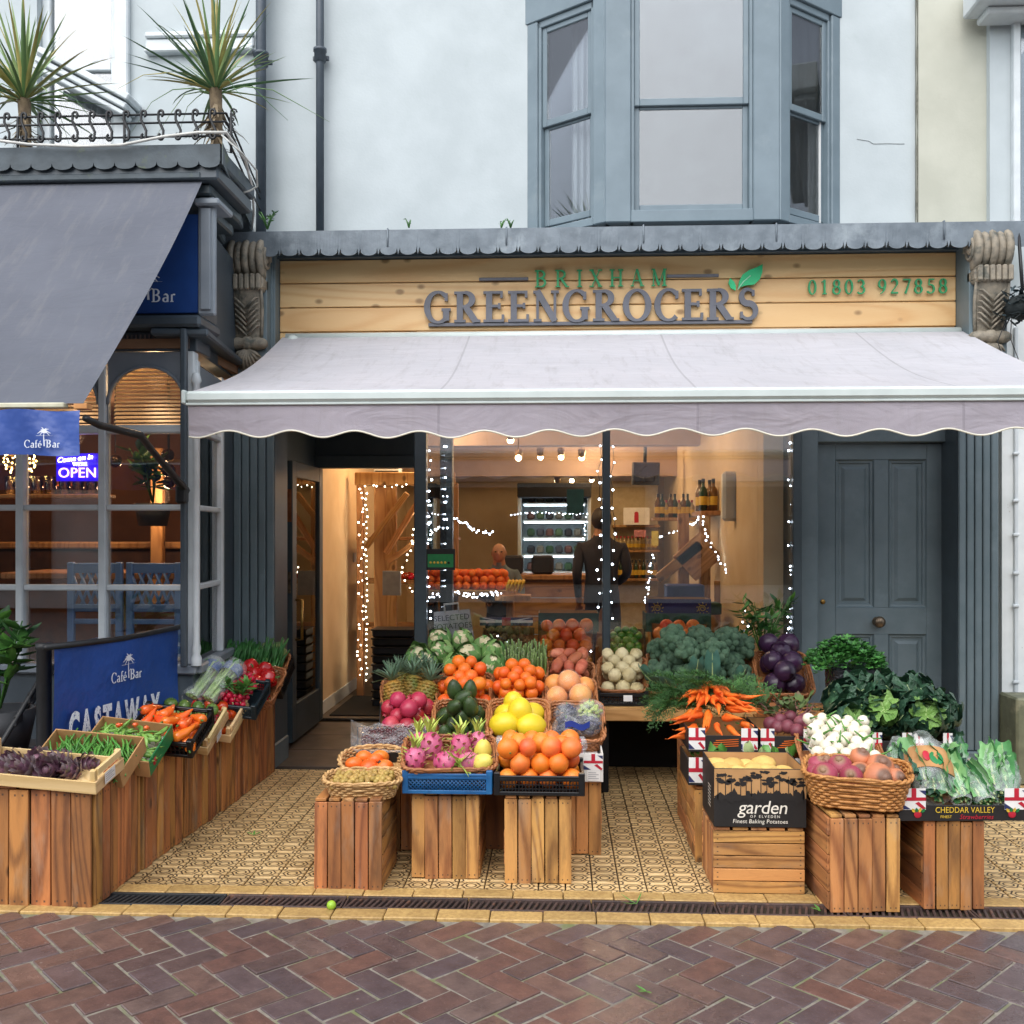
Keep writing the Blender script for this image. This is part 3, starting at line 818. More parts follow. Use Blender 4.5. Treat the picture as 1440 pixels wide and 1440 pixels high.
# grey panelled house door on the right
def panel_door():
    d = 6.46
    x0, x1 = X(1146, d), X(1327, d); z1 = Z(626, d)
    fr = thing('door_surround', None, None); fr.parent = shop
    b = MB(); bx(X(1126, d) - .07, x0 - .004, D(6.36), D(d) + .08, .02, 2.62, .006, b); b.build('left_jamb', M_GREY, fr)
    b = MB(); bx(x1 + .004, x1 + .03, D(6.40), D(d) + .08, .02, 2.62, .006, b); bx(x1 + .03, x1 + .05, D(6.33), D(d) + .08, .02, 2.62, .006, b); bx(x1 + .05, X(1347, 6.2) + .02, D(6.26), D(d) + .08, .02, 2.62, .006, b); b.build('right_jamb', M_DGREY, fr)
    b = MB(); bx(x0, x1, D(6.40), D(d) + .08, z1 + .006, 2.62, .006, b); b.build('door_head', M_GREY, fr)
    t = thing('panelled_door', None, None, T(0, D(d), 0)); t.parent = shop; t['label'] = 'closed slate grey door with four panels'
    xs = [x0, X(1175, d), X(1229, d), X(1250, d), X(1303, d), x1]
    zs = [.03, .22, Z(890, d), Z(853, d), Z(648, d), z1]
    b = MB()
    bx(xs[0], xs[1], 0, .045, .03, z1, .003, b); bx(xs[4], xs[5], 0, .045, .03, z1, .003, b)
    for za, zb in ((zs[0], zs[1]), (zs[2], zs[3]), (zs[4], zs[5])): bx(xs[1], xs[4], .0005, .045, za, zb, .003, b)
    for za, zb in ((zs[1], zs[2]), (zs[3], zs[4])): bx(xs[2], xs[3], .001, .045, za, zb, .003, b)
    b.build('door_frame', M_GREY, t)
    for xa, xb in ((xs[1], xs[2]), (xs[3], xs[4])):
        for za, zb in ((zs[1], zs[2]), (zs[3], zs[4])):
            b = MB()
            bx(xa, xb, .032, .043, za, zb, 0, b)
            e = .028
            rings = [(0, 0.0), (.008, .012), (.02, .014), (.026, .024), (.042, .024), (.062, .012)]
            for (e0, y0), (e1, y1) in zip(rings, rings[1:]):
                A = [(xa + e0, y0, za + e0), (xb - e0, y0, za + e0), (xb - e0, y0, zb - e0), (xa + e0, y0, zb - e0)]
                B = [(xa + e1, y1, za + e1), (xb - e1, y1, za + e1), (xb - e1, y1, zb - e1), (xa + e1, y1, zb - e1)]
                b.add(A + B, [(i, (i + 1) % 4, 4 + (i + 1) % 4, 4 + i) for i in range(4)])
            e = .062; b.add([(xa + e, .012, za + e), (xb - e, .012, za + e), (xb - e, .012, zb - e), (xa + e, .012, zb - e)], [(0, 1, 2, 3)])
            b.build('panel', M_GREY, t)
    b = MB(); b.lathe([(.03, 0), (.03, .008), (.012, .012), (.012, .03), (.03, .04), (.038, .055), (.034, .07), (.02, .078), (0, .08)], 18, T(X(1233, d), 0, Z(872, d)) @ RX(90)); b.build('door_knob', M_BRONZE, t)
    b = MB(); b.lathe([(.016, 0), (.016, .006), (.01, .01), (0, .01)], 14, T(X(1157, d), 0, Z(845, d)) @ RX(90)); b.build('keyhole', M_BRASS, t)
    b = MB(); bx(xs[0] - .1, xs[5] + .1, -.05, .1, -.01, .028, .005, b); b.build('threshold', M_SLATE, t)
panel_door()
# ------------------------------------------------------------------ bay window upstairs
def bay():
    t = thing('bay_window', None, None); t.parent = shop; t['label'] = 'grey canted bay window with sash panes'
    zb, zh = 3.452, 4.88
    A, B_, C_, D_ = V((-.2, D(6.55), 0)), V((.30, D(6.2), 0)), V((1.39, D(6.2), 0)), V((1.86, D(6.55), 0))
    cur = MB()
    for (p, q, wl, wr) in ((A, B_, .085, .09), (B_, C_, .165, .165), (C_, D_, .09, .085)):
        u = (q - p); L = u.length; u.normalize(); ang = math.degrees(math.atan2(u.y, u.x))
        M = T(p) @ RZ(ang)
        front = wl > .1
        ztop = 5.4 if front else zh
        b = MB(); bx(.002, wl, 0, .09, zb, ztop, .006, b); bx(L - wr, L - .002, 0, .09, zb, ztop, .006, b); bx(wl, L - wr, .002, .088, zb, zb + (.075 if front else .05), .004, b)
        if not front: bx(-.01, L + .01, -.006, .1, zh, 5.4, .004, b)
        # stop beads
        bx(wl, wl + .022, .014, .08, zb, ztop, .004, b); bx(L - wr - .022, L - wr, .014, .08, zb, ztop, .004, b)
        if not front: bx(wl, L - wr, .014, .08, zh - .045, zh, .004, b)
        b.build('bay_frame', M_BAY, t, M)
        zm = Z(148, 6.2) if front else Z(165, 6.35)
        x0, x1 = wl + .022, L - wr - .022
        for nm, z0, z1, y0 in (('upper_sash', zm, 5.39 if front else zh - .045, .03), ('lower_sash', zb + .078, zm + .02, .055)):
            b = MB(); s = .035
            bx(x0, x0 + s, y0, y0 + .022, z0, z1, .004, b); bx(x1 - s, x1, y0, y0 + .022, z0, z1, .004, b)
            bx(x0 + s, x1 - s, y0 + .001, y0 + .021, z0, z0 + .045, .004, b); bx(x0 + s, x1 - s, y0 + .001, y0 + .021, z1 - s, z1, .004, b)
            sa = b.build(nm, M_BAY, t, M)
            b = MB(); bx(x0 + s, x1 - s, y0 + .009, y0 + .013, z0 + .045, z1 - s, 0, b); o = b.build('pane', M_GLASSU, sa)
    b = MB(); b.prism([(A.x, 0), (B_.x, -.35), (C_.x, -.35), (D_.x, 0)], .1, T(0, D(6.55), 5.5) @ RX(90)); b.build('bay_roof', M_BAY, t)
    M_CURT = pm('net_curtain', '#d3d6d6', '#bcc0c1', .9, 6, stretch=(14, 1, .2))
    for x0, x1, d_, s_ in ((-.11, -.04, 6.66, 1), (.1, .3, 6.5, 1), (.33, .40, 6.36, 1), (1.28, 1.4, 6.36, 1), (1.47, 1.72, 6.52, 1), (1.68, 1.78, 6.66, 1)):
        b = MB(); b.grid(40, 3, lambda u, v: (x0 + (x1 - x0) * u, D(d_) + .015 * math.sin(u * 30), 3.5 + v * 1.9)); b.build('curtain', M_CURT, t)
    b = MB(); bx(-.4, 2.1, D(8.2), D(8.3), 3.4, 6, 0, b); bx(-.4, 2.1, D(6.85), D(8.2), 3.38, 3.4, 0, b); bx(-.41, -.4, D(6.8), D(8.2), 3.4, 6, 0, b); bx(2.1, 2.11, D(6.8), D(8.2), 3.4, 6, 0, b); b.build('room_lining', pm('upstairs_room', '#6a747a', '#565f65', .9, 2), t)
bay()
# downpipes
def pipe(px, d, r, label, z0=3.46):
    t = thing('drainpipe', label, 'drainpipe', T(X(px, d), D(d), 0))
    b = MB(); b.tube([(0, 0, z0), (0, 0, 6.4)], r, 12); b.build('pipe', M_PIPE, t)
    for z in ((Z(72, d),) if r < .03 else (Z(76, d), Z(0, d) + .6)):
        b = MB(); b.lathe([(r, -.04), (r + .012, -.035), (r + .012, .03), (r + .018, .032), (r + .018, .05), (r, .055)], 14, T(0, 0, z)); b.build('collar', M_PIPE, t)
        b = MB(); b.box((0, .03, z), (r * 4, .02, .03), None, 0, .004); b.build('bracket', M_PIPE, t)
pipe(450, 6.48, .027, 'dark grey drainpipe with a collar, left of the bay window')
pipe(367, 6.40, .034, 'dark grey drainpipe beside the spiky cafe plant')

# ------------------------------------------------------------------ neighbour on the right
nb_ = thing('neighbour_building', 'pale neighbouring building with a cream strip right of the shop', 'building')
b = MB(); bx(xr + .004, X(1390, 6.5), D(6.50), D(6.9), 0, 6.5, 0, b); part(b, 'cream_pier', M_CREAM, nb_)
b = MB(); n = 26
b.tube([(xr + .003 + .004 * math.sin(k * 2.3), D(6.515), 3.4 + k * .12) for k in range(n)], [.004 + .004 * abs(math.sin(k * 3.7)) for k in range(n)], 5); part(b, 'ragged_joint', pm('joint_grey', '#77766c', '#5d5d55', .95, 40), nb_)
b = MB(); bx(X(1392, 6.45), 5.2, D(6.45), D(6.9), 2.9, 6.5, 0, b); part(b, 'white_wall', M_WHITE, nb_)
b = MB(); bx(X(1376, 6.2), 5.2, D(6.15), D(6.44), Z(14, 6.2), Z(-30, 6.2), .01, b); bx(X(1386, 6.3), 5.2, D(6.27), D(6.44), Z(24, 6.2), Z(14, 6.2) - .001, .01, b); part(b, 'cornice', M_WPAINT, nb_)
b = MB(); bx(X(1426, 6.4), X(1436, 6.4), D(6.40), D(6.45), 3.47, Z(32, 6.4), .006, b); bx(X(1426, 6.4), 3.6, D(6.402), D(6.45), Z(32, 6.4), Z(24, 6.4), .006, b); part(b, 'window_frame', M_WPAINT, nb_)
b = MB(); bx(X(1436, 6.43), 3.6, D(6.43), D(6.448), 3.47, Z(32, 6.4), 0, b); part(b, 'window_pane', M_GLASSU, nb_)
b = MB(); bx(X(1405, 6.4), 3.15, D(6.36), D(6.9), 0, 2.88, 0, b); bx(3.15, 5.2, D(6.42), D(6.9), 0, 2.88, 0, b); part(b, 'painted_pier', pm('peeling_white', '#dfe4e4', '#d0d6d6', .6, 5, c3='#8b7f6c', scale3=9, lo3=.66, hi3=.72, bump=.2, bscale=40), nb_)
b = MB(); bx(X(1427, 6.34), X(1430, 6.34) + .01, D(6.34), D(6.36), .2, 2.8, .004, b)
for py in (640, 705, 752, 805, 850, 955): b.box((X(1429, 6.33), D(6.335), Z(py, 6.33)), (.04, .02, .02), None, 0, .005)
part(b, 'conduit', M_WPAINT, nb_)
b = MB(); bx(-.2, .2, -.12, .12, 0, .52, .012, b); o = b.build('olive_storage_box', pm('olive_paint', '#6d7059', '#5a5d4a', .6, 12, bump=.2, c3='#8a8a72', scale3=7), None, T(X(1422, 6.05) + .2, D(6.1), 0)); tag(o, 'olive green box standing against the white pier', 'storage box')
o['label'] = 'olive green box standing against the white pier at the right edge'

# ------------------------------------------------------------------ shop sign
def sign():
    t = thing('shop_sign', 'wooden shop sign board with raised grey and green lettering', 'shop sign', T(0, D(6.3), 0))
    ys = [361, 394.5, 429, 464, 500]
    for a, b_ in zip(ys, ys[1:]):
        z1, z0 = Z(a, 6.3), Z(b_, 6.3)
        b = MB(); bx(-(fx1 - fx0) / 2 + .002, (fx1 - fx0) / 2 - .002, 0, .03, -(z1 - z0) / 2 + .003, (z1 - z0) / 2 - .003, .004, b)
        b.build('plank', M_OLDBOARD, t, T((fx0 + fx1) / 2, rnd.uniform(0, .003), (z0 + z1) / 2))
    MG = pm('grey_letter', '#5e6069', '#55575f', .5, 10, bump=.05); MGR = pm('green_letter', '#1f9a5f', '#198a54', .5, 10); ML = pm('leaf_green', '#16c07c', '#11ad6d', .45, 10)
    def word(s, pxa, pxb, pyb, pyt, m, T_, t_, dep):
        x0, x1 = X(pxa, 6.3), X(pxb, 6.3); z0, z1 = Z(pyb, 6.3), Z(pyt, 6.3)
        size = (z1 - z0); w = serif_width(s, size); tr = (x1 - x0 - w) / (len(s) - 1)
        x = x0
        for c in s:
            if c == ' ': x += .38 * size + tr; continue
            mb = MB(); a = add_glyph(mb, c, 0, size, dep, T_, t_)
            lo = min(v[0] for v in mb.v)
            mb.build('letter', m, t, T(x - 0, -.012, z0)); x += a + tr
    word('BRIXHAM', 752, 938, 405, 381, MGR, .13, .06, .012)
    word('GREENGROCERS', 597, 1066, 453.5, 410, MG, .2, .085, .02)
    word('01803 927858', 1135, 1331, 419, 399, MGR, .13, .07, .012)
    for pa, pb, py, h in ((674, 743, 392.5, 4), (937, 1010, 391, 4), (603, 1057, 456, 5)):
        b = MB(); bx(X(pa, 6.3), X(pb, 6.3), -.024, -.004, Z(py + h / 2, 6.3), Z(py - h / 2, 6.3), .002, b); b.build('rule', MG, t)
    def leafp(pts, M):
        b = MB(); b.prism(pts, .014, M); return b.build('leaf_emblem', ML, t)
    s = 1385 / 6.3
    big = [(1037, 409), (1038, 400), (1043, 391), (1052, 385), (1062, 381.5), (1071, 377), (1070.5, 388), (1067, 398), (1059, 405), (1048, 406)]
    sml = [(1033, 413), (1026, 409), (1023, 402), (1025.5, 395.5), (1031, 401), (1033.5, 407)]
    for pp in (big, sml):
        leafp([(X(a, 6.3), Z(b_, 6.3)) for a, b_ in pp], T(0, -.036, 0))
    b = MB(); b.tube([(X(a, 6.3), -.037, Z(c, 6.3)) for a, c in ((1036, 412), (1044, 401), (1054, 393))], .004, 5); b.build('leaf_vein', pm('pale_vein', '#9fd9b8', '#9fd9b8', .5), t)
sign()

# ------------------------------------------------------------------ awning
def fabric(name, c1, c2, trans=.0):
    m, nt, b = new_mat(name)
    vec = coords(nt)
    n = ntex(nt, vec, 2.2, 4, .6)
    col = mixc(nt, ramp(nt, n, .35, .7), lin(c1), lin(c2))
    tg = nt.nodes.new('ShaderNodeTexCoord'); sx = nt.nodes.new('ShaderNodeSeparateXYZ'); nt.links.new(tg.outputs['Object'], sx.inputs[0])
    fr = mth(nt, 'ABSOLUTE', mth(nt, 'SUBTRACT', mth(nt, 'FRACT', mth(nt, 'MULTIPLY', mth(nt, 'ADD', sx.outputs[0], 20.35), 1 / 1.2)), .5))
    seam = ramp(nt, fr, .004, .0055, 1, 0)
    col = mixc(nt, mth(nt, 'MULTIPLY', seam, .22), col, (.1, .1, .11))
    dirt = ntex(nt, coords(nt, (6, 1, 1)), 3.0, 5, .7)
    col = mixc(nt, ramp(nt, dirt, .52, .8, 0, .3), col, lin('#8d8a86'))
    nt.links.new(col, b.inputs['Base Color']); setin(b, Roughness=.8)
    wr = ntex(nt, coords(nt, (1.2, 3, 3)), 2.4, 3, .55, .8)
    bumpn(nt, b, mth(nt, 'ADD', mth(nt, 'ADD', mth(nt, 'MULTIPLY', wr, 5), mth(nt, 'MULTIPLY', seam, .4)), mth(nt, 'MULTIPLY', ntex(nt, vec, 260, 2), .25)), .35, .012)
    if trans:
        t = nt.nodes.new('ShaderNodeBsdfTranslucent'); mx = nt.nodes.new('ShaderNodeMixShader'); mx.inputs[0].default_value = trans
        nt.links.new(col, t.inputs[0]); nt.links.new(b.outputs[0], mx.inputs[1]); nt.links.new(t.outputs[0], mx.inputs[2])
        nt.links.new(mx.outputs[0], nt.nodes['Material Output'].inputs[0])
    return m
def awning():
    x0, x1, yf, zf, zbk = X(264, 4.59), X(1345, 6.27) + .02, D(4.59), Z(556, 4.59), Z(471, 6.2)
    t = thing('shop_awning', 'wide pale lilac shop awning with scalloped valance over the fruit stalls', 'awning')
    MF = fabric('lilac_canvas', '#dedee5', '#d5d6dd', .46); MV = fabric('lilac_valance', '#aea8b1', '#a59fa9', .34)
    b = MB()
    b.grid(30, 16, lambda u, v: (x0 + (x1 - x0) * u, yf + .02 + (D(6.2) - yf - .02) * v, zf + .03 + (zbk - zf - .03) * v - .05 * math.sin(math.pi * v) - .012 * math.sin(math.pi * v) * math.sin(u * 9 + v * 2)))
    b.build('canopy', MF, t)
    MA = pm('white_aluminium', '#c3cdca', '#bac4c1', .35, 8)
    b = MB(); b.box(((x0 + x1) / 2, yf - .01, zf), (x1 - x0, .06, .055), None, 0, .02); b.box(((x0 + x1) / 2, yf - .015, zf - .034), (x1 - x0, .03, .012), None, 0, .003); b.build('front_bar', MA, t)
    n = 240; zb = Z(610, 4.59); per = .302
    def vb(u):
        x = x0 + .01 + (x1 - x0 - .02) * u
        return x, zb - .016 * math.cos((x - x0 - .05) / per * 2 * math.pi) + .004 * math.sin(x * 3)
    b = MB()
    def vf(u, v):
        x, z = vb(u)
        return (x, yf - .018 + .006 * v * math.sin(x * 7) + .012 * v * math.sin(x * 2.1), (zf - .04) * (1 - v) + z * v)
    b.grid(n, 6, vf); b.build('valance', MV, t)
    b = MB(); b.tube([(lambda p: (p[0], p[1] - .002, p[2]))(vf(i / (n - 1), 1)) for i in range(n)], .0045, 5); b.build('hem', pm('cream_piping', '#d9d6c4', '#cfccba', .7), t)
    b = MB(); b.box((x0 - .01, yf, zf), (.02, .07, .065), None, 0, .006); b.build('end_cap', MA, t)
    for x in (x0 + .25, x1 - .35):
        b = MB(); b.tube([(x, yf + .04, zf - .01), (x + .25, D(5.4), zf + .08), (x - .02, D(6.22), 2.6)], .022, 8); b.build('folding_arm', MA, t)
    b = MB(); b.tube([(x0 + .02, D(6.22), zbk + .0), (x1 - .02, D(6.22), zbk + .0)], .03, 12); b.build('roller', MA, t)
    b = MB(); b.sphere(.042, 12, 8, T(X(412, 6.2), D(6.2), Z(476, 6.2)) @ S(1, 1, .9)); b.build('roller_end', MA, t)
awning()

# ------------------------------------------------------------------ shop room behind the window
def room():
    MW = pm('warm_wall_paint', '#d9c3a0', '#cfb792', .85, 3); MC = pm('room_ceiling_paint', '#d3c3ac', '#c8b79f', .9, 3); MFL = pm('room_floor', '#5f5346', '#4d4338', .6, 8)
    b = MB(); bx(-2.05, -1.93, D(7.88), D(12.6), 0, 2.75, 0, b); part(b, 'interior_wall_left', MW)
    b = MB(); bx(1.36, 1.5, D(6.75), D(12.6), 0, 2.75, 0, b); bx(1.361, 1.55, D(6.56), D(6.75), 0, 2.75, 0, b); bx(1.512, 1.552, D(6.372), D(6.56), .02, 2.6, 0, b); part(b, 'interior_wall_right', MW)
    b = MB(); bx(-1.93, 1.36, D(12.6), D(12.7), 0, 2.75, 0, b); part(b, 'interior_wall_back', MW)
    b = MB(); bx(-2.05, 1.62, D(6.62), D(12.7), 2.75, 2.85, 0, b); bx(-.9, 1.6, D(6.31), D(6.62), 2.62, 2.85, 0, b); part(b, 'interior_ceiling', MC)
    b = MB(); bx(-1.93, 1.36, D(9.4), D(9.6), 2.34, 2.749, 0, b); bx(-1.93, 1.36, D(11.2), D(11.4), 2.15, 2.749, 0, b); part(b, 'ceiling_beam', pm('beam_paint', '#b39a86', '#a38b78', .8, 4))
    b = MB(); bx(-1.93, 1.6, D(7.86), D(12.6), .0, .012, 0, b); bx(-.86, 1.6, D(6.56), D(7.86), .0, .012, 0, b); part(b, 'interior_floor', MFL)
    # skirting below the left wall and door mat
    b = MB(); bx(-1.929, -1.915, D(7.9), D(12.5), .0125, .12, .003, b); part(b, 'skirting', M_WPAINT)
    b = MB(); bx(-1.85, -1.1, D(7.95), D(8.9), .013, .022, 0, b); o = b.build('door_mat', M_DARK); tag(o, 'dark door mat just inside the open door', 'door mat')
room()
def lamp(name, loc, watts, size, color=(1, .66, .36)):
    l = bpy.data.lights.new(name, 'POINT'); l.energy, l.color, l.shadow_soft_size = watts, color, size
    o = bpy.data.objects.new(name, l); o.location = loc; COL.objects.link(o); return o
M_BULB = emit('warm_lamp_glow', '#ffd9a0', 14)
SPOT_LABELS = iter(['bright crescent spotlight right under the awning edge, above the white bag', 'lit spotlight below the crescent one, left of the shop ceiling', 'lit spotlight in the ceiling row, second from its left end', 'lit spotlight in the ceiling row between two others', 'lit spotlight in the ceiling row nearest the mullion', 'upper of the pair of back spotlights above the fridge', 'right hand one of the back spotlights above the fridge', 'small back spotlight beside the mullion', 'lower of the pair of back spotlights above the fridge'])
def spot(px, py, d, tilt):
    p = P(px, py, d)
    t = thing('ceiling_spotlight', next(SPOT_LABELS), 'spotlight', T(p), 'spotlights inside the shop')
    b = MB(); b.lathe([(.02, 0), (.034, .03), (.04, .09), (.03, .1), (0, .1)], 12, RX(tilt)); b.build('lamp_can', pm('brass_can', '#a88858', '#8d7048', .35, 20, metal=.6), t)
    b = MB(); b.sphere(.03, 12, 7); b.build('bulb', M_BULB, t)
    b = MB(); b.tube([(0, 0, .06), (0, .02, max(.1, 2.74 - p.z))], .007, 6); b.build('stem', M_BRASS, t)
for a in ((718, 619, 8.6, 30), (729, 644, 9.2, -40), (760, 643, 10, 20), (789, 643, 10.2, -20), (818, 644, 10.4, 20), (784, 680, 12.0, 35), (804, 676, 12.0, -30), (832, 675, 12.2, 25), (783, 676, 12.3, 10)):
    spot(*a)
lamp('shop_lamp', (0.2, D(8.0), 2.45), 22, .12)
lamp('shop_lamp', (-1.2, D(9.0), 2.4), 19, .12)
lamp('shop_lamp', (0.4, D(10.6), 2.3), 21, .12)
# ------------------------------------------------------------------ cafe building on the left
cafe = thing('cafe_building', 'white building with dark projecting cafe shopfront and blue sign board', 'building')
CW, CC = 5.25, 5.05
ax, ay = X(272, CW), D(CW)          # front right corner of the projecting window
bx_, by_ = -2.075, D(6.22)      # where its side meets the facade
sl = math.atan2(by_ - ay, bx_ - ax)
SIDE = T(ax, ay, 0) @ RZ(math.degrees(sl))     # +x runs back along the side
SL = math.hypot(by_ - ay, bx_ - ax)
def cb(x0, x1, d0, d1, z0, z1, ch=0.0, mb=None, mi=0): return bx(x0, x1, D(d0), D(d1), z0, z1, ch, mb, mi)
def sbx(u0, u1, v0, v1, z0, z1, ch, b):   # box along the side wall
    return b.box(((u0 + u1) / 2, (v0 + v1) / 2, (z0 + z1) / 2), (u1 - u0, v1 - v0, z1 - z0), SIDE, 0, ch)
LX = -4.6
# plinth
b = MB(); cb(LX, ax, CW + .0, CW + .2, 0, .74, .004, b); sbx(.0, SL, -.0, .18, 0, .739, .004, b); part(b, 'stall_riser', M_CAFE, cafe)
b = MB(); cb(LX, ax + .03, CW - .05, CW + .2, .742, .79, .008, b); sbx(-.02, SL, -.05, .18, .741, .789, .008, b); part(b, 'window_sill', M_CAFEL, cafe)
# mullions and glazing bars
zt_, zm_, zl_, za_ = Z(490, CW), Z(600, CW), Z(713, CW), Z(828, CW)
mull = [X(p, CW) for p in (-220, -97, 29, 145, 267)]
for i, x in enumerate(mull):
    w = .021 if i < 4 else .03
    b = MB(); cb(x - w, x + w, CW - .02, CW + .05, .791, zt_, .007, b); part(b, 'window_mullion', M_WPAINT, cafe)
for x0, x1 in zip(mull, mull[1:]):
    for z in (zl_, za_):
        b = MB(); cb(x0 + .02, x1 - .02, CW - .012, CW + .045, z - .016, z + .016, .006, b); part(b, 'glazing_bar', M_WPAINT, cafe)
    b = MB(); cb(x0 + .02, x1 - .02, CW - .016, CW + .047, zm_ - .026, zm_ + .02, .008, b); part(b, 'transom', M_WPAINT, cafe)
    # arched fretwork
    xc, hw = (x0 + x1) / 2, (x1 - x0) / 2 - .02
    n = 16
    pts = []
    def arch(k): a = math.pi * (1 - k / n); return (xc + hw * .97 * math.cos(a), 2.20 + .205 * math.sin(a))
    b = MB()
    for k in range(n):
        (xa, za), (xb, zb) = arch(k), arch(k + 1)
        b.add([(xa, D(CW) + .0, za), (xb, D(CW) + .0, zb), (xb, D(CW), zt_), (xa, D(CW), zt_), (xa, D(CW) + .03, za), (xb, D(CW) + .03, zb)], [(0, 1, 2, 3), (0, 4, 5, 1)])
    for sg in (-1, 1): cb(xc + sg * hw * .97, xc + sg * hw, CW + .001, CW + .03, zm_, 2.2, 0, b)
    b.tube([(arch(k)[0], D(CW) - .004, arch(k)[1]) for k in range(n + 1)], .009, 6)
    part(b, 'arch_fretwork', M_CAFEL, cafe)
    b = MB()
    ns = 17
    for k in range(ns):
        z = zm_ + .03 + k * (zt_ - zm_ - .05) / ns
        b.box((xc, D(CW) + .10, z), (hw * 2, .03, .004), T(xc, D(CW) + .1, z) @ RX(28) @ T(-xc, -D(CW) - .1, -z))
    bl = part(b, 'blind', pm('warm_blind', '#d9c8a8', '#ccb996', .6, 10), cafe); bl['kind'] = 'stuff'
    b = MB(); cb(x0 + .018, x1 - .018, CW + .02, CW + .025, .792, zt_, 0, b); part(b, 'cafe_pane', M_GLASS, cafe)
# side glazing
b = MB(); sbx(.0, .05, -.025, .05, .79, 2.44, .006, b); part(b, 'window_mullion', M_WPAINT, cafe)
b = MB(); sbx(.60, .65, -.022, .05, .79, 2.44, .006, b); part(b, 'window_mullion', M_WPAINT, cafe)
for z in (zl_, za_, zm_):
    b = MB(); sbx(.05, .6, -.012, .04, z - .015, z + .015, .005, b); part(b, 'glazing_bar', M_WPAINT, cafe)
b = MB(); sbx(.05, .6, .01, .015, .79, 2.44, 0, b); part(b, 'cafe_pane', M_GLASS, cafe)
b = MB(); sbx(.65, SL, -.01, .1, .79, 2.44, .004, b); part(b, 'side_panel', M_CAFE, cafe)
b = MB(); sbx(.05, .6, -.018, .0, zm_ + .08, 2.42, .01, b); part(b, 'side_arch_panel', M_CAFEL, cafe)
b = MB(); b.lathe([(.028, .79), (.03, .83), (.02, .85), (.026, .88), (.018, .92), (.018, 2.3), (.03, 2.32), (.018, 2.36)], 12, T(ax + .03, ay - .04, 0)); part(b, 'turned_post', M_WPAINT, cafe)
# frieze, fascia mouldings and sign
b = MB(); cb(LX, ax + .02, CW - .01, CW + .2, zt_ + .002, Z(462, CW), .004, b); sbx(0, SL, -.02, .2, zt_ + .001, 2.56, .004, b); part(b, 'frieze', M_CAFE, cafe)
n = 52; fb = MB(); fb.box((0, 0, 0), (.009, .012, .075)); fme = fb.mesh('frieze_reed', pm('reed_rust', '#6d6260', '#544d4d', .5, 30))
for k in range(n): obj('frieze_reed', fme, cafe, T(ax - .02 - k * .024, D(CW) - .014, Z(476, CW)))
b = MB(); cb(LX, X(283, CW - .1), CW - .12, CW + .2, Z(455, CW - .1), Z(438, CW - .1), .02, b); sbx(-.1, SL, -.1, .2, 2.552, 2.59, .015, b); part(b, 'fascia_moulding', M_CAFE, cafe)
b = MB(); cb(LX, ax + .06, CW - .05, CW + .2, Z(437, CW - .1), Z(268, CW - .1), .004, b); sbx(-.02, SL, -.05, .2, 2.6, 3.2, .004, b); part(b, 'fascia_panel', M_CAFE, cafe)
b = MB(); cb(X(277, CW - .1), X(301, CW - .1), CW - .09, CW - .052, Z(437, CW - .1), Z(268, CW - .1), .008, b); cb(X(282, CW - .1), X(296, CW - .1), CW - .105, CW - .092, Z(430, CW - .1), Z(285, CW - .1), .006, b); part(b, 'fascia_pilaster', M_CAFEL, cafe)
b = MB(); cb(X(270, CW - .15), X(306, CW - .15), CW - .13, CW + .1, Z(278, CW - .15), Z(268, CW - .15), .01, b); part(b, 'pilaster_cap', M_CAFEL, cafe)
# cornice: stepped mouldings, soffit and mossy lead with scallops
ccx = X(312, CC)
cz = Z(194, CC)
def cstep(off, z0, z1, m, nm):
    b = MB()
    cb(LX, ccx - off, CC + off, CC + .6, z0, z1, .01, b)
    a = math.degrees(math.atan2(D(6.3) - D(CC), -1.95 - ccx))
    M = T(ccx - off, D(CC) + off, 0) @ RZ(a); L = 1.1 if off < .02 else .85 - off * 2
    b.box((L / 2 + .09, .15, (z0 + z1) / 2), (L, .3, z1 - z0 - .003), M, 0, .01)
    return part(b, nm, m, cafe)
cstep(.03, cz - .17, cz - .09, M_CAFE, 'cornice_moulding'); cstep(.09, cz - .23, cz - .172, M_DGREY, 'cornice_moulding'); cstep(.14, cz - .29, cz - .232, M_DGREY, 'cornice_moulding')
cstep(.012, cz - .09, cz, M_LEADD, 'cornice_lead')
b = MB(); cb(LX, -2.0, CC + .3, 6.4, cz - .05, cz - .004, 0, b); part(b, 'cafe_roof', M_LEADD, cafe)
n = 34; wv = .112
b = MB()
for k in range(n):
    x1 = ccx - .012 - k * wv
    for q in range(8):
        a0, a1 = math.pi * q / 8, math.pi * (q + 1) / 8
        xa, xb = x1 - wv / 2 + wv * .5 * math.cos(a0), x1 - wv / 2 + wv * .5 * math.cos(a1)
        zA, zB = cz - .082 - .036 * math.sin(a0) ** .7, cz - .082 - .036 * math.sin(a1) ** .7 if q < 7 else cz - .082
        y = D(CC) + .006
        b.add([(xb, y, zB), (xa, y, zA), (xa, y, cz + .004), (xb, y, cz + .004), (xb, y + .004, zB), (xa, y + .004, zA)], [(0, 1, 2, 3), (0, 4, 5, 1)])
part(b, 'scalloped_lead', M_LEADD, cafe)
a = math.degrees(math.atan2(D(6.3) - D(CC), -1.95 - ccx)); M = T(ccx, D(CC), 0) @ RZ(a)
b = MB(); b.box((.56, -.003, cz - .05), (1.12, .006, .11), M, 0, 0); part(b, 'side_lead', M_LEADD, cafe)
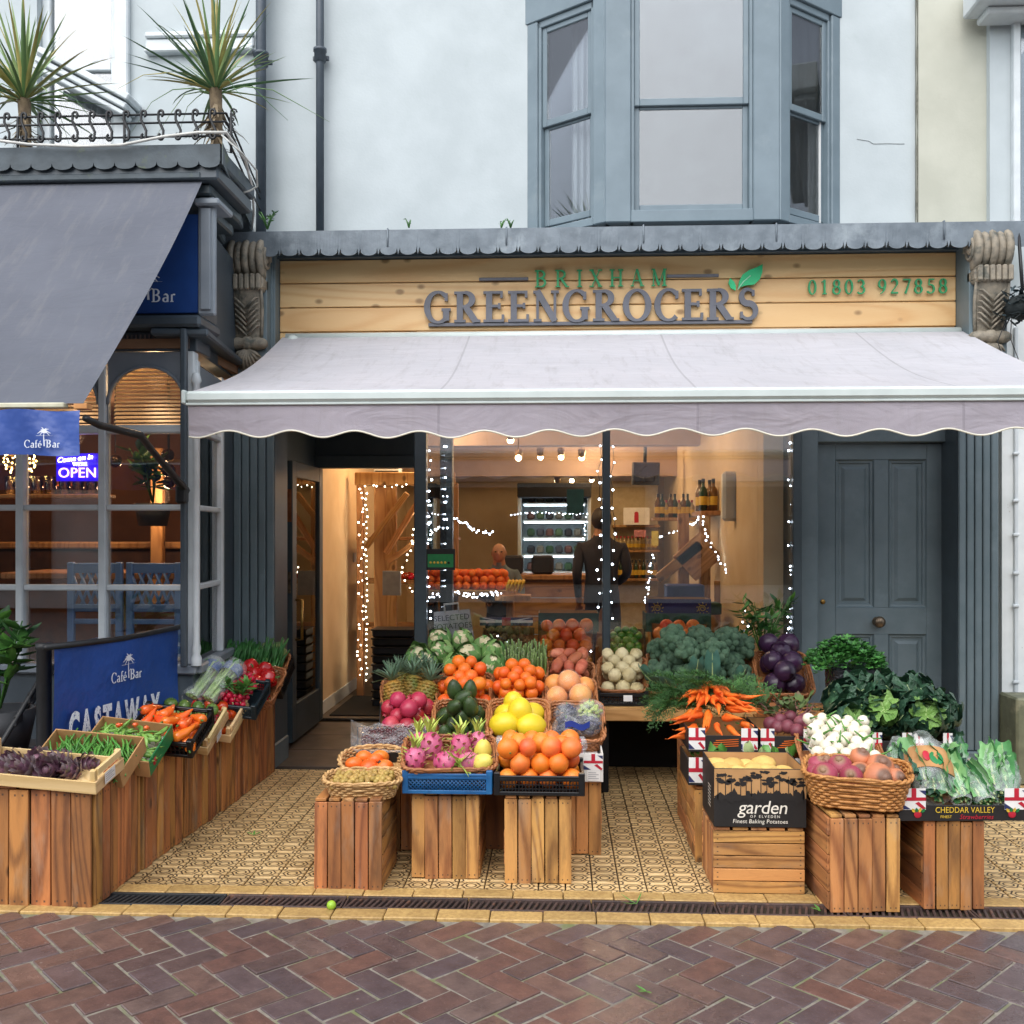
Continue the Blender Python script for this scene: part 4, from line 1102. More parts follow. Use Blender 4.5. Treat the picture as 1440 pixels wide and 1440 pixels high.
# blue sign board
MBL = pm('blue_sign', '#1d4486', '#193d7a', .35, 6); MBW = pm('sign_white', '#dfe4ea', '#d5dbe2', .5)
def palm_logo(mb, cx, cz_, s, M=None):
    """palm over a thin horizon line, unit height s"""
    def st(pts, w):
        L, Rr = [], []
        for i, p in enumerate(pts):
            a = V(pts[max(i - 1, 0)]); c = V(pts[min(i + 1, len(pts) - 1)]); t = (c - a).normalized(); ww = w * (1 - .7 * i / (len(pts) - 1)) / 2
            L.append((p[0] - t.y * ww, p[1] + t.x * ww)); Rr.append((p[0] + t.y * ww, p[1] - t.x * ww))
        for i in range(len(pts) - 1):
            e = -.0012 - .00012 * len(mb.f) % .001
            q = [L[i], Rr[i], Rr[i + 1], L[i + 1]]
            mb.add([(cx + u * s, e, cz_ + v * s) for u, v in q], [(0, 1, 2, 3)], M)
    st([(.02, -.55), (0, -.2), (-.01, .0), (.02, .16)], .07)
    for a in range(11):
        t = R(-20 + a * 22); l = .30 + .06 * math.sin(a * 2.3)
        c, sn = math.cos(t), math.sin(t)
        st([(.02, .16), (.02 + c * l * .5, .16 + sn * l * .5 + .05), (.02 + c * l, .16 + sn * l - .06)], .075)
    st([(-.42, .0), (.45, .0)], .015); st([(.02, -.3), (.12, -.2), (.22, -.24)], .03)
def cafe_bar(parent, m, cx, cz_, h, M, pal=True):
    b = MB(); w = serif_width('Café', h, h * .06)
    serif_text(b, 'Café', cx - w - h * .28, cz_, h, .0012, .12, .06, h * .06, 0, M); b.build('lettering', m, parent)
    b = MB(); serif_text(b, 'Bar', cx + h * .28, cz_, h, .0012, .14, .06, h * .06, 0, M); b.build('lettering', m, parent)
    if pal:
        b = MB(); palm_logo(b, cx, cz_ + h * 1.55, h * 2.5, M); b.build('palm_emblem', m, parent)
cs = thing('cafe_sign', 'royal blue cafe sign board partly hidden behind the dark awning', 'sign', T(0, D(CW) - .052, 0))
b = MB(); bx(LX, X(276, CW - .1), -.02, 0, Z(433, CW - .1), Z(291, CW - .1), .003, b); b.build('board', MBL, cs)
cafe_bar(cs, MBW, X(205, CW - .1), Z(417, CW - .1), (Z(398, CW - .1) - Z(417, CW - .1)), T(0, -.0215, 0))
# upper wall, window and mouldings of the cafe building
UW = 6.4
b = MB(); cb(LX - .6, X(52, UW), UW, UW + .25, 3.2, 6.5, 0, b); cb(X(163, UW), xl - .004, UW, UW + .25, 3.2, 6.5, 0, b); cb(X(52, UW), X(163, UW), UW, UW + .25, 3.2, 3.42, 0, b); cb(X(52, UW), X(163, UW), UW, UW + .25, 5.4, 6.5, 0, b); part(b, 'upper_wall', M_WHITE, cafe)
b = MB()
for x0, x1 in ((X(150, UW), X(163, UW)), (X(52, UW), X(64, UW))): cb(x0, x1, UW + .06, UW + .14, 3.425, 5.399, .006, b)
cb(X(64, UW) + .001, X(150, UW) - .001, UW + .062, UW + .14, 4.6, 4.66, .006, b); part(b, 'sash_frame', M_WPAINT, cafe)
b = MB(); cb(X(163, UW) + .002, X(184, UW), UW - .05, UW, 3.45, 6.2, .01, b); part(b, 'window_architrave', M_WPAINT, cafe)
b = MB(); b.grid(60, 3, lambda u, v: (X(64, UW) + (X(150, UW) - X(64, UW)) * u, D(UW) + .17 + .02 * math.sin(u * 50), 3.43 + v * 1.95)); part(b, 'curtain', pm('white_curtain', '#b9bec1', '#a5abae', .9, 4), cafe)
b = MB(); cb(X(64, UW), X(150, UW), UW + .09, UW + .094, 3.43, 5.39, 0, b); part(b, 'upper_pane', M_GLASS, cafe)
for (y0, y1, dd) in ((36, 44, .05), (44, 58, .03), (58, 66, .06)):
    b = MB(); cb(X(207, UW), X(358, UW), UW - dd, UW + .01, Z(y1, UW), Z(y0, UW) - .002, .008, b); part(b, 'string_moulding', M_WPAINT, cafe)
# raking moulding
p0, p1 = P(52, 68, 6.2), P(180, 136, 6.2)
for k, (off, h, dd) in enumerate(((0, .045, .1), (-.055, .04, .06), (-.1, .03, .03))):
    b = MB(); v = (p1 - p0); L = v.length; a = math.degrees(math.atan2(v.z, v.x))
    b.box((L / 2, .05 + .05, off), (L, .1 + dd, h), T(p0) @ RY(-a), 0, .008); part(b, 'raking_moulding', M_WPAINT, cafe)
# dark corner post with awning bracket
b = MB(); cb(X(256, 5.16), X(264, 5.16), 5.13, 5.17, .79, Z(458, 5.16), .006, b); part(b, 'corner_post', M_CAFE, cafe)

# ---- cafe interior
MCI = pm('cafe_inner_wall', '#6e4a33', '#5a3c2a', .8, 3); MCF = pm('cafe_floor_boards', '#6b4a30', '#50351f', .5, 6, stretch=(1, 8, 1))
b = MB(); cb(LX, -2.13, 8.2, 8.3, .3, 2.55, 0, b); cb(-2.13, -2.07, 6.3, 8.3, .3, 2.55, 0, b); cb(LX - .1, LX, 5.2, 8.3, .3, 2.55, 0, b); part(b, 'inner_wall', MCI, cafe)
b = MB(); cb(LX, -2.13, 5.2, 8.3, .3, .38, 0, b); part(b, 'inner_floor', MCF, cafe)
b = MB(); cb(LX, -2.0, 5.22, 8.3, 2.5, 2.55, 0, b); part(b, 'inner_ceiling', pm('cafe_ceiling', '#8a6a50', '#7a5d46', .9, 3), cafe)
lamp('cafe_lamp', (-2.7, D(6.6), 1.75), 9, .06, (1, .58, .32)); lamp('cafe_lamp', (-3.5, D(7.0), 2.2), 9, .06, (1, .58, .32))
lamp('cafe_lamp', (-2.33, D(5.62), 2.38), 7, .05, (1, .62, .32)); lamp('cafe_lamp', (-2.8, D(5.62), 2.38), 5, .05, (1, .62, .32))
MCH = pm('powder_blue_chair', '#76a3dc', '#6a96cf', .5, 8)
def lattice_chair(px, py, d, label):
    t = thing('lattice_chair', label, 'chair', T(P(px, py, d).x, D(d), .38), 'pale blue chairs in the cafe window')
    w, h = .29, .95
    b = MB()
    for s in (-1, 1): b.box((s * w / 2, 0, h / 2), (.04, .035, h), None, 0, .006)
    b.build('frame', MCH, t)
    for z, hh in ((h - .035, .06), (.68, .045), (.6, .03)):
        b = MB(); b.box((0, .001, z), (w - .04, .028, hh), None, 0, .004); b.build('rail', MCH, t)
    for k in range(5):
        for s in (-1, 1):
            b = MB(); x = -.1 + k * .05
            b.tube([(x - s * .04, .0 + s * .004, .69), (x + s * .04, s * .004, h - .06)], .009, 5); b.build('lattice_bar', MCH, t)
    b = MB(); b.box((0, .2, .45), (w + .06, .38, .03), None, 0, .01); b.build('seat', MCH, t)
    for s in (-1, 1):
        b = MB(); b.box((s * w / 2, .36, .215), (.035, .035, .43), None, 0, .005); b.build('leg', MCH, t)
lattice_chair(134, 800, 5.7, 'pale blue lattice backed chair under the neon sign'); lattice_chair(217, 800, 5.7, 'pale blue lattice backed chair by the corner of the cafe window')
t = thing('cafe_table', 'wooden cafe table behind the blue chairs', 'table', T(-2.75, D(6.15), .38))
b = MB(); b.box((0, 0, .86), (1.3, .55, .04), None, 0, .006); b.build('table_top', M_OAK, t)
b = MB(); b.box((0, 0, .42), (.1, .1, .84), None, 0, .01); b.build('table_leg', M_OAK, t)
t = thing('wooden_counter', 'timber bar counter with shelf at the back of the cafe', 'counter', T(-3.3, D(7.4), .38))
b = MB(); b.box((0, 0, .5), (1.9, .4, 1.0), None, 0, .01); b.build('counter_front', pm('dark_timber', '#5b3a22', '#432a19', .6, 10), t)
b = MB(); b.box((0, .0, 1.03), (2.0, .5, .05), None, 0, .01); b.build('counter_top', M_OAK, t)
for i, xx in enumerate((-2.9, -2.68)):
    b = MB(); b.box((0, 0, .55), (.085, .06, 1.1), None, 0, .006); o = b.build('wooden_post', M_OAK, None, T(xx + .1, D(6.8), 1.0)); tag(o, ('left' if i == 0 else 'right') + ' one of two timber posts behind the neon sign', 'post')
# drinking glasses on a shelf at the far left
for k in range(7):
    b = MB(); b.lathe([(.03, 0), (.032, .001), (.036, .11), (.033, .11), (.029, .006), (0, .005)], 10); o = b.build('drinking_glass', glassm('tumbler%d' % k, (.95, .9, .85), .05, .12), None, T(-3.35 + k * .085, D(5.9), 1.74)); tag(o, 'glass tumbler on the shelf behind the cafe window', 'glass', 'tumblers on the cafe shelf')
b = MB(); b.box((-3.1, D(5.9), 1.725), (.75, .16, .025), None, 0, .004); o = b.build('glass_shelf', M_OAK); tag(o, 'narrow wooden shelf holding tumblers in the cafe window', 'shelf')
# neon sign
def neon():
    d = 5.85
    t = thing('neon_sign', 'violet neon sign reading OPEN in the cafe window', 'neon sign', T(P(108, 657, d)))
    w, h = X(138, d) - X(78, d), Z(637, d) - Z(677, d)
    b = MB(); b.box((0, .012, 0), (w, .008, h)); b.build('backing', emit('violet_panel', '#2a12c8', .7), t)
    MN = emit('neon_white_violet', '#d9c6ff', 5); MNO = emit('neon_violet', '#b98cff', 4)
    o = obj('lettering', text_mesh('OPEN', .085, .006, MNO, space=1.05), t, T(.005, -.004, -.062) @ UP @ S(1.05, 1, 1))
    obj('lettering', text_mesh("WE'RE", .032, .006, MN), t, T(.02, -.004, .008) @ UP)
    obj('lettering', text_mesh('Come on in', .046, .006, MN, shear=.3), t, T(-.01, -.004, .038) @ RY(-6) @ UP)
neon()
def pendant(px, py, d, r, m, label, ball=False):
    p = P(px, py, d)
    t = thing('pendant_lamp', label, 'lamp', T(p))
    b = MB()
    if ball: b.sphere(r, 16, 10)
    else: b.lathe([(r, 0), (r * .8, .03), (r * .35, .06), (.015, .09)], 16)
    b.build('lamp_shade', m, t)
    b = MB(); b.tube([(0, 0, .05), (0, 0, 2.5 - p.z)], .004, 5); b.build('flex', M_BLACK, t)
    if not ball:
        b = MB(); b.lathe([(0, .004), (r * .9, .004)], 14); b.build('lit_underside', emit('orange_lamp', '#ff8a3a', 9), t)
pendant(88, 683, 6.2, .062, pm('copper_shade', '#b0562a', '#8f4420', .4, metal=.5), 'copper pendant lamp glowing orange below the neon sign')
for px, py, dd in ((162, 648, 6.0), (236, 640, 6.2), (237, 661, 5.9), (238, 678, 6.4)): pendant(px, py, dd, .042, pm('dark_glass_ball%d' % px, '#3b2a1d', '#2c2018', .12, metal=.6), {162: 'dark round pendant lamp in the middle of the cafe window', 236: 'topmost of three dark ball lamps by the cafe corner', 237: 'middle one of three dark ball lamps by the cafe corner', 238: 'lowest of three dark ball lamps by the cafe corner'}[px], True)
t = thing('string_light_ball', 'ball of warm string lights at the far left of the cafe window', 'lamp', T(P(28, 648, 5.9)))
b = MB(); b.sphere(.006, 6, 4); me = b.mesh('bulb', emit('warm_string_glow', '#ffcf7a', 14))
for k in range(60):
    a = k * 2.39996; z = 1 - 2 * (k + .5) / 60; r_ = math.sqrt(1 - z * z)
    obj('bulb', me, t, T(.09 * r_ * math.cos(a), .09 * r_ * math.sin(a), .09 * z))
b = MB(); b.tube([(.088 * math.cos(k * .8) * math.sin(k * .1), .088 * math.sin(k * .8) * math.sin(k * .1), .088 * math.cos(k * .1)) for k in range(32)], .002, 4); b.build('wire', M_BRASS, t)
# leafy plant inside, far corner of the cafe window
def leafy(name, label, cat, base, h, r, nl, mats, L=.1, w=.05, stems=4, seed=0, group=None, pot=None, curl=.6, sq=1.0):
    rr = random.Random(seed)
    t = thing(name, label, cat, T(base), group)
    mes = []
    for k in range(4):
        b = MB(); b.leaf(L * rr.uniform(.8, 1.2), w * rr.uniform(.8, 1.2), None, 0, curl * rr.uniform(.6, 1.3), .2, 5); mes.append(b.mesh('leaf', mats[k % len(mats)]))
    b = MB()
    tips = []
    for k in range(stems):
        a = rr.uniform(0, 6.28); e = V((math.cos(a) * r * rr.uniform(.3, .9), math.sin(a) * r * rr.uniform(.3, .9) * sq, h * rr.uniform(.75, 1.0)))
        pth = [V((0, 0, 0)), e * .5 + V((0, 0, h * .12)), e]
        b.tube(pth, [.006, .005, .002], 5); tips.append(pth)
    b.build('stem', mats[0], t)
    for k in range(nl):
        pth = rr.choice(tips); u = rr.uniform(.25, 1)
        p = pth[0].lerp(pth[1], u * 2) if u < .5 else pth[1].lerp(pth[2], u * 2 - 1)
        obj('leaf', mes[k % 4], t, T(p) @ RZ(rr.uniform(0, 360)) @ RX(rr.uniform(-35, 40)) @ RY(rr.uniform(-25, 25)))
    if pot:
        b = MB(); b.lathe([(0, -pot), (.6 * pot, -pot), (.8 * pot, 0), (.7 * pot, 0), (.6 * pot, -.04), (0, -.04)], 16); b.build('pot', pm('pot_' + name, '#33363a', '#2a2c30', .6), t)
    return t
MLF = [pm('leaf_green_a', '#4a7a35', '#35602a', .45, 12), pm('leaf_green_b', '#5f9440', '#477a32', .45, 12), pm('leaf_green_c', '#2f5a2c', '#244823', .45, 12)]
leafy('indoor_plant', 'leafy green plant inside the cafe window by the corner', 'plant', P(215, 708, 6.0), .36, .2, 60, MLF, .12, .05, 7, 3, pot=.14)

# ------------------------------------------------------------------ cafe awning
def cafe_awning():
    t = thing('cafe_awning', 'dark blue grey cafe awning sloping steeply over the pavement', 'awning')
    xr_, df, db = X(285, 5.11), 3.80, 5.11
    zf, zb = Z(563, df), Z(246, db)
    MF = fabric('slate_canvas', '#5f636d', '#565a64', .12)
    b = MB(); b.grid(24, 20, lambda u, v: (LX + (xr_ - LX) * u, D(df) + (D(db) - D(df)) * v, zf + (zb - zf) * v - .05 * math.sin(math.pi * v) * (.4 + .6 * u) - .012 * math.sin(math.pi * v) * math.sin(u * 23 + v * 3)))
    b.build('canopy', MF, t)
    b = MB(); bx(LX, X(93, df), D(df) - .02, D(df) + .02, Z(570, df), Z(562.5, df), .004, b); b.build('front_bar', pm('cream_bar', '#c9c6ae', '#b7b49c', .5, 15), t)
    b = MB(); bx(LX, xr_, D(db) - .037, D(db) + .03, zb, zb + .035, .006, b); b.build('back_bar', M_LEADD, t)
    b = MB(); bx(X(103, df), X(122, df), D(df) - .0, D(df) + .05, Z(571, df), Z(563, df), .002, b); b.build('timber_end', pm('bare_timber', '#c98f55', '#b57c44', .6), t)
    pts = [P(120, 588, df + .02), P(140, 598, 3.95), P(197, 612, 4.35), P(215, 635, 4.6), P(262, 690, CW - .1)]
    b = MB(); b.tube(pts, [.014, .016, .018, .016, .02], 8); b.build('folding_arm', M_BLACK, t)
    b = MB(); b.tube([P(258, 555, CW - .1), P(257, 640, CW - .1), P(257, 716, CW - .1)], .011, 8); b.box(tuple(P(256, 695, 5.11)), (.06, .05, .1), None, 0, .012); b.build('arm_bracket', M_BLACK, t)
    MVL = pm('blue_vinyl', '#3a559b', '#31498a', .32, 4, bump=.5, bscale=7, bdist=.02)
    x1 = X(113, df - .02); za, zc = Z(573, df - .02), Z(638, df - .02)
    def vf(u, v): return (LX + (x1 - LX) * u, D(df) - .03 + .012 * math.sin(u * 40) * v + .006 * math.sin(u * 90 + v * 4), zc + (za - zc) * v + .004 * math.sin(u * 50))
    b = MB(); b.grid(90, 8, vf); b.build('valance', MVL, t)
    cafe_bar(t, MBW, X(65, df - .03), Z(627, df - .03), Z(616, df - .03) - Z(627, df - .03), T(0, D(df) - .047, 0))
cafe_awning()

# ------------------------------------------------------------------ railing and spiky plants on the cafe roof
def railing():
    t = thing('roof_railing', 'black wrought iron scrollwork railing along the cafe roof edge', 'railing', T(0, D(5.17), 0))
    d = 5.17; x1 = X(318, d); zs = [Z(y, d) for y in (150, 162, 182)]
    for z in zs:
        b = MB(); b.tube([(LX, 0, z), (x1, 0, z)], .006, 6); b.build('rail', M_BLACK, t)
    def scroll():
        pts = []
        for k in range(11): a = R(-60 + k * 27); pts.append((.014 * math.cos(a) , 0, .018 * math.sin(a) + .06))
        pts = pts[::1]
        s = [(.013 * math.cos(R(a)), 0, .062 + .016 * math.sin(R(a))) for a in range(-80, 200, 28)]
        e = [(-.013 * math.cos(R(a)), 0, -.062 - .016 * math.sin(R(a))) for a in range(200, -81, -28)]
        return s + [(-.014, 0, .03), (.0, 0, 0), (.014, 0, -.03)] + e
    b = MB(); b.tube(scroll(), .0075, 6); me = b.mesh('scroll', M_BLACK)
    k = 0
    while x1 - .02 - k * .0935 > LX:
        obj('scroll', me, t, T(x1 - .07 - k * .0935, -.008, Z(166, d)) @ RZ(rnd.uniform(-8, 8))); k += 1
    for px in (175, 325, 25):
        b = MB(); b.tube([(X(px, d), 0, cz - .0), (X(px, d), 0, zs[0])], .007, 6); b.build('upright', M_BLACK, t)
    # scrolled end panel turning back
    for k in range(5):
        b = MB(); b.tube([(x1 + .012 + .02 * math.cos(a * .7) * (1 - a / 14), .02 + .015 * k, zs[2] - .01 + k * .042 + .022 * math.sin(a * .7) * (1 - a / 14)) for a in range(12)], .005, 5); b.build('end_scroll', M_BLACK, t)
    for z in zs:
        b = MB(); b.tube([(x1, 0, z), (x1 - .2, 1.3, z)], .006, 6); b.build('side_rail', M_BLACK, t)
railing()
MCORD = [pm('sword_leaf_a', '#76945f', '#5c7c4a', .45, 9, stretch=(1, .1, 1)), pm('sword_leaf_b', '#94a970', '#76905a', .45, 9), pm('sword_leaf_c', '#547a50', '#456a46', .45, 9), pm('sword_leaf_yellow', '#b3a765', '#8f8a4d', .5, 9)]
MDRY = pm('dry_leaf', '#9a8a70', '#7c6c55', .8, 12)
def cordyline(px, py, d, label, seed, lean=0.0, longer=1.0):
    rr = random.Random(seed)
    p = P(px, py, d); base = V((p.x, p.y, cz - .01))
    t = thing('spiky_cordyline', label, 'plant', T(base), 'spiky plants on the cafe roof')
    h = p.z - base.z
    b = MB(); b.tube([(0, 0, 0), (.01, 0, h * .5), (0, 0, h + .03)], [.034, .03, .036], 10, None, 0); b.build('trunk', pm('fibrous_trunk%d' % seed, '#7a6a52', '#5c4e3c', .9, 30, bump=.8, bscale=60), t)
    mes = []
    for k in range(8):
        L = rr.uniform(.34, .58) * longer; w = rr.uniform(.022, .034); cv = rr.uniform(.05, .5) if k < 6 else rr.uniform(.8, 1.4)
        b = MB(); n = 7; pts = []
        def f(u, v):
            ww = w * (1 - v) ** .6 * min(1, .45 + v * 4); a = cv * v
            return ((u - .5) * ww, L * v * math.cos(a * .6), -L * v * math.sin(a) * .35 + abs(u - .5) * ww * .6)
        b.grid(3, n, f); mes.append(b.mesh('leaf', MCORD[k % 3 if rr.random() > .2 else 3]))
    for k in range(88):
        el = rr.choice((85, 75, 68, 60, 52, 45, 35, 22, 8)) + rr.uniform(-8, 8); az = rr.uniform(0, 360)
        obj('leaf', mes[rr.randrange(8)], t, T(0, 0, h + .02) @ RZ(az) @ RX(el) @ RY(rr.uniform(-15, 15)) @ T(0, .03, 0))
    dm = []
    for k in range(3):
        b = MB(); L = rr.uniform(.2, .32)
        b.grid(3, 6, lambda u, v: ((u - .5) * .03 * (1.1 - v), L * v, .07 * v * v + .012 * math.sin(v * 9 + k)), None, 0); dm.append(b.mesh('dry_leaf', MDRY))
    for k in range(70):
        obj('dry_leaf', dm[k % 3], t, T(0, 0, h * rr.uniform(.4, 1.02)) @ RZ(rr.uniform(0, 360)) @ RX(rr.uniform(-85, -40)) @ S(rr.uniform(.5, .9)))
    # a few long wiry drooping leaves
    for k in range(7):
        az = rr.uniform(0, 6.28); L = rr.uniform(.4, .75)
        b = MB(); b.tube([(math.cos(az) * L * q, math.sin(az) * L * q * .5, h + .12 * math.sin(q * 2.4) - .25 * q * q * rr.uniform(.6, 1.1)) for q in (0, .25, .5, .75, 1)], [.004, .004, .003, .002, .001], 4); b.build('wiry_leaf', MCORD[k % 4], t)
cordyline(34, 148, 5.42, 'spiky green cordyline at the far left of the cafe roof', 5, longer=1.0)
cordyline(303, 134, 5.45, 'large spiky cordyline at the right corner of the cafe roof', 9, longer=1.1)
# trailing cable
b = MB()
pts = [P(-40, 193, 5.02), P(40, 203, 5.02), P(110, 206, 5.02), P(170, 204, 5.02), P(230, 192, 5.02), P(280, 186, 5.02), P(318, 186, 5.01), P(345, 225, 5.3), P(355, 265, 5.65), P(357, 300, 6.0), P(354, 322, 6.1)]
b.tube(pts, .008, 6); o = b.build('roof_cable', pm('white_cable', '#c9c9c4', '#b5b5af', .6)); tag(o, 'pale cable draped along the lead edge of the cafe roof', 'cable')
b = MB(); b.tube([P(312, 190, CW - .1), P(340, 215, 5.0), P(361, 240, 5.3), P(362, 262, 5.4), P(352, 268, 5.4), P(343, 271, 5.4)], .005, 6); o = b.build('loose_wire', pm('white_wire', '#bfc0bc', '#aeb0ab', .6)); tag(o, 'thin loose wire looping beside the cafe drainpipe', 'wire')
# weeds in the gutter
leafy('gutter_weed', 'small weeds growing where the shop ledge meets the cafe roof', 'plant', P(376, 322, 6.2), .12, .1, 30, MLF, .035, .014, 6, 21)
for k, (px, py) in enumerate(((575, 320), (705, 320), (718, 320))):
    leafy('gutter_weed', ['tiny weed on the shop ledge below the plain wall', 'thin weed on the ledge just left of the bay window', 'wispy weed on the ledge touching the bay window'][k], 'plant', P(px, py, 6.4), .06, .04, 6, MLF, .02, .007, 4, 31 + k)

# ------------------------------------------------------------------ banner, posts, chair and pot plant
def banner():
    A, B_ = V((X(76, 4.25), D(4.25), 0)), V((X(251, 5.2), D(5.2), 0))
    zA, zB = Z(911, 4.25), Z(887, 5.2)
    v = B_ - A; L = v.length; a = math.degrees(math.atan2(v.y, v.x))
    t = thing('cafe_banner', 'royal blue cafe windbreak banner with white lettering behind the crates', 'banner', T(A) @ RZ(a))
    H = .62
    MB_ = pm('banner_blue', '#1f4a96', '#1a4288', .5, 4, bump=.6, bscale=9, bdist=.02)
    b = MB()
    def f(u, w):
        zt0 = zA + (zB - zA) * u - .012 * math.sin(math.pi * u)
        return (L * u, .006 * math.sin(u * 9) + .01 * math.sin(w * 5 + u * 4) * (1 - w), zt0 - H * (1 - w))
    b.grid(30, 14, f); b.build('cloth', MB_, t)
    b = MB(); b.tube([(-.06, .0, zA - .004), (L * .5, 0, (zA + zB) / 2 - .012), (L + .07, 0, zB + .012)], .014, 8); b.build('top_rod', M_BLACK, t)
    zc = (zA + zB) / 2
    M = T(0, -.02, 0)
    cafe_bar(t, MBW, L * .52, zc - .215, .05, M)
    m, nt, bb = new_mat('distressed_white')
    vec = coords(nt); n = ntex(nt, vec, 60, 5, .75)
    nt.links.new(mixc(nt, ramp(nt, n, .56, .6), lin('#e3e7ee'), lin('#22488f')), bb.inputs['Base Color']); setin(bb, Roughness=.6)
    x = .07
    for k, c in enumerate('CASTAWAY'):
        me = text_mesh(c, .2, .001, m, 'LEFT', bold=.009); me2 = me
        w = max(q.co.x for q in me.vertices)
        obj('lettering', me, t, T(x, -.022, zA + (zB - zA) * (x / L) - .455) @ UP @ S(.5, 1, 1)); x += w * .5 + .016
banner()
b = MB(); b.lathe([(.04, 0), (.04, .02), (.032, .03), (.032, .98), (.036, .985), (.036, 1.01), (0, 1.012)], 16); o = b.build('bollard_post', M_BLACK, None, T(X(62, 4.3), D(4.3), 0)); tag(o, 'round black metal post holding the left end of the blue banner', 'post')
def bistro_chair():
    t = thing('folding_chair', 'black metal folding chair at the far left behind the crates', 'chair', T(X(2, 4.45), D(4.45), 0) @ RZ(20))
    def bar(a, c, r=.012, nm='leg'):
        b = MB(); b.tube([a, c], r, 8); b.build(nm, M_BLACK, t)
    for y in (-.19, .19):
        bar((-.28, y, 0), (.2, y, .86)); bar((.22, y, 0), (-.16, y, .46))
    for k in range(6): 
        b = MB(); b.box((-.13 + k * .06, 0, .46), (.045, .4, .016), None, 0, .004); b.build('seat_slat', M_BLACK, t)
    for z in (.66, .76, .84): 
        b = MB(); b.box((.09 + (z - .66) * .56, 0, z), (.014, .4, .05), None, 0, .004); b.build('back_slat', M_BLACK, t)
bistro_chair()
leafy('potted_laurel', 'glossy green potted plant at the left edge beside the banner', 'plant', V((X(0, 4.5), D(4.5), .68)), .42, .22, 70, MLF, .11, .06, 8, 8, pot=.2)
# thing holding the pot: low dark planter stand
b = MB(); bx(-.2, .2, -.2, .2, 0, .479, .01, b); o = b.build('planter_stand', M_CAFE, None, T(X(0, 4.5) - .1, D(4.6), 0)); tag(o, 'dark box stand under the potted plant at the left edge', 'stand')
# dark hanging bits at the right edge beside the console
t = thing('hanging_basket', 'dark straggly hanging basket beside the right stone bracket', 'hanging basket', T(P(1438, 432, 6.0)))
b = MB(); b.sphere(.10, 14, 8, S(1, 1, .75)); b.build('basket', pm('dark_foliage_bowl', '#232b2c', '#161c1c', .9, 30, bump=1, bscale=40), t)
b = MB()
rr = random.Random(4)
for k in range(150):
    a = rr.uniform(0, 6.28); q = rr.uniform(.04, .12); b.leaf(.06, .025, T(q * math.cos(a), q * math.sin(a), rr.uniform(-.08, .12)) @ RZ(rr.uniform(0, 360)) @ RX(rr.uniform(-60, 40)))
b.build('foliage', pm('dark_blue_foliage', '#2c3f45', '#1f2d33', .6, 14), t)
for k in range(9):
    a = rr.uniform(0, 6.28); b = MB(); b.tube([(.08 * math.cos(a), .08 * math.sin(a), -.05), (.14 * math.cos(a + .3), .14 * math.sin(a + .3), -.2), (.08 * math.cos(a + 1), .1 * math.sin(a), -.38)], .003, 4); b.build('trailing_stem', M_BLACK, t)
b = MB(); b.tube([(0, 0, .1), (0, .05, .45), (0, .36, .45)], .01, 6); b.build('bracket', M_BLACK, t)

# ------------------------------------------------------------------ the other side of the street (seen only in reflections)
opp = thing('opposite_terrace', 'terrace of shops across the street, mirrored in the windows', 'building', T(0, -15, 0))
b = MB(); bx(-16, 16, -3, 0, 3.4, 5.2, 0, b); bx(-16, 16, -3, -.05, 0, 3.4, 0, b); b.build('facade', pm('opposite_render', '#b5b5b0', '#a0a09b', .9, 1), opp)
b = MB(); bx(-16.2, 16.2, -3, .2, 5.2, 5.5, 0, b); b.build('parapet', M_LEADD, opp)
for k in range(10):
    b = MB(); bx(-.45, .45, -.02, .02, 3.6, 5.0, .02, b); b.build('window', M_DGREY, opp, T(-14 + k * 3, .01, 0))
for k in range(5):
    b = MB(); bx(-2.4, 2.4, -.04, .05, .4, 2.5, .02, b); b.build('shop_window', M_DARK, opp, T(-12.5 + k * 6, 0, 0))
    b = MB(); bx(-2.6, 2.6, 0, .12, 2.6, 3.15, .02, b); b.build('fascia_board', M_WHITE if k != 2 else M_LEAD, opp, T(-12.5 + k * 6, 0, 0))
obj('lettering', text_mesh('ANIMAL', .42, .02, M_DGREY), opp, T(-6.6, .135, 2.72) @ RZ(180) @ UP)
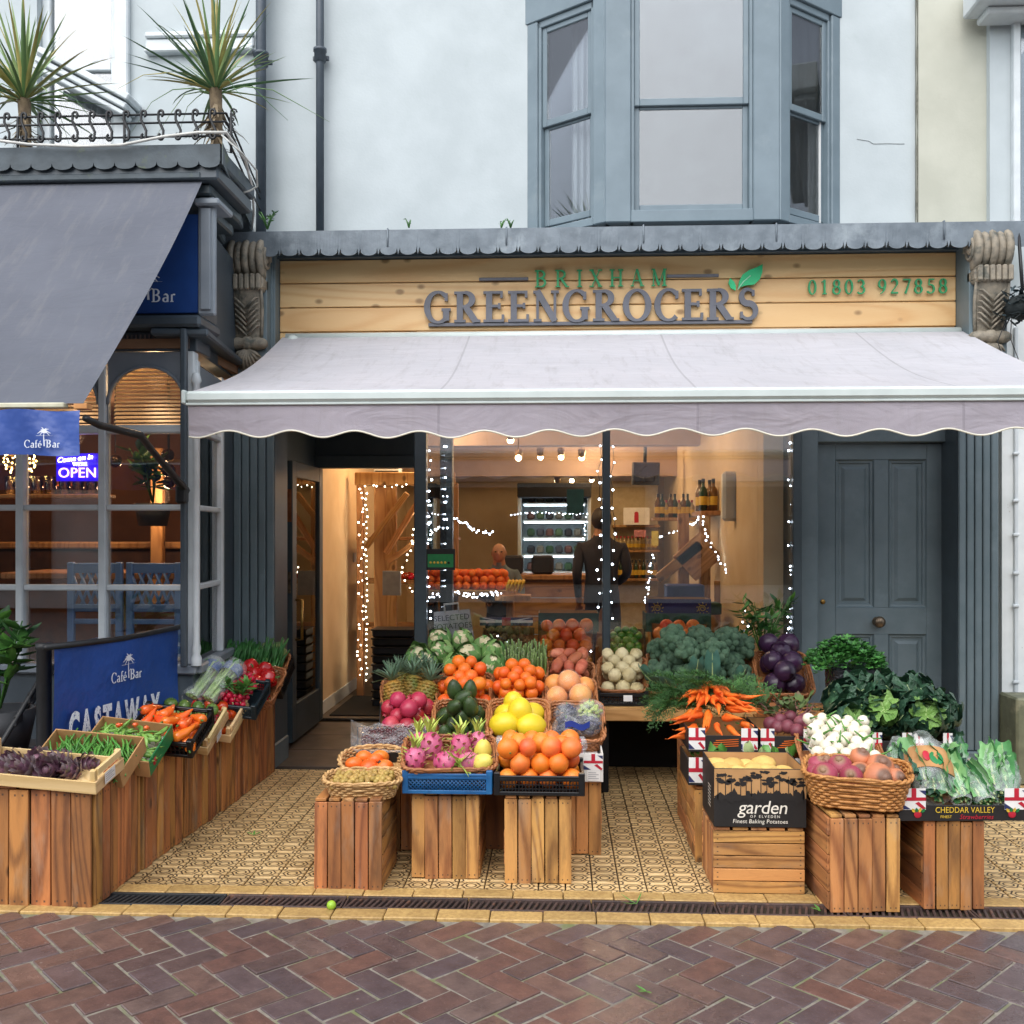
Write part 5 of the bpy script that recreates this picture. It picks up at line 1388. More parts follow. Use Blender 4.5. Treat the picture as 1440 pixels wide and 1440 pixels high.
# ------------------------------------------------------------------ crates, trays and baskets
_slat = {}
def slat_me(w, t, L, m, name='slat'):
    k = (round(w, 3), round(t, 3), round(L, 3), m.name, name)
    if k not in _slat:
        b = MB(); b.box((0, 0, 0), (w, t, L), None, 0, .0016); _slat[k] = b.mesh(name, m)
    return _slat[k]
def crate(M, w, d, h, label, m, front='V', side='H', n=5, ns=5, top=True, gap=.0035, group='wooden crates used as stands', jit=.003):
    """slatted wooden crate: origin = middle of the bottom front edge"""
    t = thing('wooden_crate', label, 'crate', M, group)
    th = .014
    def panel(cx, cy, ww, hh, rz, mode, k):
        A = T(cx, cy, 0) @ RZ(rz)
        if mode == 'V':
            sw = ww / k
            for i in range(k):
                g = gap + rnd.uniform(0, .004)
                obj('slat', slat_me(round(sw - gap, 3), th, round(hh - .002, 3), m), t, A @ T(-ww / 2 + sw * (i + .5) + rnd.uniform(-.0015, .0015), rnd.uniform(-jit, jit), hh / 2 + rnd.uniform(-.003, .003)) @ RY(rnd.uniform(-.4, .4)))
        else:
            sw = hh / k
            for i in range(k):
                obj('slat', slat_me(round(sw - gap * 1.4, 3), th, round(ww - .002, 3), m), t, A @ T(0, rnd.uniform(-jit, jit), sw * (i + .5)) @ RY(90 + rnd.uniform(-.3, .3)))
    panel(0, th / 2, w, h, 0, front, n)
    panel(0, d - th / 2, w, h, 0, front, n)
    panel(-w / 2 + th / 2 + .001, d / 2, d - 2 * th - .01, h - .004, 90, side, ns); panel(w / 2 - th / 2 - .001, d / 2, d - 2 * th - .01, h - .004, 90, side, ns)
    for sx in (-1, 1):
        for y in (.03, d - .03):
            obj('corner_batten', slat_me(.024, .024, round(h - .03, 3), m, 'corner_batten'), t, T(sx * (w / 2 - .03), y, h / 2))
    if top:
        k = 5; sw = w / k
        for i in range(k): obj('slat', slat_me(round(sw - .012, 3), .012, round(d - .004, 3), m), t, T(-w / 2 + sw * (i + .5), d / 2, h + .0065) @ RX(90))
    return t
def rrect(a, bq, n=5.0, N=72):
    out = []
    for k in range(N):
        th = 2 * math.pi * k / N
        c, s = math.cos(th), math.sin(th)
        out.append((a * math.copysign(abs(c) ** (2 / n), c), bq * math.copysign(abs(s) ** (2 / n), s)))
    return out
_wk = {}
def wicker(M, w, l, h, label, m, n=5.0, taper=.88, rows=7, group='wicker baskets of produce', cat='basket', name='wicker_basket', floor=None):
    t = thing(name, label, cat, M, group)
    key = (round(w, 2), round(l, 2), round(h, 2), n, taper, rows, m.name)
    if key not in _wk:
        b = MB(); N = 84
        for r_ in range(rows):
            z = -h + (r_ + .5) * h / rows; k = taper + (1 - taper) * (1 + z / h)
            pts = rrect(w / 2 * k, l / 2 * k, n, N)
            path = []
            for i, p in enumerate(pts):
                q = V((p[0], p[1], 0)); nn = q.normalized()
                path.append((p[0] + nn.x * .004 * (1 if (i // 2 + r_) % 2 else -1), p[1] + nn.y * .004 * (1 if (i // 2 + r_) % 2 else -1) + l / 2, z))
            b.tube(path, h / rows * .5, 5, closed=True)
        side = b.mesh('woven_side', m)
        b = MB(); pts = rrect(w / 2 + .004, l / 2 + .004, n, 96)
        for ph in (0, math.pi):
            b.tube([(p[0] * (1 + .006 / w * 2 * math.cos(i * .8 + ph)), p[1] + l / 2, .003 + .005 * math.sin(i * .8 + ph)) for i, p in enumerate(pts)], .0065, 5, closed=True)
        rim = b.mesh('rim', m)
        b = MB(); pts = rrect(w / 2 * taper, l / 2 * taper, n, 40)
        b.add([(p[0], p[1] + l / 2, -h + .004) for p in pts], [tuple(range(40))]); base = b.mesh('base', m)
        b = MB(); pts = rrect(w / 2 * .97, l / 2 * .97, n, 40)
        _wk[key] = (side, rim, base)
    s, r_, bs = _wk[key]
    o = obj('woven_side', s, t); o['kind'] = 'stuff'
    obj('rim', r_, t); obj('base', bs, t)
    return t
M_WICK = pm('orange_wicker', '#b5774a', '#8c5731', .5, 40, rand=.08, bump=.5, bscale=160, stretch=(1, 1, 3))
M_WICKT = pm('tan_wicker', '#cfa872', '#a97f4c', .55, 40, rand=.06, bump=.5, bscale=160)
M_WICKG = pm('golden_wicker', '#c48a4c', '#9b6530', .5, 40, rand=.06, bump=.5, bscale=160)
M_BLK = pm('black_plastic', '#17181a', '#121314', .35, 20)
M_BLU = pm('blue_plastic', '#1c5a8f', '#174d7c', .4, 20, c3='#2a6ca0')
M_CARD = pm('brown_card', '#b88d5c', '#a87e4f', .8, 8)
M_CARDB = pm('black_card', '#201d1c', '#191716', .6, 10)
M_CARDW = pm('white_card', '#dfddd8', '#d3d0ca', .6, 10)
M_RED = pm('print_red', '#b81f33', '#a91b2e', .5); M_NAVY = pm('print_navy', '#29305c', '#242a52', .5); M_PRW = pm('print_white', '#e6e4e0', '#dcdad6', .5); M_GRN = pm('print_green', '#1c8245', '#18733c', .5); M_YEL = pm('print_yellow', '#d9b53a', '#c9a52e', .5); M_ORG = pm('print_orange', '#d8681f', '#c75d1a', .5)
def lattice(b, w, h, sp, bar, dep, M, diag=False):
    if diag:
        k = -h
        while k < w:
            for s in (1, -1):
                x0, x1 = max(k, 0), min(k + h, w)
                z0, z1 = (x0 - k, x1 - k) if s > 0 else (h - (x0 - k), h - (x1 - k))
                if x1 - x0 > .004: b.tube([(x0 - w / 2, s * .0006, z0), (x1 - w / 2, s * .0006, z1)], bar, 4, M)
            k += sp
    else:
        n = max(1, int(w / sp))
        for i in range(n + 1): b.box((-w / 2 + i * w / n, 0, h / 2), (bar * 2, dep, h), M)
        n2 = max(1, int(h / sp))
        for i in range(1, n2): b.box((0, .0006, i * h / n2), (w, dep * .9, bar * 2), M)
def plastic_crate(M, w, l, h, label, m, diag=False, sp=.014, group=None):
    t = thing('plastic_crate', label, 'crate', M, group)
    for nm, A, ww in (('front', T(0, .006, 0), w), ('back', T(0, l - .006, 0), w), ('side', T(-w / 2 + .006, l / 2, 0) @ RZ(90), l), ('side', T(w / 2 - .006, l / 2, 0) @ RZ(90), l)):
        b = MB(); lattice(b, ww - .04, h * .62, sp, .0022, .006, A @ T(0, 0, h * .12), diag); o = b.build('lattice_panel', m, t); o['kind'] = 'stuff'
        b = MB()
        b.box((0, 0, .008), (ww - .002, .012, .016), A, 0, .002); b.box((0, 0, h * .79), (ww - .002, .012, .012), A, 0, .002); b.box((0, 0, h - .007), (ww - .004 if nm != 'front' or True else 0, .014, .012), A, 0, .003); b.build(nm + '_rails', m, t)
    for sx in (-1, 1):
        for y in (.012, l - .012):
            b = MB(); b.box((sx * (w / 2 - .012), y, h / 2 + .006), (.027, .027, h + .012), None, 0, .003); b.build('corner_post', m, t)
    b = MB(); b.box((0, l / 2, .004), (w - .03, l - .03, .006)); b.build('base', m, t)
    return t
def carton(M, w, l, h, label, mo, mi_=None, name='cardboard_box', cat='box', fh=None, th=.006, group=None):
    """open box, origin middle bottom front"""
    t = thing(name, label, cat, M, group); mi_ = mi_ or mo
    fh = fh or h
    for nm, c, d in (('front_wall', (0, th / 2, fh / 2), (w, th, fh)), ('back_wall', (0, l - th / 2, h / 2), (w, th, h)), ('side_wall', (-w / 2 + th / 2, l / 2, h / 2), (th, l - 2 * th - .001, h - .001)), ('side_wall', (w / 2 - th / 2, l / 2, h / 2), (th, l - 2 * th - .001, h - .001))):
        b = MB(); b.box(c, d, None, 0, .001)
        # inside faces take the inner colour
        me = b.mesh(nm, [mo, mi_])
        cx = V((0, l / 2, h / 2))
        for p in me.polygons:
            if p.area > .3 * max(d[0] * d[2], d[1] * d[2]) and (cx - p.center).dot(p.normal) > 0 and abs(p.normal.z) < .1: p.material_index = 1
        obj(nm, me, t)
    b = MB(); b.box((0, l / 2, .004), (w - .014, l - .014, .006)); b.build('base', mi_, t)
    return t
def flag_print(t, x, z, w, h, y=-.0015, M=None):
    """union jack corner print: white ground, red upright cross, navy corner wedges"""
    M = M or Matrix()
    def q(nm, m, pts, k):
        b = MB(); b.add([(p[0], y - k * .0006, p[1]) for p in pts], [tuple(range(len(pts)))], M); b.build(nm, m, t)
    q('flag_ground', M_PRW, [(x, z), (x + w, z), (x + w, z + h), (x, z + h)], 0)
    q('flag_wedge', M_NAVY, [(x, z + h * .02), (x + w * .38, z + h * .02), (x, z + h * .3)], 1)
    q('flag_wedge', M_NAVY, [(x + w, z + h * .9), (x + w, z + h * .66), (x + w * .72, z + h * .9)], 1)
    q('flag_bar', M_RED, [(x, z + h * .42), (x + w, z + h * .42), (x + w, z + h * .58), (x, z + h * .58)], 2)
    q('flag_bar', M_RED, [(x + w * .4, z + h * .58), (x + w * .6, z + h * .58), (x + w * .6, z + h), (x + w * .4, z + h)], 2)
    q('flag_bar', M_RED, [(x + w * .55, z + h * .3), (x + w * .7, z + h * .38), (x + w, z + h * .08), (x + w * .9, z)], 2)
def label_print(t, x, z, w, h, y=-.003, M=None, m=None):
    b = MB(); b.add([(x, y, z), (x + w, y, z), (x + w, y, z + h), (x, y, z + h)], [(0, 1, 2, 3)], M); b.build('paper_label', m or M_PRW, t)
    b = MB()
    for k in range(4): b.add([(x + w * .1, y - .0006, z + h * (.2 + k * .18)), (x + w * (.9 - .2 * (k % 2)), y - .0006, z + h * (.2 + k * .18)), (x + w * (.9 - .2 * (k % 2)), y - .0006, z + h * (.25 + k * .18)), (x + w * .1, y - .0006, z + h * (.25 + k * .18))], [(0, 1, 2, 3)], M)
    b.build('label_lines', pm('print_grey', '#8a8a90', '#8a8a90', .6) if 'print_grey' not in bpy.data.materials else bpy.data.materials['print_grey'], t)
def wood_tray(M, w, l, h, label, cat='tray', group='thin wooden trays'):
    t = thing('wooden_tray', label, cat, M, group)
    m = M_TRAYW
    def bar(c, d, ax):
        if ax == 'x': obj('slat', slat_me(d[2], d[1], d[0], m), t, T(c) @ RY(90))
        elif ax == 'y': obj('slat', slat_me(d[0], d[2], d[1], m), t, T(c) @ RX(90))
        else: obj('slat', slat_me(d[0], d[1], d[2], m), t, T(c))
    for y in (.004, l - .004): bar((0, y, h * .36), (w, .007, h * .62), 'x')
    for s in (-1, 1):
        bar((s * (w / 2 - .004), l / 2, h * .36), (.007, l - .018, h * .6), 'y')
        bar((s * (w / 2 - .006), l / 2, h * 1.06), (.014, l - .05, .03), 'y')
        for y in (.02, l - .02): bar((s * (w / 2 - .018), y, h * .6), (.022, .022, h * 1.15), 'z')
    for k in range(4): bar((0, .05 + k * (l - .1) / 3, .005), (w - .02, .06, .006), 'x') if False else None
    b = MB(); b.box((0, l / 2, .006), (w - .02, l - .02, .006)); b.build('base', m, t)
    return t

# ------------------------------------------------------------------ produce meshes
def variants(fn, n=3): return [fn(k) for k in range(n)]
def ball_mesh(name, m, r, sx=1, sz=1, dim=.08, amp=.02, fr=1.5, n=16, k=14, lob=0, lamp_=0.0, extra=None):
    def mk(s):
        def f(v):
            d = v.length
            if d < 1e-6: return v
            u = v / d
            rr = 1 + amp * noise.noise(u * fr + V((s * 9.1, 3, 1)))
            rr -= dim * math.exp(-((1 - u.z) * 9)) + dim * .5 * math.exp(-((1 + u.z) * 12))
            if lob: rr += lamp_ * math.cos(lob * math.atan2(u.y, u.x)) * (1 - u.z * u.z)
            return V((u.x * sx, u.y * sx, u.z * sz)) * (r * rr)
        b = MB(); b.sphere(1, n, k - 4, None, 0, f)
        if extra: extra(b, s)
        return b
    return mk
def prod(name, mats, mk, n=3): return [mk(k).mesh(name, mats) for k in range(n)]
M_ORANGE = pm('orange_skin', '#e98a2c', '#e2761a', .45, 10, rand=.05, hue=.006, bump=.35, bscale=260, bdist=.002, sss=.1)
M_ORANGE2 = pm('deep_orange_skin', '#e6721c', '#df6315', .45, 10, rand=.06, hue=.008, bump=.35, bscale=260, bdist=.002, sss=.1)
M_ORANGER = pm('blushed_orange_skin', '#e88b34', '#db5f2a', .43, 5, rand=.07, hue=.014, bump=.3, bscale=260, bdist=.002, sss=.1)
M_BROWN = pm('stem_brown', '#5a4632', '#42331f', .8, 30)
M_STALK = pm('stalk_green', '#4f7a35', '#3c6328', .6, 30)
def stem_dot(b, s, r=1.0): b.lathe([(.0045, 0), (.003, .003), (0, .004)], 6, T(0, 0, r), 1)
def orange_me(m, r, name='orange'): return prod(name, [m, M_STALK], ball_mesh(name, m, r, 1, .95, .05, .02, 1.6, 18, 15, extra=lambda b, s: stem_dot(b, s, r * .89)))
def heap(me, Mf, w, l, r, name, label, cat, group, layers=2, floor=0.0, jit=.2, orient=None, sq=.9, inset=.5, maxn=999, sxy=1.0, drop=1.0, margin=0.0):
    """stack rounded produce on a sloped frame (front edge origin)"""
    out = []
    for k in range(layers):
        ww, ll = w - 2 * r * (k * inset) - 2 * margin, l - 2 * r * (k * inset) - 2 * margin
        dx = 2 * r * sxy * 1.0
        nx = max(1, int((ww - 2 * r * sxy) / dx + 1.02)); dy = 2 * r * sq
        ny = max(1, int((ll - 2 * r) / dy + 1.02))
        for j in range(ny):
            off = (dx * .5 if (j + k) % 2 else 0)
            cnt = nx - (1 if off and nx > 1 else 0)
            x0 = -(nx - 1) * dx / 2 + off
            if off and nx == 1: x0 = 0
            for i in range(cnt):
                if len(out) >= maxn: return out
                x = x0 + i * dx + rnd.uniform(-jit, jit) * r
                y = l / 2 - (ny - 1) * dy / 2 + j * dy + rnd.uniform(-jit, jit) * r
                z = floor + r + k * r * 1.5 * drop + rnd.uniform(-jit, jit) * r * .4
                Mo = (orient() if orient else rrot())
                out.append(inst(name, me[rnd.randrange(len(me))], Mf @ T(x, y, z) @ Mo @ S(rnd.uniform(.9, 1.08)), label, cat, group))
    return out

# ================================================================== middle display
# front crates
def crate_at(px0, px1, d, h, depth, label, m, rz=0, **kw):
    x0, x1 = X(px0, d), X(px1, d)
    return crate(T((x0 + x1) / 2, D(d), .003) @ RZ(rz), x1 - x0, depth, h, label, m, **kw)
crate_at(441, 537, 4.09, .372, .36, 'reddish slatted crate under the two oval baskets at the left of the display', M_CRATER, -1, side='H', ns=5)
crate_at(578, 674, 4.25, .362, .4, 'wooden crate under the blue plastic crate', M_CRATE, 0)
crate_at(709, 804, 4.21, .362, .4, 'wooden crate under the black crate of oranges', M_CRATE, .5)
crate_at(756, 846, 4.60, .345, .38, 'orange toned crate behind the black crate of oranges, under the berry tray', M_CRATEO, 0)
# inner stands of the stepped display
for (xa, xb, d0, d1, h, lab) in ((-.92, -.46, 4.62, 4.98, .36, 'low stand crate under the cherries'), (-.44, .05, 4.66, 5.0, .36, 'low stand crate under the avocados and melons'),
                                 (-.94, -.36, 5.02, 5.38, .46, 'middle stand crate under the pineapples'), (-.34, .22, 5.02, 5.38, .46, 'middle stand crate under the baskets of oranges'),
                                 (-.88, -.34, 5.42, 5.9, .58, 'tall stand crate under the cauliflowers'), (-.32, .24, 5.42, 5.9, .55, 'tall stand crate under the asparagus and sweet potatoes')):
    crate(T((xa + xb) / 2, D(d0), .003), xb - xa, d1 - d0, h, lab, M_CRATER)
# bench before the window
t = thing('display_bench', 'pale timber display bench below the shop window', 'bench', T(0, D(5.66), 0))
b = MB(); b.box((.76, .3, .49), (1.06, .6, .03), None, 0, .003); b.build('bench_top', wood('bench_pine', '#c79a5e', '#a3763f', .05, 8, .5, True, .005, 0), t)
b = MB(); b.box((.76, .0, .462), (1.06, .024, .07), None, 0, .004); b.build('front_board', bpy.data.materials['bench_pine'], t)
for x in (.28, 1.24):
    b = MB(); b.box((x, .3, .237), (.04, .5, .47), None, 0, .004); b.build('bench_leg', M_DARK, t)

# A: black crate of oranges
M_A4 = T((X(695, 4.21) + X(822, 4.21)) / 2, D(4.19), .383)
plastic_crate(M_A4, .385, .31, .085, 'black plastic crate heaped with oranges at the front', M_BLK)
ORG = orange_me(M_ORANGE, .0445) + orange_me(M_ORANGER, .0445)
heap(ORG, M_A4 @ T(0, .02, 0), .37, .28, .0445, 'orange', 'large orange in the black plastic crate at the front of the display', 'orange', 'oranges in the black plastic crate', 3, .01, .2, inset=.03, maxn=40)
# A: blue crate and dragon fruit basket
M_A3 = T((X(566, 4.22) + X(693, 4.22)) / 2, D(4.2), .383)
plastic_crate(M_A3, .385, .32, .088, 'blue plastic crate under the dragon fruit basket', M_BLU, True, .017)
Mf, L = frame(632, 1083, 4.21, 632, 1036, 4.52)
wicker(Mf, .40, L, .05, 'orange wicker basket of dragon fruit on the blue crate', M_WICK, 7, .9, 4)
M_DRAG = pm('dragon_fruit_skin', '#bd4672', '#d07494', .45, 9, rand=.08, sss=.1); M_DRAGT = pm('dragon_fruit_scale', '#b9c65a', '#8fa846', .5, 20)
def dragon(k):
    b = MB()
    b.sphere(1, 16, 11, S(.048, .048, .06))
    rr = random.Random(k)
    for i in range(26):
        z = -.8 + 1.6 * i / 26; a = i * 2.4; r_ = .048 * math.sqrt(max(.05, 1 - z * z))
        M = T(r_ * math.cos(a) * .96, r_ * math.sin(a) * .96, z * .058) @ RZ(math.degrees(a) - 90) @ RX(62)
        n0 = len(b.f)
        b.leaf(.036, .02, M, 0, -.9, .1, 4)
        for q in range(n0, len(b.f)):
            if (q - n0) >= (len(b.f) - n0) // 2: b.m[q] = 1
    for i in range(9):
        a = i * .7; b.leaf(.07 + .03 * rr.random(), .016, T(.012 * math.cos(a), .012 * math.sin(a), .052) @ RZ(i * 40) @ RX(68), 1, -.4, .2, 5)
    return b
DR = prod('dragon_fruit', [M_DRAG, M_DRAGT], dragon, 3)
for i, (px, py, d, a, e, s) in enumerate(((584, 1068, 4.30, 20, 8, .95), (606, 1050, 4.42, 8, -10, 1.12), (628, 1072, 4.27, 60, 85, 1.05), (660, 1072, 4.28, -50, 80, .95), (648, 1050, 4.44, -20, 5, 1.0), (590, 1046, 4.47, 10, -15, .9), (672, 1045, 4.5, 0, -12, .9))):
    inst('dragon_fruit', DR[i % 3], T(P(px, py, d)) @ RZ(a) @ RX(e) @ S(s), ['small dragon fruit at the left front of its basket', 'largest dragon fruit, standing in the middle of the basket', 'dragon fruit lying at the front rim of the basket', 'dragon fruit lying beside the netted pear', 'dragon fruit behind the pear, next to the yellow tag', 'dragon fruit at the back left of the basket', 'dragon fruit at the back right of the basket'][i], 'dragon fruit', 'dragon fruit in the basket')
M_PEAR = pm('yellow_pear_skin', '#e3d268', '#cfc04f', .45, 9); M_NET = pm('white_foam_net', '#ecebe4', '#dcdbd4', .7, 20)
def pearm():
    b = MB(); b.lathe([(0, -.04), (.025, -.036), (.042, -.01), (.04, .015), (.028, .045), (.014, .06), (0, .062)], 16); b.tube([(0, 0, .06), (.003, 0, .078)], .002, 5, None, 1); return b.mesh('pear', [M_PEAR, M_BROWN])
PE = pearm()
for i, (px, py, d, rz) in enumerate(((679, 1058, 4.4, 20), (676, 1074, 4.27, 60))):
    t = thing('pear', ['yellow pear standing behind the netted one', 'yellow pear in a white foam net at the front'][i], 'pear', T(P(px, py, d)) @ RZ(rz) @ RX(15 if i == 0 else 60))
    obj('fruit_body', PE, t)
    if i:
        b = MB()
        for k in range(16):
            for s in (-1, 1):
                b.tube([((.046 - .004 * j) * math.cos(k * .3927 + s * j * .13), (.046 - .004 * j) * math.sin(k * .3927 + s * j * .13), -.04 + j * .014) for j in range(6)], .0022, 4)
        o = b.build('foam_net', M_NET, t); o['kind'] = 'stuff'
p = P(641, 1041, 4.5); b = MB(); b.box((0, 0, 0), (.055, .004, .022), None, 0, .004); o = b.build('price_tag', M_YEL, None, T(p) @ RX(-20)); tag(o, 'yellow oval price tag standing in the dragon fruit basket', 'price tag')

# A: two oval baskets on the left crate
Mf, L = frame(509, 1104, 4.11, 513, 1082, 4.33); wicker(Mf, .325, L, .075, 'pale tan oval basket of small brown longans at the front', M_WICKT, 3.2, .8, 7)
M_LONG = pm('longan_skin', '#b89a52', '#9a7c3c', .55, 20, rand=.15, hue=.01)
LO = prod('longan', [M_LONG], ball_mesh('longan', M_LONG, .0125, 1, 1, .0, .03, 2, 10, 11), 2)
heap(LO, Mf @ T(0, .012, -.03), .29, L - .03, .0128, 'longan', 'small round brown longan in the tan oval basket', 'longan', 'longans in the oval basket', 2, .0, .5)
Mf, L = frame(528, 1087, 4.33, 524, 1052, 4.5); wicker(Mf, .30, L * 1.05, .06, 'pale tan oval basket of orange persimmons behind the longans', M_WICKT, 2.4, .85, 6)
M_PERS = pm('persimmon_skin', '#ee7a2c', '#e5641c', .35, 8, rand=.06, hue=.008, sss=.1)
def pers(k):
    b = ball_mesh('persimmon', M_PERS, .040, 1, .82, .1, .03, 1.5, 18, 14)(k)
    for i in range(4): b.leaf(.02, .018, T(0, 0, .028) @ RZ(i * 90 + 20) @ RX(10), 1, .4, .1, 4)
    b.lathe([(.009, .0), (.009, .002), (0, .003)], 10, T(.033, 0, -.018) @ RY(118), 2)
    return b
PS = prod('persimmon', [M_PERS, M_STALK, pm('black_sticker', '#2b2320', '#2b2320', .4)], pers, 3)
for i, (px, py, d) in enumerate(((498, 1075, 4.38), (512, 1066, 4.45), (519, 1078, 4.37), (535, 1065, 4.46), (541, 1078, 4.38), (528, 1070, 4.41))):
    inst('persimmon', PS[i % 3], T(P(px, py, d)) @ RX(rnd.uniform(120, 200)) @ RZ(rnd.uniform(0, 360)), 'orange persimmon in the tan oval basket on the left crate', 'persimmon', 'persimmons in the oval basket')

# B: cherries in a lined carton
Mf, L = frame(552, 1060, 4.5, 548, 1022, 4.86)
w = .32
carton(Mf @ T(0, 0, -.07), w, L, .075, 'plastic lined carton of dark cherries', M_CARDB, M_CARD)
M_CHER = pm('cherry_skin', '#4a1119', '#340b12', .22, 10, rand=.25, coat=.3)
CH = prod('cherry', [M_CHER, M_BROWN], lambda k: ball_mesh('cherry', M_CHER, .0125, 1, .95, .12, .02, 2, 10, 11, extra=lambda b, s: b.tube([(0, 0, .01), (.004, 0, .025), (.01, 0, .036)], .0008, 3, None, 1))(k), 2)
heap(CH, Mf @ T(0, .01, -.03), w - .02, L - .02, .0128, 'cherry', 'dark red cherry in the plastic lined carton', 'cherry', 'cherries in the carton', 2, .0, .3)
b = MB(); b.grid(24, 14, lambda u, v: (-(w / 2 + .03) + (w + .06) * u, -.02 + (L + .03) * v, .012 + (.03 * (abs(u - .5) * 2) ** 6) + .012 * noise.noise(V((u * 7, v * 6, 2)))))
M_FILM = plastic('clear_film', (.92, .95, .96), .16, .12)
o = b.build('plastic_liner', M_FILM, None, Mf); tag(o, 'crinkled clear plastic liner over the cherries', 'plastic sheet')
# B: punnets in a flag tray
x0, x1 = X(694, 4.58), X(848, 4.58)
MB2 = T((x0 + x1) / 2, D(4.56), .352)
t = carton(MB2, x1 - x0, .26, .13, 'white berry tray with flag printed corner at the right end', M_CARDW, M_CARDW)
flag_print(t, (x1 - x0) / 2 - .09, .055, .088, .075); label_print(t, (x1 - x0) / 2 - .075, .005, .06, .05)
M_BLUEB = pm('blueberry_skin', '#343a5c', '#262b48', .5, 20, rand=.15); M_RASP = pm('raspberry_skin', '#b02a3c', '#8c1c2e', .5, 30, rand=.12, bump=1, bscale=200)
M_CLEAR = plastic('punnet_plastic', (.93, .95, .96), .22, .08)
BB = prod('blueberry', [M_BLUEB], ball_mesh('blueberry', M_BLUEB, .0095, 1, .9, .1, .0, 1, 8, 10), 1); RB = prod('raspberry', [M_RASP], ball_mesh('raspberry', M_RASP, .012, 1, 1.15, .05, .06, 5, 10, 11), 2)
def punnet(Mp, me, r, name, label, berrylabel, lid):
    t = thing('punnet', label, 'punnet', Mp, 'clear berry punnets in the white tray')
    w, l, h = .105, .12, .07
    b = MB()
    for k, (a, z) in enumerate(((.84, 0), (1, h * .8), (1.04, h * .82), (1.0, h))): pass
    def ring(a, z): return [(p[0], p[1], z) for p in rrect(w / 2 * a, l / 2 * a, 6, 24)]
    rs = [ring(.82, 0), ring(.98, h * .72), ring(1.05, h * .74), ring(.98, h * .78), ring(.9, h)]
    vs = [p for r_ in rs for p in r_]; fs = [tuple(range(24))[::-1]]
    for i in range(len(rs) - 1): fs += [(i * 24 + k, i * 24 + (k + 1) % 24, (i + 1) * 24 + (k + 1) % 24, (i + 1) * 24 + k) for k in range(24)]
    fs.append(tuple(range(4 * 24, 5 * 24)))
    b.add(vs, fs); b.build('clear_tub', M_CLEAR, t)
    b = MB(); b.box((0, -.0, h + .0015), (w * .5, l * .35, .001)); b.build('paper_label', lid, t)
    heap(me, Mp @ T(0, -l / 2 + .012, .002), w - .02, l - .026, r, name, berrylabel, name, name + ' berries in punnets', 3 if r < .011 else 2, 0, .15, inset=.1)
for i, (px, me, r, nm) in enumerate(((712, BB, .0098, 'blueberry'), (744, BB, .0098, 'blueberry'), (781, RB, .0125, 'raspberry'), (809, RB, .0125, 'raspberry'))):
    p = P(px, 1055, 4.68)
    punnet(T(p.x, D(4.66), .455) @ RX(12), me, r, nm, ['leftmost clear punnet of blueberries in the berry tray', 'clear punnet of blueberries beside the raspberries', 'clear punnet of raspberries next to the blueberries', 'rightmost clear punnet of raspberries'][i], nm + ' in a clear punnet of the berry tray', M_PRW if i < 2 else M_RED)
b = MB(); b.box((.0, .13, .05), (x1 - x0 - .03, .2, .09), None, 0, .006); o = b.build('packing_insert', M_CARDW, None, MB2); tag(o, 'white card insert lifting the berry punnets in their tray', 'packing')

# C row
def tray(pxf, pyf, df, pxb, pyb, db, w, label, m=None, n=6.5, h=.075, rows=5, taper=.88):
    Mf, L = frame(pxf, pyf, df, pxb, pyb, db)
    wicker(Mf, w, L, h, label, m or M_WICK, n, taper, rows)
    return Mf, L
Mf, L = frame(574, 1029, 4.86, 574, 988, 5.12)
carton(Mf @ T(0, 0, -.07), .29, L, .075, 'plastic lined carton of pomegranates above the cherries', M_CARDB, M_CARD)
M_POM = pm('pomegranate_skin', '#b93345', '#a32c3b', .38, 6, rand=.1, hue=.012, c3='#d8684a', scale3=4, lo3=.6, hi3=.8, sss=.05)
def pome(k):
    b = ball_mesh('pomegranate', M_POM, .046, 1, .93, -.06, .05, 1.4, 18, 14, 6, .015)(k)
    for i in range(6): b.leaf(.018, .012, T(.008 * math.cos(i * 1.047), .008 * math.sin(i * 1.047), .043) @ RZ(i * 60 - 90) @ RX(65), 0, -.3, .2, 4)
    return b
PO = prod('pomegranate', [M_POM], pome, 3)
heap(PO, Mf @ T(0, .0, -.045), .285, L, .046, 'pomegranate', 'glossy red pomegranate in the carton above the cherries', 'pomegranate', 'pomegranates in the carton', 2, 0, .18, inset=.3)
b = MB(); b.grid(24, 8, lambda u, v: (-.17 + .34 * u, -.03 + .06 * v, .03 - .06 * (1 - v) + .01 * noise.noise(V((u * 9, v * 6, 5)))))
o = b.build('plastic_liner', M_FILM, None, Mf); tag(o, 'clear plastic liner folded over the front of the pomegranate carton', 'plastic sheet')
Mf, L = tray(650, 1038, 4.72, 650, 986, 5.02, .275, 'dark orange wicker basket of avocados')
M_AVO = pm('avocado_skin', '#33491f', '#26381a', .42, 18, rand=.15, bump=.7, bscale=150, bdist=.003, c3='#4d6629', scale3=8, lo3=.6, hi3=.75)
def avo(k):
    b = MB(); b.lathe([(0, -.05), (.02, -.047), (.036, -.03), (.041, -.008), (.037, .018), (.026, .042), (.016, .055), (.006, .06), (0, .0605)], 16, S(.95)); b.lathe([(.004, .056), (.003, .062), (0, .063)], 6, None, 1); return b
AV = prod('avocado', [M_AVO, M_BROWN], avo, 1)
heap(AV, Mf @ T(0, .01, -.05), .25, L - .01, .041, 'avocado', 'dark green avocado in the wicker basket before the oranges', 'avocado', 'avocados in the basket', 3, 0, .15, lambda: RZ(rnd.uniform(0, 360)) @ RX(rnd.uniform(-60, 30)), sq=.95, inset=.3)
Mf, L = tray(729, 1040, 4.72, 729, 985, 5.02, .30, 'orange wicker basket of yellow melons')
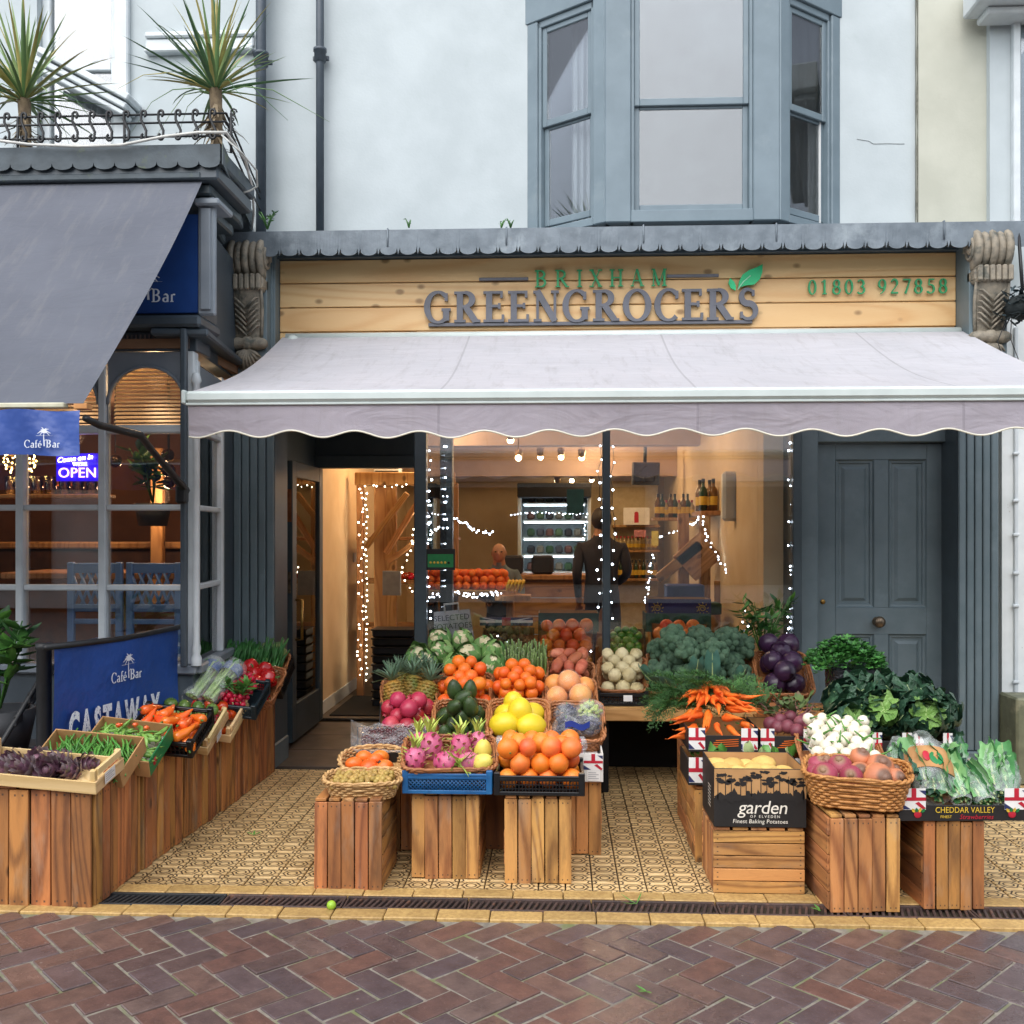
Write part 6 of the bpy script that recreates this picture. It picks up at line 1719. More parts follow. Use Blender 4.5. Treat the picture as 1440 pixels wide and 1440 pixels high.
M_MEL = pm('yellow_melon_skin', '#e9cf30', '#dcbf22', .4, 7, bump=.3, bscale=30, bdist=.003, stretch=(1, 1, .3), sss=.05)
def mel(k): return ball_mesh('melon', M_MEL, .07, .92, 1.15, .0, .03, 1.2, 22, 18)(k)
ME = prod('melon', [M_MEL], mel, 2)
for i, (px, py, d, rz, rx_, s) in enumerate(((709, 1019, 4.81, 70, 80, .98), (747, 1021, 4.81, -60, 80, .98), (711, 1006, 4.95, 30, 70, .9), (750, 1004, 4.95, -20, 75, .9), (729, 1010, 4.93, 0, 60, .85), (731, 1002, 4.84, 12, 12, .95), (722, 988, 4.97, 10, 40, .8))):
    inst('melon', ME[i % 2], T(P(px, py, d)) @ RZ(rz) @ RX(rx_) @ S(s), ['yellow melon at the front left of the basket', 'yellow melon at the front right of the basket', 'yellow melon at the back left of the basket', 'yellow melon at the back right of the basket', 'yellow melon buried in the middle of the heap', 'yellow melon standing upright on top of the heap', 'yellow melon behind the upright one'][i], 'melon', 'yellow melons')
Mf, L = tray(809, 1042, 4.72, 808, 988, 5.02, .28, 'wicker basket of bagged grapes at the right end of its row')
M_GRD = pm('dark_grape_skin', '#2a2446', '#1e1a36', .3, 10, rand=.2); M_GRG = pm('green_grape_skin', '#a9b95c', '#8fa247', .3, 10, rand=.1, sss=.1)
GD = prod('grape', [M_GRD], ball_mesh('grape', M_GRD, .0115, 1, 1.15, 0, 0, 1, 9, 10), 1); GG = prod('grape', [M_GRG], ball_mesh('grape', M_GRG, .0115, 1, 1.15, 0, 0, 1, 9, 10), 1)
def bunch(M, me, n, label, sz, seed):
    rr = random.Random(seed)
    t = thing('grape_bunch', label, 'grapes', M, 'bagged grape bunches')
    for k in range(n):
        v = V((rr.gauss(0, 1), rr.gauss(0, 1), rr.gauss(0, 1))).normalized() * rr.uniform(.6, 1)
        obj('grape', me[0], t, T(v.x * sz[0], v.y * sz[1], v.z * sz[2]) @ rrot())
    b = MB(); b.tube([(0, 0, 0), (0, .01, sz[2] * 1.3)], .003, 5); b.build('stalk', M_STALK, t)
    b = MB()
    b.sphere(1, 18, 12, None, 0, lambda v: V((v.x * sz[0] * 1.25, v.y * sz[1] * 1.3, v.z * sz[2] * 1.3)) * (1 + .13 * noise.noise(v * 3 + V((seed, 0, 0)))))
    b.build('plastic_bag', M_FILM, t)
bunch(T(P(796, 1023, 4.82)), GD, 60, 'bag of dark grapes at the front left of its basket', (.055, .05, .045), 1)
bunch(T(P(826, 1019, 4.83)), GD, 60, 'bag of dark grapes at the front right of its basket', (.06, .05, .045), 2)
bunch(T(P(829, 1001, 4.93)), GG, 55, 'bag of pale green grapes behind the dark ones', (.06, .05, .05), 3)
bunch(T(P(797, 1004, 4.95)), GD, 50, 'bag of dark grapes at the back of the basket', (.055, .05, .045), 4)
p = P(812, 1020, 4.76); b = MB(); b.grid(8, 5, lambda u, v: (-.06 + .12 * u, -.01 * math.sin(u * 3.1), -.015 + .03 * v + .01 * math.sin(u * 7))); o = b.build('bag_label', pm('blue_bag_print', '#2b3f8f', '#23357c', .35, 8), None, T(p) @ RZ(6)); tag(o, 'shiny blue printed band across the grape bags', 'label')

# D row
Mf, L = tray(578, 996, 5.12, 577, 955, 5.42, .30, 'orange wicker basket of pineapples')
M_PINE = pm('pineapple_skin', '#a8792f', '#7d6a2d', .6, 16, bump=1, bscale=60, c3='#5c6b2c', scale3=9, lo3=.5, hi3=.7)
def pineb():
    b = MB(); rows, cols = 10, 12
    b.lathe([(.03, -.085), (.05, -.07), (.056, -.02), (.054, .03), (.042, .075), (.02, .088), (0, .09)], 18)
    for r_ in range(rows):
        z = -.075 + r_ * .016; rad = .056 * math.sqrt(max(.1, 1 - (z / .098) ** 2 * .8))
        for c in range(cols):
            a = 2 * math.pi * (c + .5 * (r_ % 2)) / cols
            M = T(rad * math.cos(a), rad * math.sin(a), z) @ RZ(math.degrees(a))
            b.add([(0, -.013, 0), (.001, 0, -.0085), (0, .013, 0), (.001, 0, .0085), (.009, 0, .001)], [(0, 1, 4), (1, 2, 4), (2, 3, 4), (3, 0, 4)], M)
    return b.mesh('fruit_body', M_PINE)
PB = pineb()
M_CROWN = [pm('pineapple_leaf_a', '#6d8a72', '#55745c', .5, 12), pm('pineapple_leaf_b', '#7f9a7f', '#5f7f63', .5, 12)]
def pineapple(M, label, seed):
    rr = random.Random(seed)
    t = thing('pineapple', label, 'pineapple', M, 'pineapples in the basket'); obj('fruit_body', PB, t)
    lm = []
    for k in range(3):
        b = MB(); L_ = rr.uniform(.09, .13); b.grid(3, 6, lambda u, v: ((u - .5) * .022 * (1.05 - v), L_ * v, abs(u - .5) * .01 - L_ * .35 * v * v * (k * .5))); lm.append(b.mesh('crown_leaf', M_CROWN[k % 2]))
    for k in range(34): obj('crown_leaf', lm[k % 3], t, T(0, 0, .085) @ RZ(k * 137.5) @ RX(85 - k * 1.9) @ T(0, .004, 0) @ S(1 - .1 * rr.random()))
for i, (px, py, d, rz, rx_) in enumerate(((556, 980, 5.2, 12, -8), (579, 972, 5.3, -4, -12), (599, 980, 5.22, -14, -10), (566, 968, 5.42, 10, -15), (592, 962, 5.45, -8, -10))):
    pineapple(T(P(px, py, d)) @ RY(-rz) @ RX(rx_), ['pineapple at the left end of its basket', 'large pineapple in the middle of the basket', 'pineapple at the right of the basket beside the oranges', 'pineapple behind on the left', 'pineapple behind, below the cauliflowers'][i], i)
OR2 = orange_me(M_ORANGE2, .037)
Mf, L = tray(653, 997, 5.1, 655, 948, 5.4, .29, 'orange wicker basket of oranges beside the pineapples')
heap(OR2, Mf @ T(0, .005, -.035), .31, L, .037, 'orange', 'bright orange in the wicker basket beside the pineapples', 'orange', 'oranges in the left wicker basket', 3, 0, .25, inset=.3)
Mf, L = tray(729, 997, 5.1, 729, 948, 5.4, .29, 'orange wicker basket of oranges below the asparagus')
OR3 = orange_me(M_ORANGE2, .034)
heap(OR3, Mf @ T(0, .005, -.035), .30, L, .034, 'orange', 'bright orange in the wicker basket below the asparagus', 'orange', 'oranges in the right wicker basket', 3, 0, .25, inset=.3)
Mf, L = tray(801, 998, 5.1, 801, 956, 5.4, .27, 'orange wicker basket of netted pomelos')
M_POMELO = pm('pomelo_skin', '#eba355', '#e08a45', .4, 6, rand=.05, c3='#f0b56a', scale3=5, bump=.3, bscale=200)
PM = prod('pomelo', [M_POMELO], ball_mesh('pomelo', M_POMELO, .062, 1, .97, .04, .03, 1.3, 20, 15), 2)
NETM = plastic('netting_film', (.95, .8, .7), .12, .25)
for i, (px, py, d, s) in enumerate(((783, 980, 5.15, .9), (816, 978, 5.16, 1.0), (800, 958, 5.25, 1.0), (780, 962, 5.32, .9), (822, 966, 5.3, .9))):
    t = thing('pomelo', ['pomelo at the front left of its basket', 'wrapped pomelo at the front right of its basket', 'pomelo on top of the heap', 'pomelo at the back left', 'pomelo at the back right'][i], 'pomelo', T(P(px, py, d)) @ S(s) @ rrot(), 'pomelos in the basket')
    obj('fruit_body', PM[i % 2], t)
    if i < 3:
        b = MB(); b.sphere(1, 16, 10, None, 0, lambda v: v * .066 * (1 + .04 * noise.noise(v * 4))); b.build('wrapper', NETM, t)

# E row
M_CURD = pm('cauliflower_curd', '#e6dcb8', '#d3c79b', .8, 30, bump=1.0, bscale=90, bdist=.006)
M_CLF = [pm('cauli_leaf_a', '#86ab62', '#6c9650', .5, 14, bump=.6, bscale=30, c3='#93ad78', scale3=10, lo3=.55, hi3=.7), pm('cauli_leaf_b', '#719a54', '#568646', .5, 14, bump=.6, bscale=30, c3='#86a56a', scale3=10, lo3=.58, hi3=.7)]
def cupleaf(L_, w, m, name, cup=.5, wav=.006, seed=0, nu=7, nv=8, rib=None, full=False):
    b = MB()
    def f(u, v):
        a = (u - .5) * 2; ww = w * (max(.2, math.sqrt(max(0, 1 - ((v - .56) / .54) ** 2))) if full else (.35 + .65 * math.sin(math.pi * min(1, v * .75 + .12))))
        y = L_ * v; z = cup * L_ * v * v * .9 + .4 * w * a * a * (.4 + .5 * v)
        q = noise.noise(V((a * 3 + seed, v * 5, seed * 2.1)))
        return (a * ww * .5, y - cup * L_ * v ** 3 * .35, z + wav * q * 2.2 + wav * math.sin(v * 23 + seed) * abs(a) ** 2)
    b.grid(nu, nv, f)
    if rib: b.tube([V(f(.5, k / 5)) + V((0, 0, -.001)) for k in range(6)], [.005, .0045, .004, .003, .002, .001], 5, None, 1)
    return b.mesh(name, m if not rib else [m, rib])
M_RIBG = pm('pale_rib', '#b9c98f', '#a5b87c', .5, 10)
CAL = [cupleaf(.13, .11, M_CLF[k % 2], 'leaf', .75, .008, k, 9, 9, rib=M_RIBG, full=True) for k in range(4)]
def curd():
    b = MB(); b.sphere(1, 26, 16, None, 0, lambda v: V((v.x, v.y, v.z * .75)) * .062 * (1 + .10 * abs(noise.noise(v * 5)) + .04 * noise.noise(v * 14)))
    return b.mesh('curd', M_CURD)
CURD = curd()
def cauliflower(M, label, seed):
    rr = random.Random(seed)
    t = thing('cauliflower', label, 'cauliflower', M, 'cauliflowers in their leaves'); obj('curd', CURD, t, T(0, 0, .046) @ S(rr.uniform(.78, .9)))
    for k in range(11): obj('leaf', CAL[k % 4], t, T(0, 0, -.03) @ RZ(k * 137.5 + rr.uniform(-12, 12)) @ T(0, .052, 0) @ RX(rr.uniform(44, 72)) @ S(rr.uniform(.7, .98)))
Mf, L = frame(640, 950, 5.48, 640, 905, 5.85)
carton(Mf @ T(0, 0, -.09), .53, L, .075, 'low crate holding the cauliflowers', M_BLK)
caul = ((598, 938, 5.55), (640, 942, 5.53), (690, 940, 5.55), (622, 920, 5.68), (661, 924, 5.66), (692, 922, 5.68), (617, 905, 5.8), (649, 904, 5.82), (680, 912, 5.84), (585, 928, 5.72))
cl = ['at the front left', 'small, half buried behind the oranges', 'beside the asparagus', 'in the middle left', 'with its curd showing in the middle', 'leafy, on the right', 'at the top left', 'at the top with its curd showing', 'at the back right', 'at the left edge above the pineapples']
for i, (px, py, d) in enumerate(caul):
    cauliflower(T(P(px, py, d)) @ RX(rnd.uniform(25, 50)) @ RY(rnd.uniform(-20, 20)), 'leafy cauliflower ' + cl[i], 40 + i)
Mf, L = tray(737, 955, 5.48, 737, 925, 5.72, .25, 'basket of upright asparagus spears')
M_ASP = pm('asparagus_stalk', '#7f9a55', '#667f45', .5, 12, c3='#c9c59a', scale3=6, lo3=.6, hi3=.75); M_ASPT = pm('asparagus_tip', '#5a6b4a', '#6d5a66', .5, 30)
def asp(k):
    b = MB(); h = .15 + .015 * k; b.lathe([(0, 0), (.0058, .002), (.0055, h * .75), (.0065, h * .85), (.0055, h * .95), (0, h)], 8)
    for i in range(9): b.leaf(.016, .008, T(.004 * math.cos(i * 2.4), .004 * math.sin(i * 2.4), h * (.7 + .025 * i)) @ RZ(i * 137) @ RX(75), 1, -.2, .2, 3)
    return b
AS = prod('asparagus', [M_ASP, M_ASPT], asp, 3)
for j in range(5):
    for i in range(17):
        inst('asparagus_spear', AS[(i + j) % 3], Mf @ T(-.115 + i * .0144 + rnd.uniform(-.004, .004), .04 + j * .045, -.055) @ RX(-rnd.uniform(8, 26)) @ RY(rnd.uniform(-6, 6)), 'green asparagus spear standing in the basket behind the oranges', 'asparagus', 'asparagus spears')
Mf, L = tray(801, 971, 5.42, 801, 932, 5.75, .27, 'orange wicker basket of sweet potatoes')
M_SWP = pm('sweet_potato_skin', '#b5603f', '#9c4d35', .65, 12, rand=.12, hue=.01, bump=.6, bscale=40, bdist=.004, c3='#c98160', scale3=8)
def swp(k):
    def f(v):
        q = V((v.x + .25 * v.z * v.z * .03, v.y, v.z)); return V((q.x * .031, q.y * .031, q.z * .062)) * (1 + .14 * noise.noise(v * 1.5 + V((k * 5, 0, 0)))) * (1 - .18 * abs(v.z) ** 3)
    b = MB(); b.sphere(1, 12, 10, None, 0, f); return b
SW = prod('sweet_potato', [M_SWP], swp, 3)
heap(SW, Mf @ T(0, 0, -.03), .26, L, .033, 'sweet_potato', 'reddish sweet potato in the basket under the window oranges', 'sweet potato', 'sweet potatoes in the basket', 3, 0, .2, lambda: RZ(rnd.uniform(-60, 60)) @ RX(90 + rnd.uniform(-30, 30)), sq=1.25, inset=.35)
Mf, L = tray(875, 972, 5.70, 875, 925, 6.03, .28, 'orange wicker basket of celeriac on the bench')
M_CELR = pm('celeriac_skin', '#dccfa4', '#c6b686', .8, 14, rand=.1, bump=1, bscale=45, bdist=.008, c3='#8d7a50', scale3=9, lo3=.6, hi3=.75)
CE = prod('celeriac', [M_CELR], ball_mesh('celeriac', M_CELR, .042, 1, .92, .02, .16, 3.5, 18, 15), 3)
heap(CE, Mf @ T(0, 0, -.05), .29, L + .03, .042, 'celeriac', 'knobbly pale celeriac in the basket on the bench', 'celeriac', 'celeriac in the basket', 2, 0, .1, inset=.3)
b = MB(); b.box((0, 0, 0), (.05, .003, .035)); o = b.build('price_tag', M_PRW, None, T(P(883, 982, 5.64))); tag(o, 'small white price ticket below the celeriac', 'price tag')
plastic_crate(T(P(875, 972, 5.70).x, D(5.69), .506), .30, .3, .075, 'black crate propping the celeriac basket', M_BLK)
# broccoli
M_BROC = pm('broccoli_floret', '#4c6a50', '#38543f', .75, 30, rand=.2, bump=1.0, bscale=130, bdist=.006, c3='#587359', scale3=20, lo3=.5, hi3=.7); M_BSTK = pm('broccoli_stalk', '#8aa57a', '#6f8f62', .6, 12); M_BLF = pm('broccoli_leaf', '#4e7a6a', '#3b6557', .45, 12, bump=.4, bscale=20)
def broc(k):
    rr = random.Random(k); b = MB()
    b.tube([(0, 0, -.11), (0, 0, -.03)], [.022, .03], 9, None, 1)
    for i in range(15):
        z = 1 - i / 14 * .95; r_ = math.sqrt(max(0, 1 - z * z)); a = i * 2.4
        c = V((.062 * r_ * math.cos(a), .062 * r_ * math.sin(a), .05 * z - .01)); s = rr.uniform(.025, .034)
        b.sphere(1, 14, 9, T(c), 0, lambda v: v * s * (1 + .16 * noise.noise(v * 6 + c * 90) + .12 * noise.noise(v * 13 + c * 50)))
        b.tube([(0, 0, -.06), c * .8], [.012, .01], 5, None, 1)
    return b
BR = prod('broccoli', [M_BROC, M_BSTK], broc, 3)
Mf, L = frame(985, 978, 5.72, 985, 915, 6.1)
wicker(Mf, .64, L, .06, 'wide basket of broccoli heads on the bench', M_WICK, 7, .9, 4)
heap(BR, Mf @ T(0, .0, -.03), .68, L + .04, .08, 'broccoli', 'dark green broccoli head in the wide basket on the bench', 'broccoli', 'broccoli heads in the basket', 2, .01, .15, lambda: RX(rnd.uniform(5, 55)) @ RY(rnd.uniform(-25, 25)) @ RZ(rnd.uniform(0, 360)), sq=.85, inset=.45)
BLF = [cupleaf(.19, .09, M_BLF, 'broccoli_leaf', .3, .006, 7 + k, rib=M_RIBG) for k in range(2)]
for i, (px, py, d, a, e) in enumerate(((928, 962, 5.68, 120, 20), (945, 968, 5.66, 160, 10), (975, 955, 5.66, 185, 30), (1002, 958, 5.66, 170, 55), (1030, 962, 5.67, 200, 20))):
    inst('broccoli_leaf', BLF[i % 2], T(P(px, py, d)) @ RZ(a) @ RX(e), 'loose blue green broccoli leaf ' + ['drooping at the left end of the basket', 'over the left rim', 'in the middle of the front', 'standing at the front middle', 'at the right of the front'][i], 'leaf')
# red cabbages
M_RCAB = pm('red_cabbage_skin', '#3d2240', '#2a162e', .32, 8, rand=.12, bump=.3, bscale=14, bdist=.006, c3='#5c3a5c', scale3=6, lo3=.62, hi3=.8)
def rcab(k):
    b = ball_mesh('red_cabbage', M_RCAB, .058, 1, .95, .03, .05, 1.2, 18, 14)(k)
    for i in range(3): 
        a0 = i * 2.1 + k
        b.grid(7, 7, lambda u, v: V((math.cos(a0 + (u - .5) * 2.2) * math.sin(v * 2.6 + .25), math.sin(a0 + (u - .5) * 2.2) * math.sin(v * 2.6 + .25), -math.cos(v * 2.6 + .25))) * (.0595 + .0015 * i + .003 * (abs(u - .5) * 2) ** 4))
    return b
RC = prod('red_cabbage', [M_RCAB], rcab, 3)
Mf, L = frame(1108, 977, 5.62, 1094, 918, 6.02)
wicker(Mf, .30, L, .06, 'orange wicker basket of red cabbages below the door frame', M_WICK, 7, .9, 5)
heap(RC, Mf @ T(-.01, .01, -.045), .30, L + .03, .056, 'red_cabbage', 'dark purple red cabbage in the basket beside the door frame', 'red cabbage', 'red cabbages in the basket', 2, 0, .08, inset=.4)
# ================================================================== right hand display
crate_at(1003, 1132, 4.13, .262, .33, 'squat crate of horizontal boards under the baking potato box', M_CRATE, 0, front='H', side='V', n=5, ns=4)
crate_at(1166, 1267, 3.95, .372, .4, 'light crate with bold grain under the turnip basket', M_CRATE, 3)
crate_at(1299, 1385, 3.99, .352, .42, 'dark grained crate at the right end under the bags of greens', M_CRATER, 3)
for (xa, xb, d0, d1, h, lab) in ((.63, .98, 4.52, 4.84, .33, 'stand crate under the flag printed vegetable boxes'), (1.0, 1.3, 4.52, 4.9, .36, 'stand crate hidden behind the baking potato box'),
                                 (.64, 1.0, 4.88, 5.28, .42, 'stand crate behind the carrot box under the leafy tops'), (1.34, 1.86, 4.5, 4.95, .47, 'stand crate under the savoy cabbage boxes'),
                                 (1.1, 1.82, 5.02, 5.5, .55, 'stand crate under the parsley and the bagged crate'), (1.05, 1.34, 5.58, 6.1, .46, 'stand crate under the red cabbage basket')):
    crate(T((xa + xb) / 2, D(d0), .003), xb - xa, d1 - d0, h, lab, M_CRATEO if xa < .7 else M_CRATER)
# baking potato box
def potato_box():
    d = 4.12; x0, x1 = X(1004, d), X(1134, d); w = x1 - x0; h = .242
    t = carton(T((x0 + x1) / 2, D(d), .283), w, .32, h, 'open black and brown cardboard box of baking potatoes on the squat crate', M_CARDB, M_CARD)
    y = -.0012
    def flat(nm, m, pts, k, M=None):
        b = MB(); b.add([(p[0], y - k * .0005, p[1]) for p in pts], [tuple(range(len(pts)))], M); b.build(nm, m, t)
    flat('card_panel', M_CARD, [(-w / 2 + .001, h * .5), (w / 2 - .001, h * .5), (w / 2 - .001, h - .002), (-w / 2 + .001, h - .002)], 0)
    rr = random.Random(3)
    b = MB()
    yy = y - .001
    def blob(cx, cz_, rx_, rz_, n=11):
        b.add([(cx + rx_ * (1 + .35 * rr.uniform(-1, 1)) * math.cos(6.283 * i / n), yy - .0001 * (len(b.f) % 5), cz_ + rz_ * (1 + .4 * rr.uniform(-1, 1)) * math.sin(6.283 * i / n)) for i in range(n)], [tuple(range(n))])
    for k in range(13):
        cx = -w / 2 + .02 + k * (w - .04) / 12 + rr.uniform(-.008, .008); top = h * rr.uniform(.82, .97)
        b.add([(cx - .0022, yy, h * .48), (cx + .0022, yy, h * .48), (cx + .0012, yy, top), (cx - .0012, yy, top)], [(0, 1, 2, 3)])
        for q in range(4): blob(min(max(cx + rr.uniform(-.022, .022), -w / 2 + .02), w / 2 - .02), min(top - rr.uniform(.0, .03), h - .012), rr.uniform(.008, .018), rr.uniform(.004, .009))
    for k in range(26): blob(-w / 2 + .015 + k * (w - .03) / 25, h * (.5 + .04 * rr.random()), .013, rr.uniform(.008, .03))
    b.build('tree_print', M_CARDB, t)
    mw = pm('cream_print', '#e8e2d4', '#ded8ca', .6)
    obj('lettering', text_mesh('garden', .078, .0006, mw, shear=.18, space=.95), t, T(.01, y - .001, h * .235) @ UP)
    obj('lettering', text_mesh('OF ELVEDEN', .0155, .0006, mw, space=1.5), t, T(.02, y - .001, h * .165) @ UP)
    obj('lettering', text_mesh('Finest Baking Potatoes', .0235, .0006, mw, shear=.1, space=1.05), t, T(.0, y - .001, h * .07) @ UP)
    for k in range(7): label_line = flat('side_print', mw, [(-.03 + 0, .06 + k * .014), (.04, .06 + k * .014), (.04, .064 + k * .014), (-.03, .064 + k * .014)], 0, T(-w / 2, .12, 0) @ RZ(-90))
    MP = pm('potato_skin', '#d9b86a', '#c6a257', .7, 14, rand=.08, c3='#b08a48', scale3=10)
    PT = prod('potato', [MP], ball_mesh('potato', MP, .045, 1.25, .85, 0, .12, 1.6, 14, 13), 3)
    for i in range(14):
        inst('potato', PT[i % 3], T((x0 + x1) / 2 - .13 + (i % 5) * .065, D(d) + .06 + (i // 5) * .1, .283 + h - .055 + rnd.uniform(-.012, .012)) @ RZ(rnd.uniform(0, 360)) @ RX(rnd.uniform(-20, 20)), 'yellow skinned baking potato in the open cardboard box', 'potato', 'baking potatoes in the box')
potato_box()
# carrot and beetroot boxes with flag prints
def flag_box(px0, px1, py, d, h, l, label, strip=True, lab=True):
    x0, x1 = X(px0, d), X(px1, d); w = x1 - x0; zb = Z(py, d)
    t = carton(T((x0 + x1) / 2, D(d), zb), w, l, h, label, M_CARDB, M_CARD, fh=h * .75)
    fw = min(.075, w * .24)
    flag_print(t, -w / 2 + .002, h * .1, fw, h * 1.0); flag_print(t, w / 2 - fw - .002, h * .1, fw, h * 1.0)
    if lab: label_print(t, w / 2 - fw * .95, .004, fw * .7, h * .42, y=-.004)
    if strip:
        b = MB()
        for k in range(4): b.add([(-w * .2 + .01 * k, -.002, h * (.2 + .1 * k)), (w * .22, -.002, h * (.27 + .1 * k)), (w * .22, -.002, h * (.31 + .1 * k)), (-w * .2 + .01 * k, -.002, h * (.24 + .1 * k))], [(0, 1, 2, 3)])
        b.build('carrot_print', M_ORG, t)
    return T((x0 + x1) / 2, D(d), zb), w
MC_, wc = flag_box(968, 1066, 1055, 4.6, .1, .34, 'black flag printed box of carrots')
MBt, wb_ = flag_box(1069, 1150, 1055, 4.62, .1, .34, 'black flag printed box of beetroot beside the carrots', lab=False)
MLt, wl_ = flag_box(968, 1142, 1102, 4.5, .115, .3, 'lower flag printed box of green leaves behind the potato box', strip=False, lab=False)
M_CARR = pm('carrot_skin', '#ec7a28', '#e0651a', .5, 14, rand=.09, hue=.008, bump=.6, bscale=60, stretch=(.4, .4, 3))
def carr(k):
    rr = random.Random(k); b = MB(); L_ = .125 + .02 * k; n = 12
    pts = [(.012 * math.sin(q / n * 2 + k) * (q / n), .006 * math.sin(q / n * 5 + k), -L_ * q / n) for q in range(n + 1)]
    rs = [max(.0012, .0168 * (1 - (q / n) ** 1.7) * (1 + .05 * math.sin(q * 2.3 + k)) * (.75 if q == 0 else 1)) for q in range(n + 1)]
    b.tube(pts, rs, 8); b.tube([pts[-1], (pts[-1][0] + .004, pts[-1][1], pts[-1][2] - .02)], .0008, 4)
    b.tube([(0, 0, 0), (0, .003, .03)], [.005, .003], 5, None, 1)
    return b
CR = prod('carrot', [M_CARR, M_STALK], carr, 3)
rr = random.Random(12)
for k in range(58):
    lay = k / 58
    a = rr.uniform(-62, 62); x = a / 62 * .145 + rr.uniform(-.02, .02)
    y = .04 + lay * .22; z = .10 + .17 * math.sin(min(1, lay * 1.1) * 1.45) - .06 * abs(x) / .14
    inst('carrot', CR[k % 3], MC_ @ T(x * .85, y + .13, z - .005) @ RZ(a * .9) @ RX(-80 + rr.uniform(-18, 12)) @ RZ(rr.uniform(0, 360)) , 'bright orange carrot bunched in the flag printed box', 'carrot', 'carrots in the flag printed box')
M_FROND = [pm('carrot_frond_a', '#426f30', '#315a26', .6, 20, rand=.1), pm('carrot_frond_b', '#36632b', '#284f21', .6, 20, rand=.1)]
def frond(k):
    rr = random.Random(k); b = MB(); L_ = .26
    pts = [(0, L_ * q / 8, .05 * math.sin(q / 8 * 3)) for q in range(9)]
    b.tube(pts, [.0025 * (1 - q / 10) for q in range(9)], 4)
    for q in range(2, 9):
        for s in (-1, 1):
            for j in range(4):
                l2 = (.075 - .006 * q) * (.4 + .2 * j)
                M = T(pts[q]) @ RZ(s * (48 + rr.uniform(-18, 18))) @ T(0, .018 * j, 0)
                for m_ in range(3): b.add([(0, 0, 0), (.0035, l2 * .5, .004), (0, l2, .002 * j), (-.0035, l2 * .5, .004)], [(0, 1, 2, 3)], M @ RZ(-35 + 35 * m_) @ RX(rr.uniform(-30, 30)))
    return b.mesh('frond', M_FROND[k % 2])
FR = [frond(k) for k in range(4)]
t = thing('leafy_carrot_bunch', 'feathery green carrot tops spilling left behind the carrots', 'carrot leaves', MC_ @ T(0, .3, .17))
for k in range(64):
    obj('frond', FR[k % 4], t, T(rnd.uniform(-.17, .17), rnd.uniform(-.05, .12), rnd.uniform(-.06, .06)) @ RZ(rnd.uniform(-100, 100) if k % 5 else rnd.uniform(60, 120)) @ RX(rnd.uniform(-15, 32)) @ S(rnd.uniform(.55, .85)))
for k in range(22):
    obj('frond', FR[k % 4], t, T(-.17 + rnd.uniform(-.03, .03), rnd.uniform(-.06, .08), rnd.uniform(-.02, .06)) @ RZ(rnd.uniform(50, 140)) @ RX(rnd.uniform(-50, 0)) @ S(rnd.uniform(.4, .7)))
M_BEET = pm('beetroot_skin', '#7a3a46', '#5e2935', .55, 12, rand=.15, c3='#8f5a5a', scale3=8)
BE = prod('beetroot', [M_BEET], lambda k: ball_mesh('beetroot', M_BEET, .033, 1, .95, -.05, .06, 1.5, 14, 13, extra=lambda b, s: b.tube([(0, 0, -.03), (.004, 0, -.05), (.01, 0, -.075)], [.008, .003, .001], 6))(k), 2)
for i, (px, py, d) in enumerate(((1097, 1012, 4.78), (1108, 1022, 4.70), (1121, 1028, 4.66), (1094, 1022, 4.72), (1131, 1012, 4.78), (1140, 1022, 4.70), (1112, 1008, 4.84), (1084, 1018, 4.78), (1126, 1016, 4.74))):
    inst('beetroot', BE[i % 2], T(P(px, py, d)) @ RX(rnd.uniform(20, 60)) @ RZ(rnd.uniform(0, 360)) @ S(rnd.uniform(.85, 1.1)), 'dull purple beetroot in the box beside the carrots', 'beetroot', 'beetroot in the flag printed box')
M_BSTM = [pm('beet_stem', '#7d4a4f', '#6a5a3a', .6, 14), pm('beet_leaf', '#5a6f3a', '#4a5a34', .6, 14, c3='#7a4a48', scale3=9)]
t = thing('wilted_beet_bunch', 'wilted dark beetroot stems and leaves behind the beetroot', 'beetroot leaves', T(P(1112, 1005, 4.85)))
for k in range(34):
    b = MB(); a = rnd.uniform(-1.3, 1.3); L_ = rnd.uniform(.06, .15); b.tube([(0, 0, 0), (L_ * math.sin(a) * .6, .02, .02), (L_ * math.sin(a), .05, .03 + rnd.uniform(-.02, .04))], [.003, .0025, .0015], 4, T(rnd.uniform(-.07, .07), rnd.uniform(-.03, .05), rnd.uniform(-.02, .02))); b.build('stem', M_BSTM[0], t)
    b = MB(); b.leaf(rnd.uniform(.05, .09), rnd.uniform(.03, .05), None, 0, .8, .2, 5, .006, 1, k); b.build('leaf', M_BSTM[1], t, T(rnd.uniform(-.12, .12), rnd.uniform(.0, .1), rnd.uniform(0, .06)) @ RZ(rnd.uniform(-150, 150)) @ RX(rnd.uniform(-40, 40)))
t = thing('gem_lettuce', 'row of pale green lettuce tops showing behind the potato box', 'lettuce', MLt @ T(0, .1, .1))
for k in range(40):
    b = MB(); b.leaf(rnd.uniform(.05, .08), .05, None, 0, .9, .25, 5, .008, .6, k); b.build('leaf', MLF[1] if k % 3 else M_RIBG, t, T(-.24 + .48 * k / 40, rnd.uniform(-.08, .1), rnd.uniform(-.01, .02)) @ RZ(rnd.uniform(0, 360)) @ RX(rnd.uniform(10, 60)))
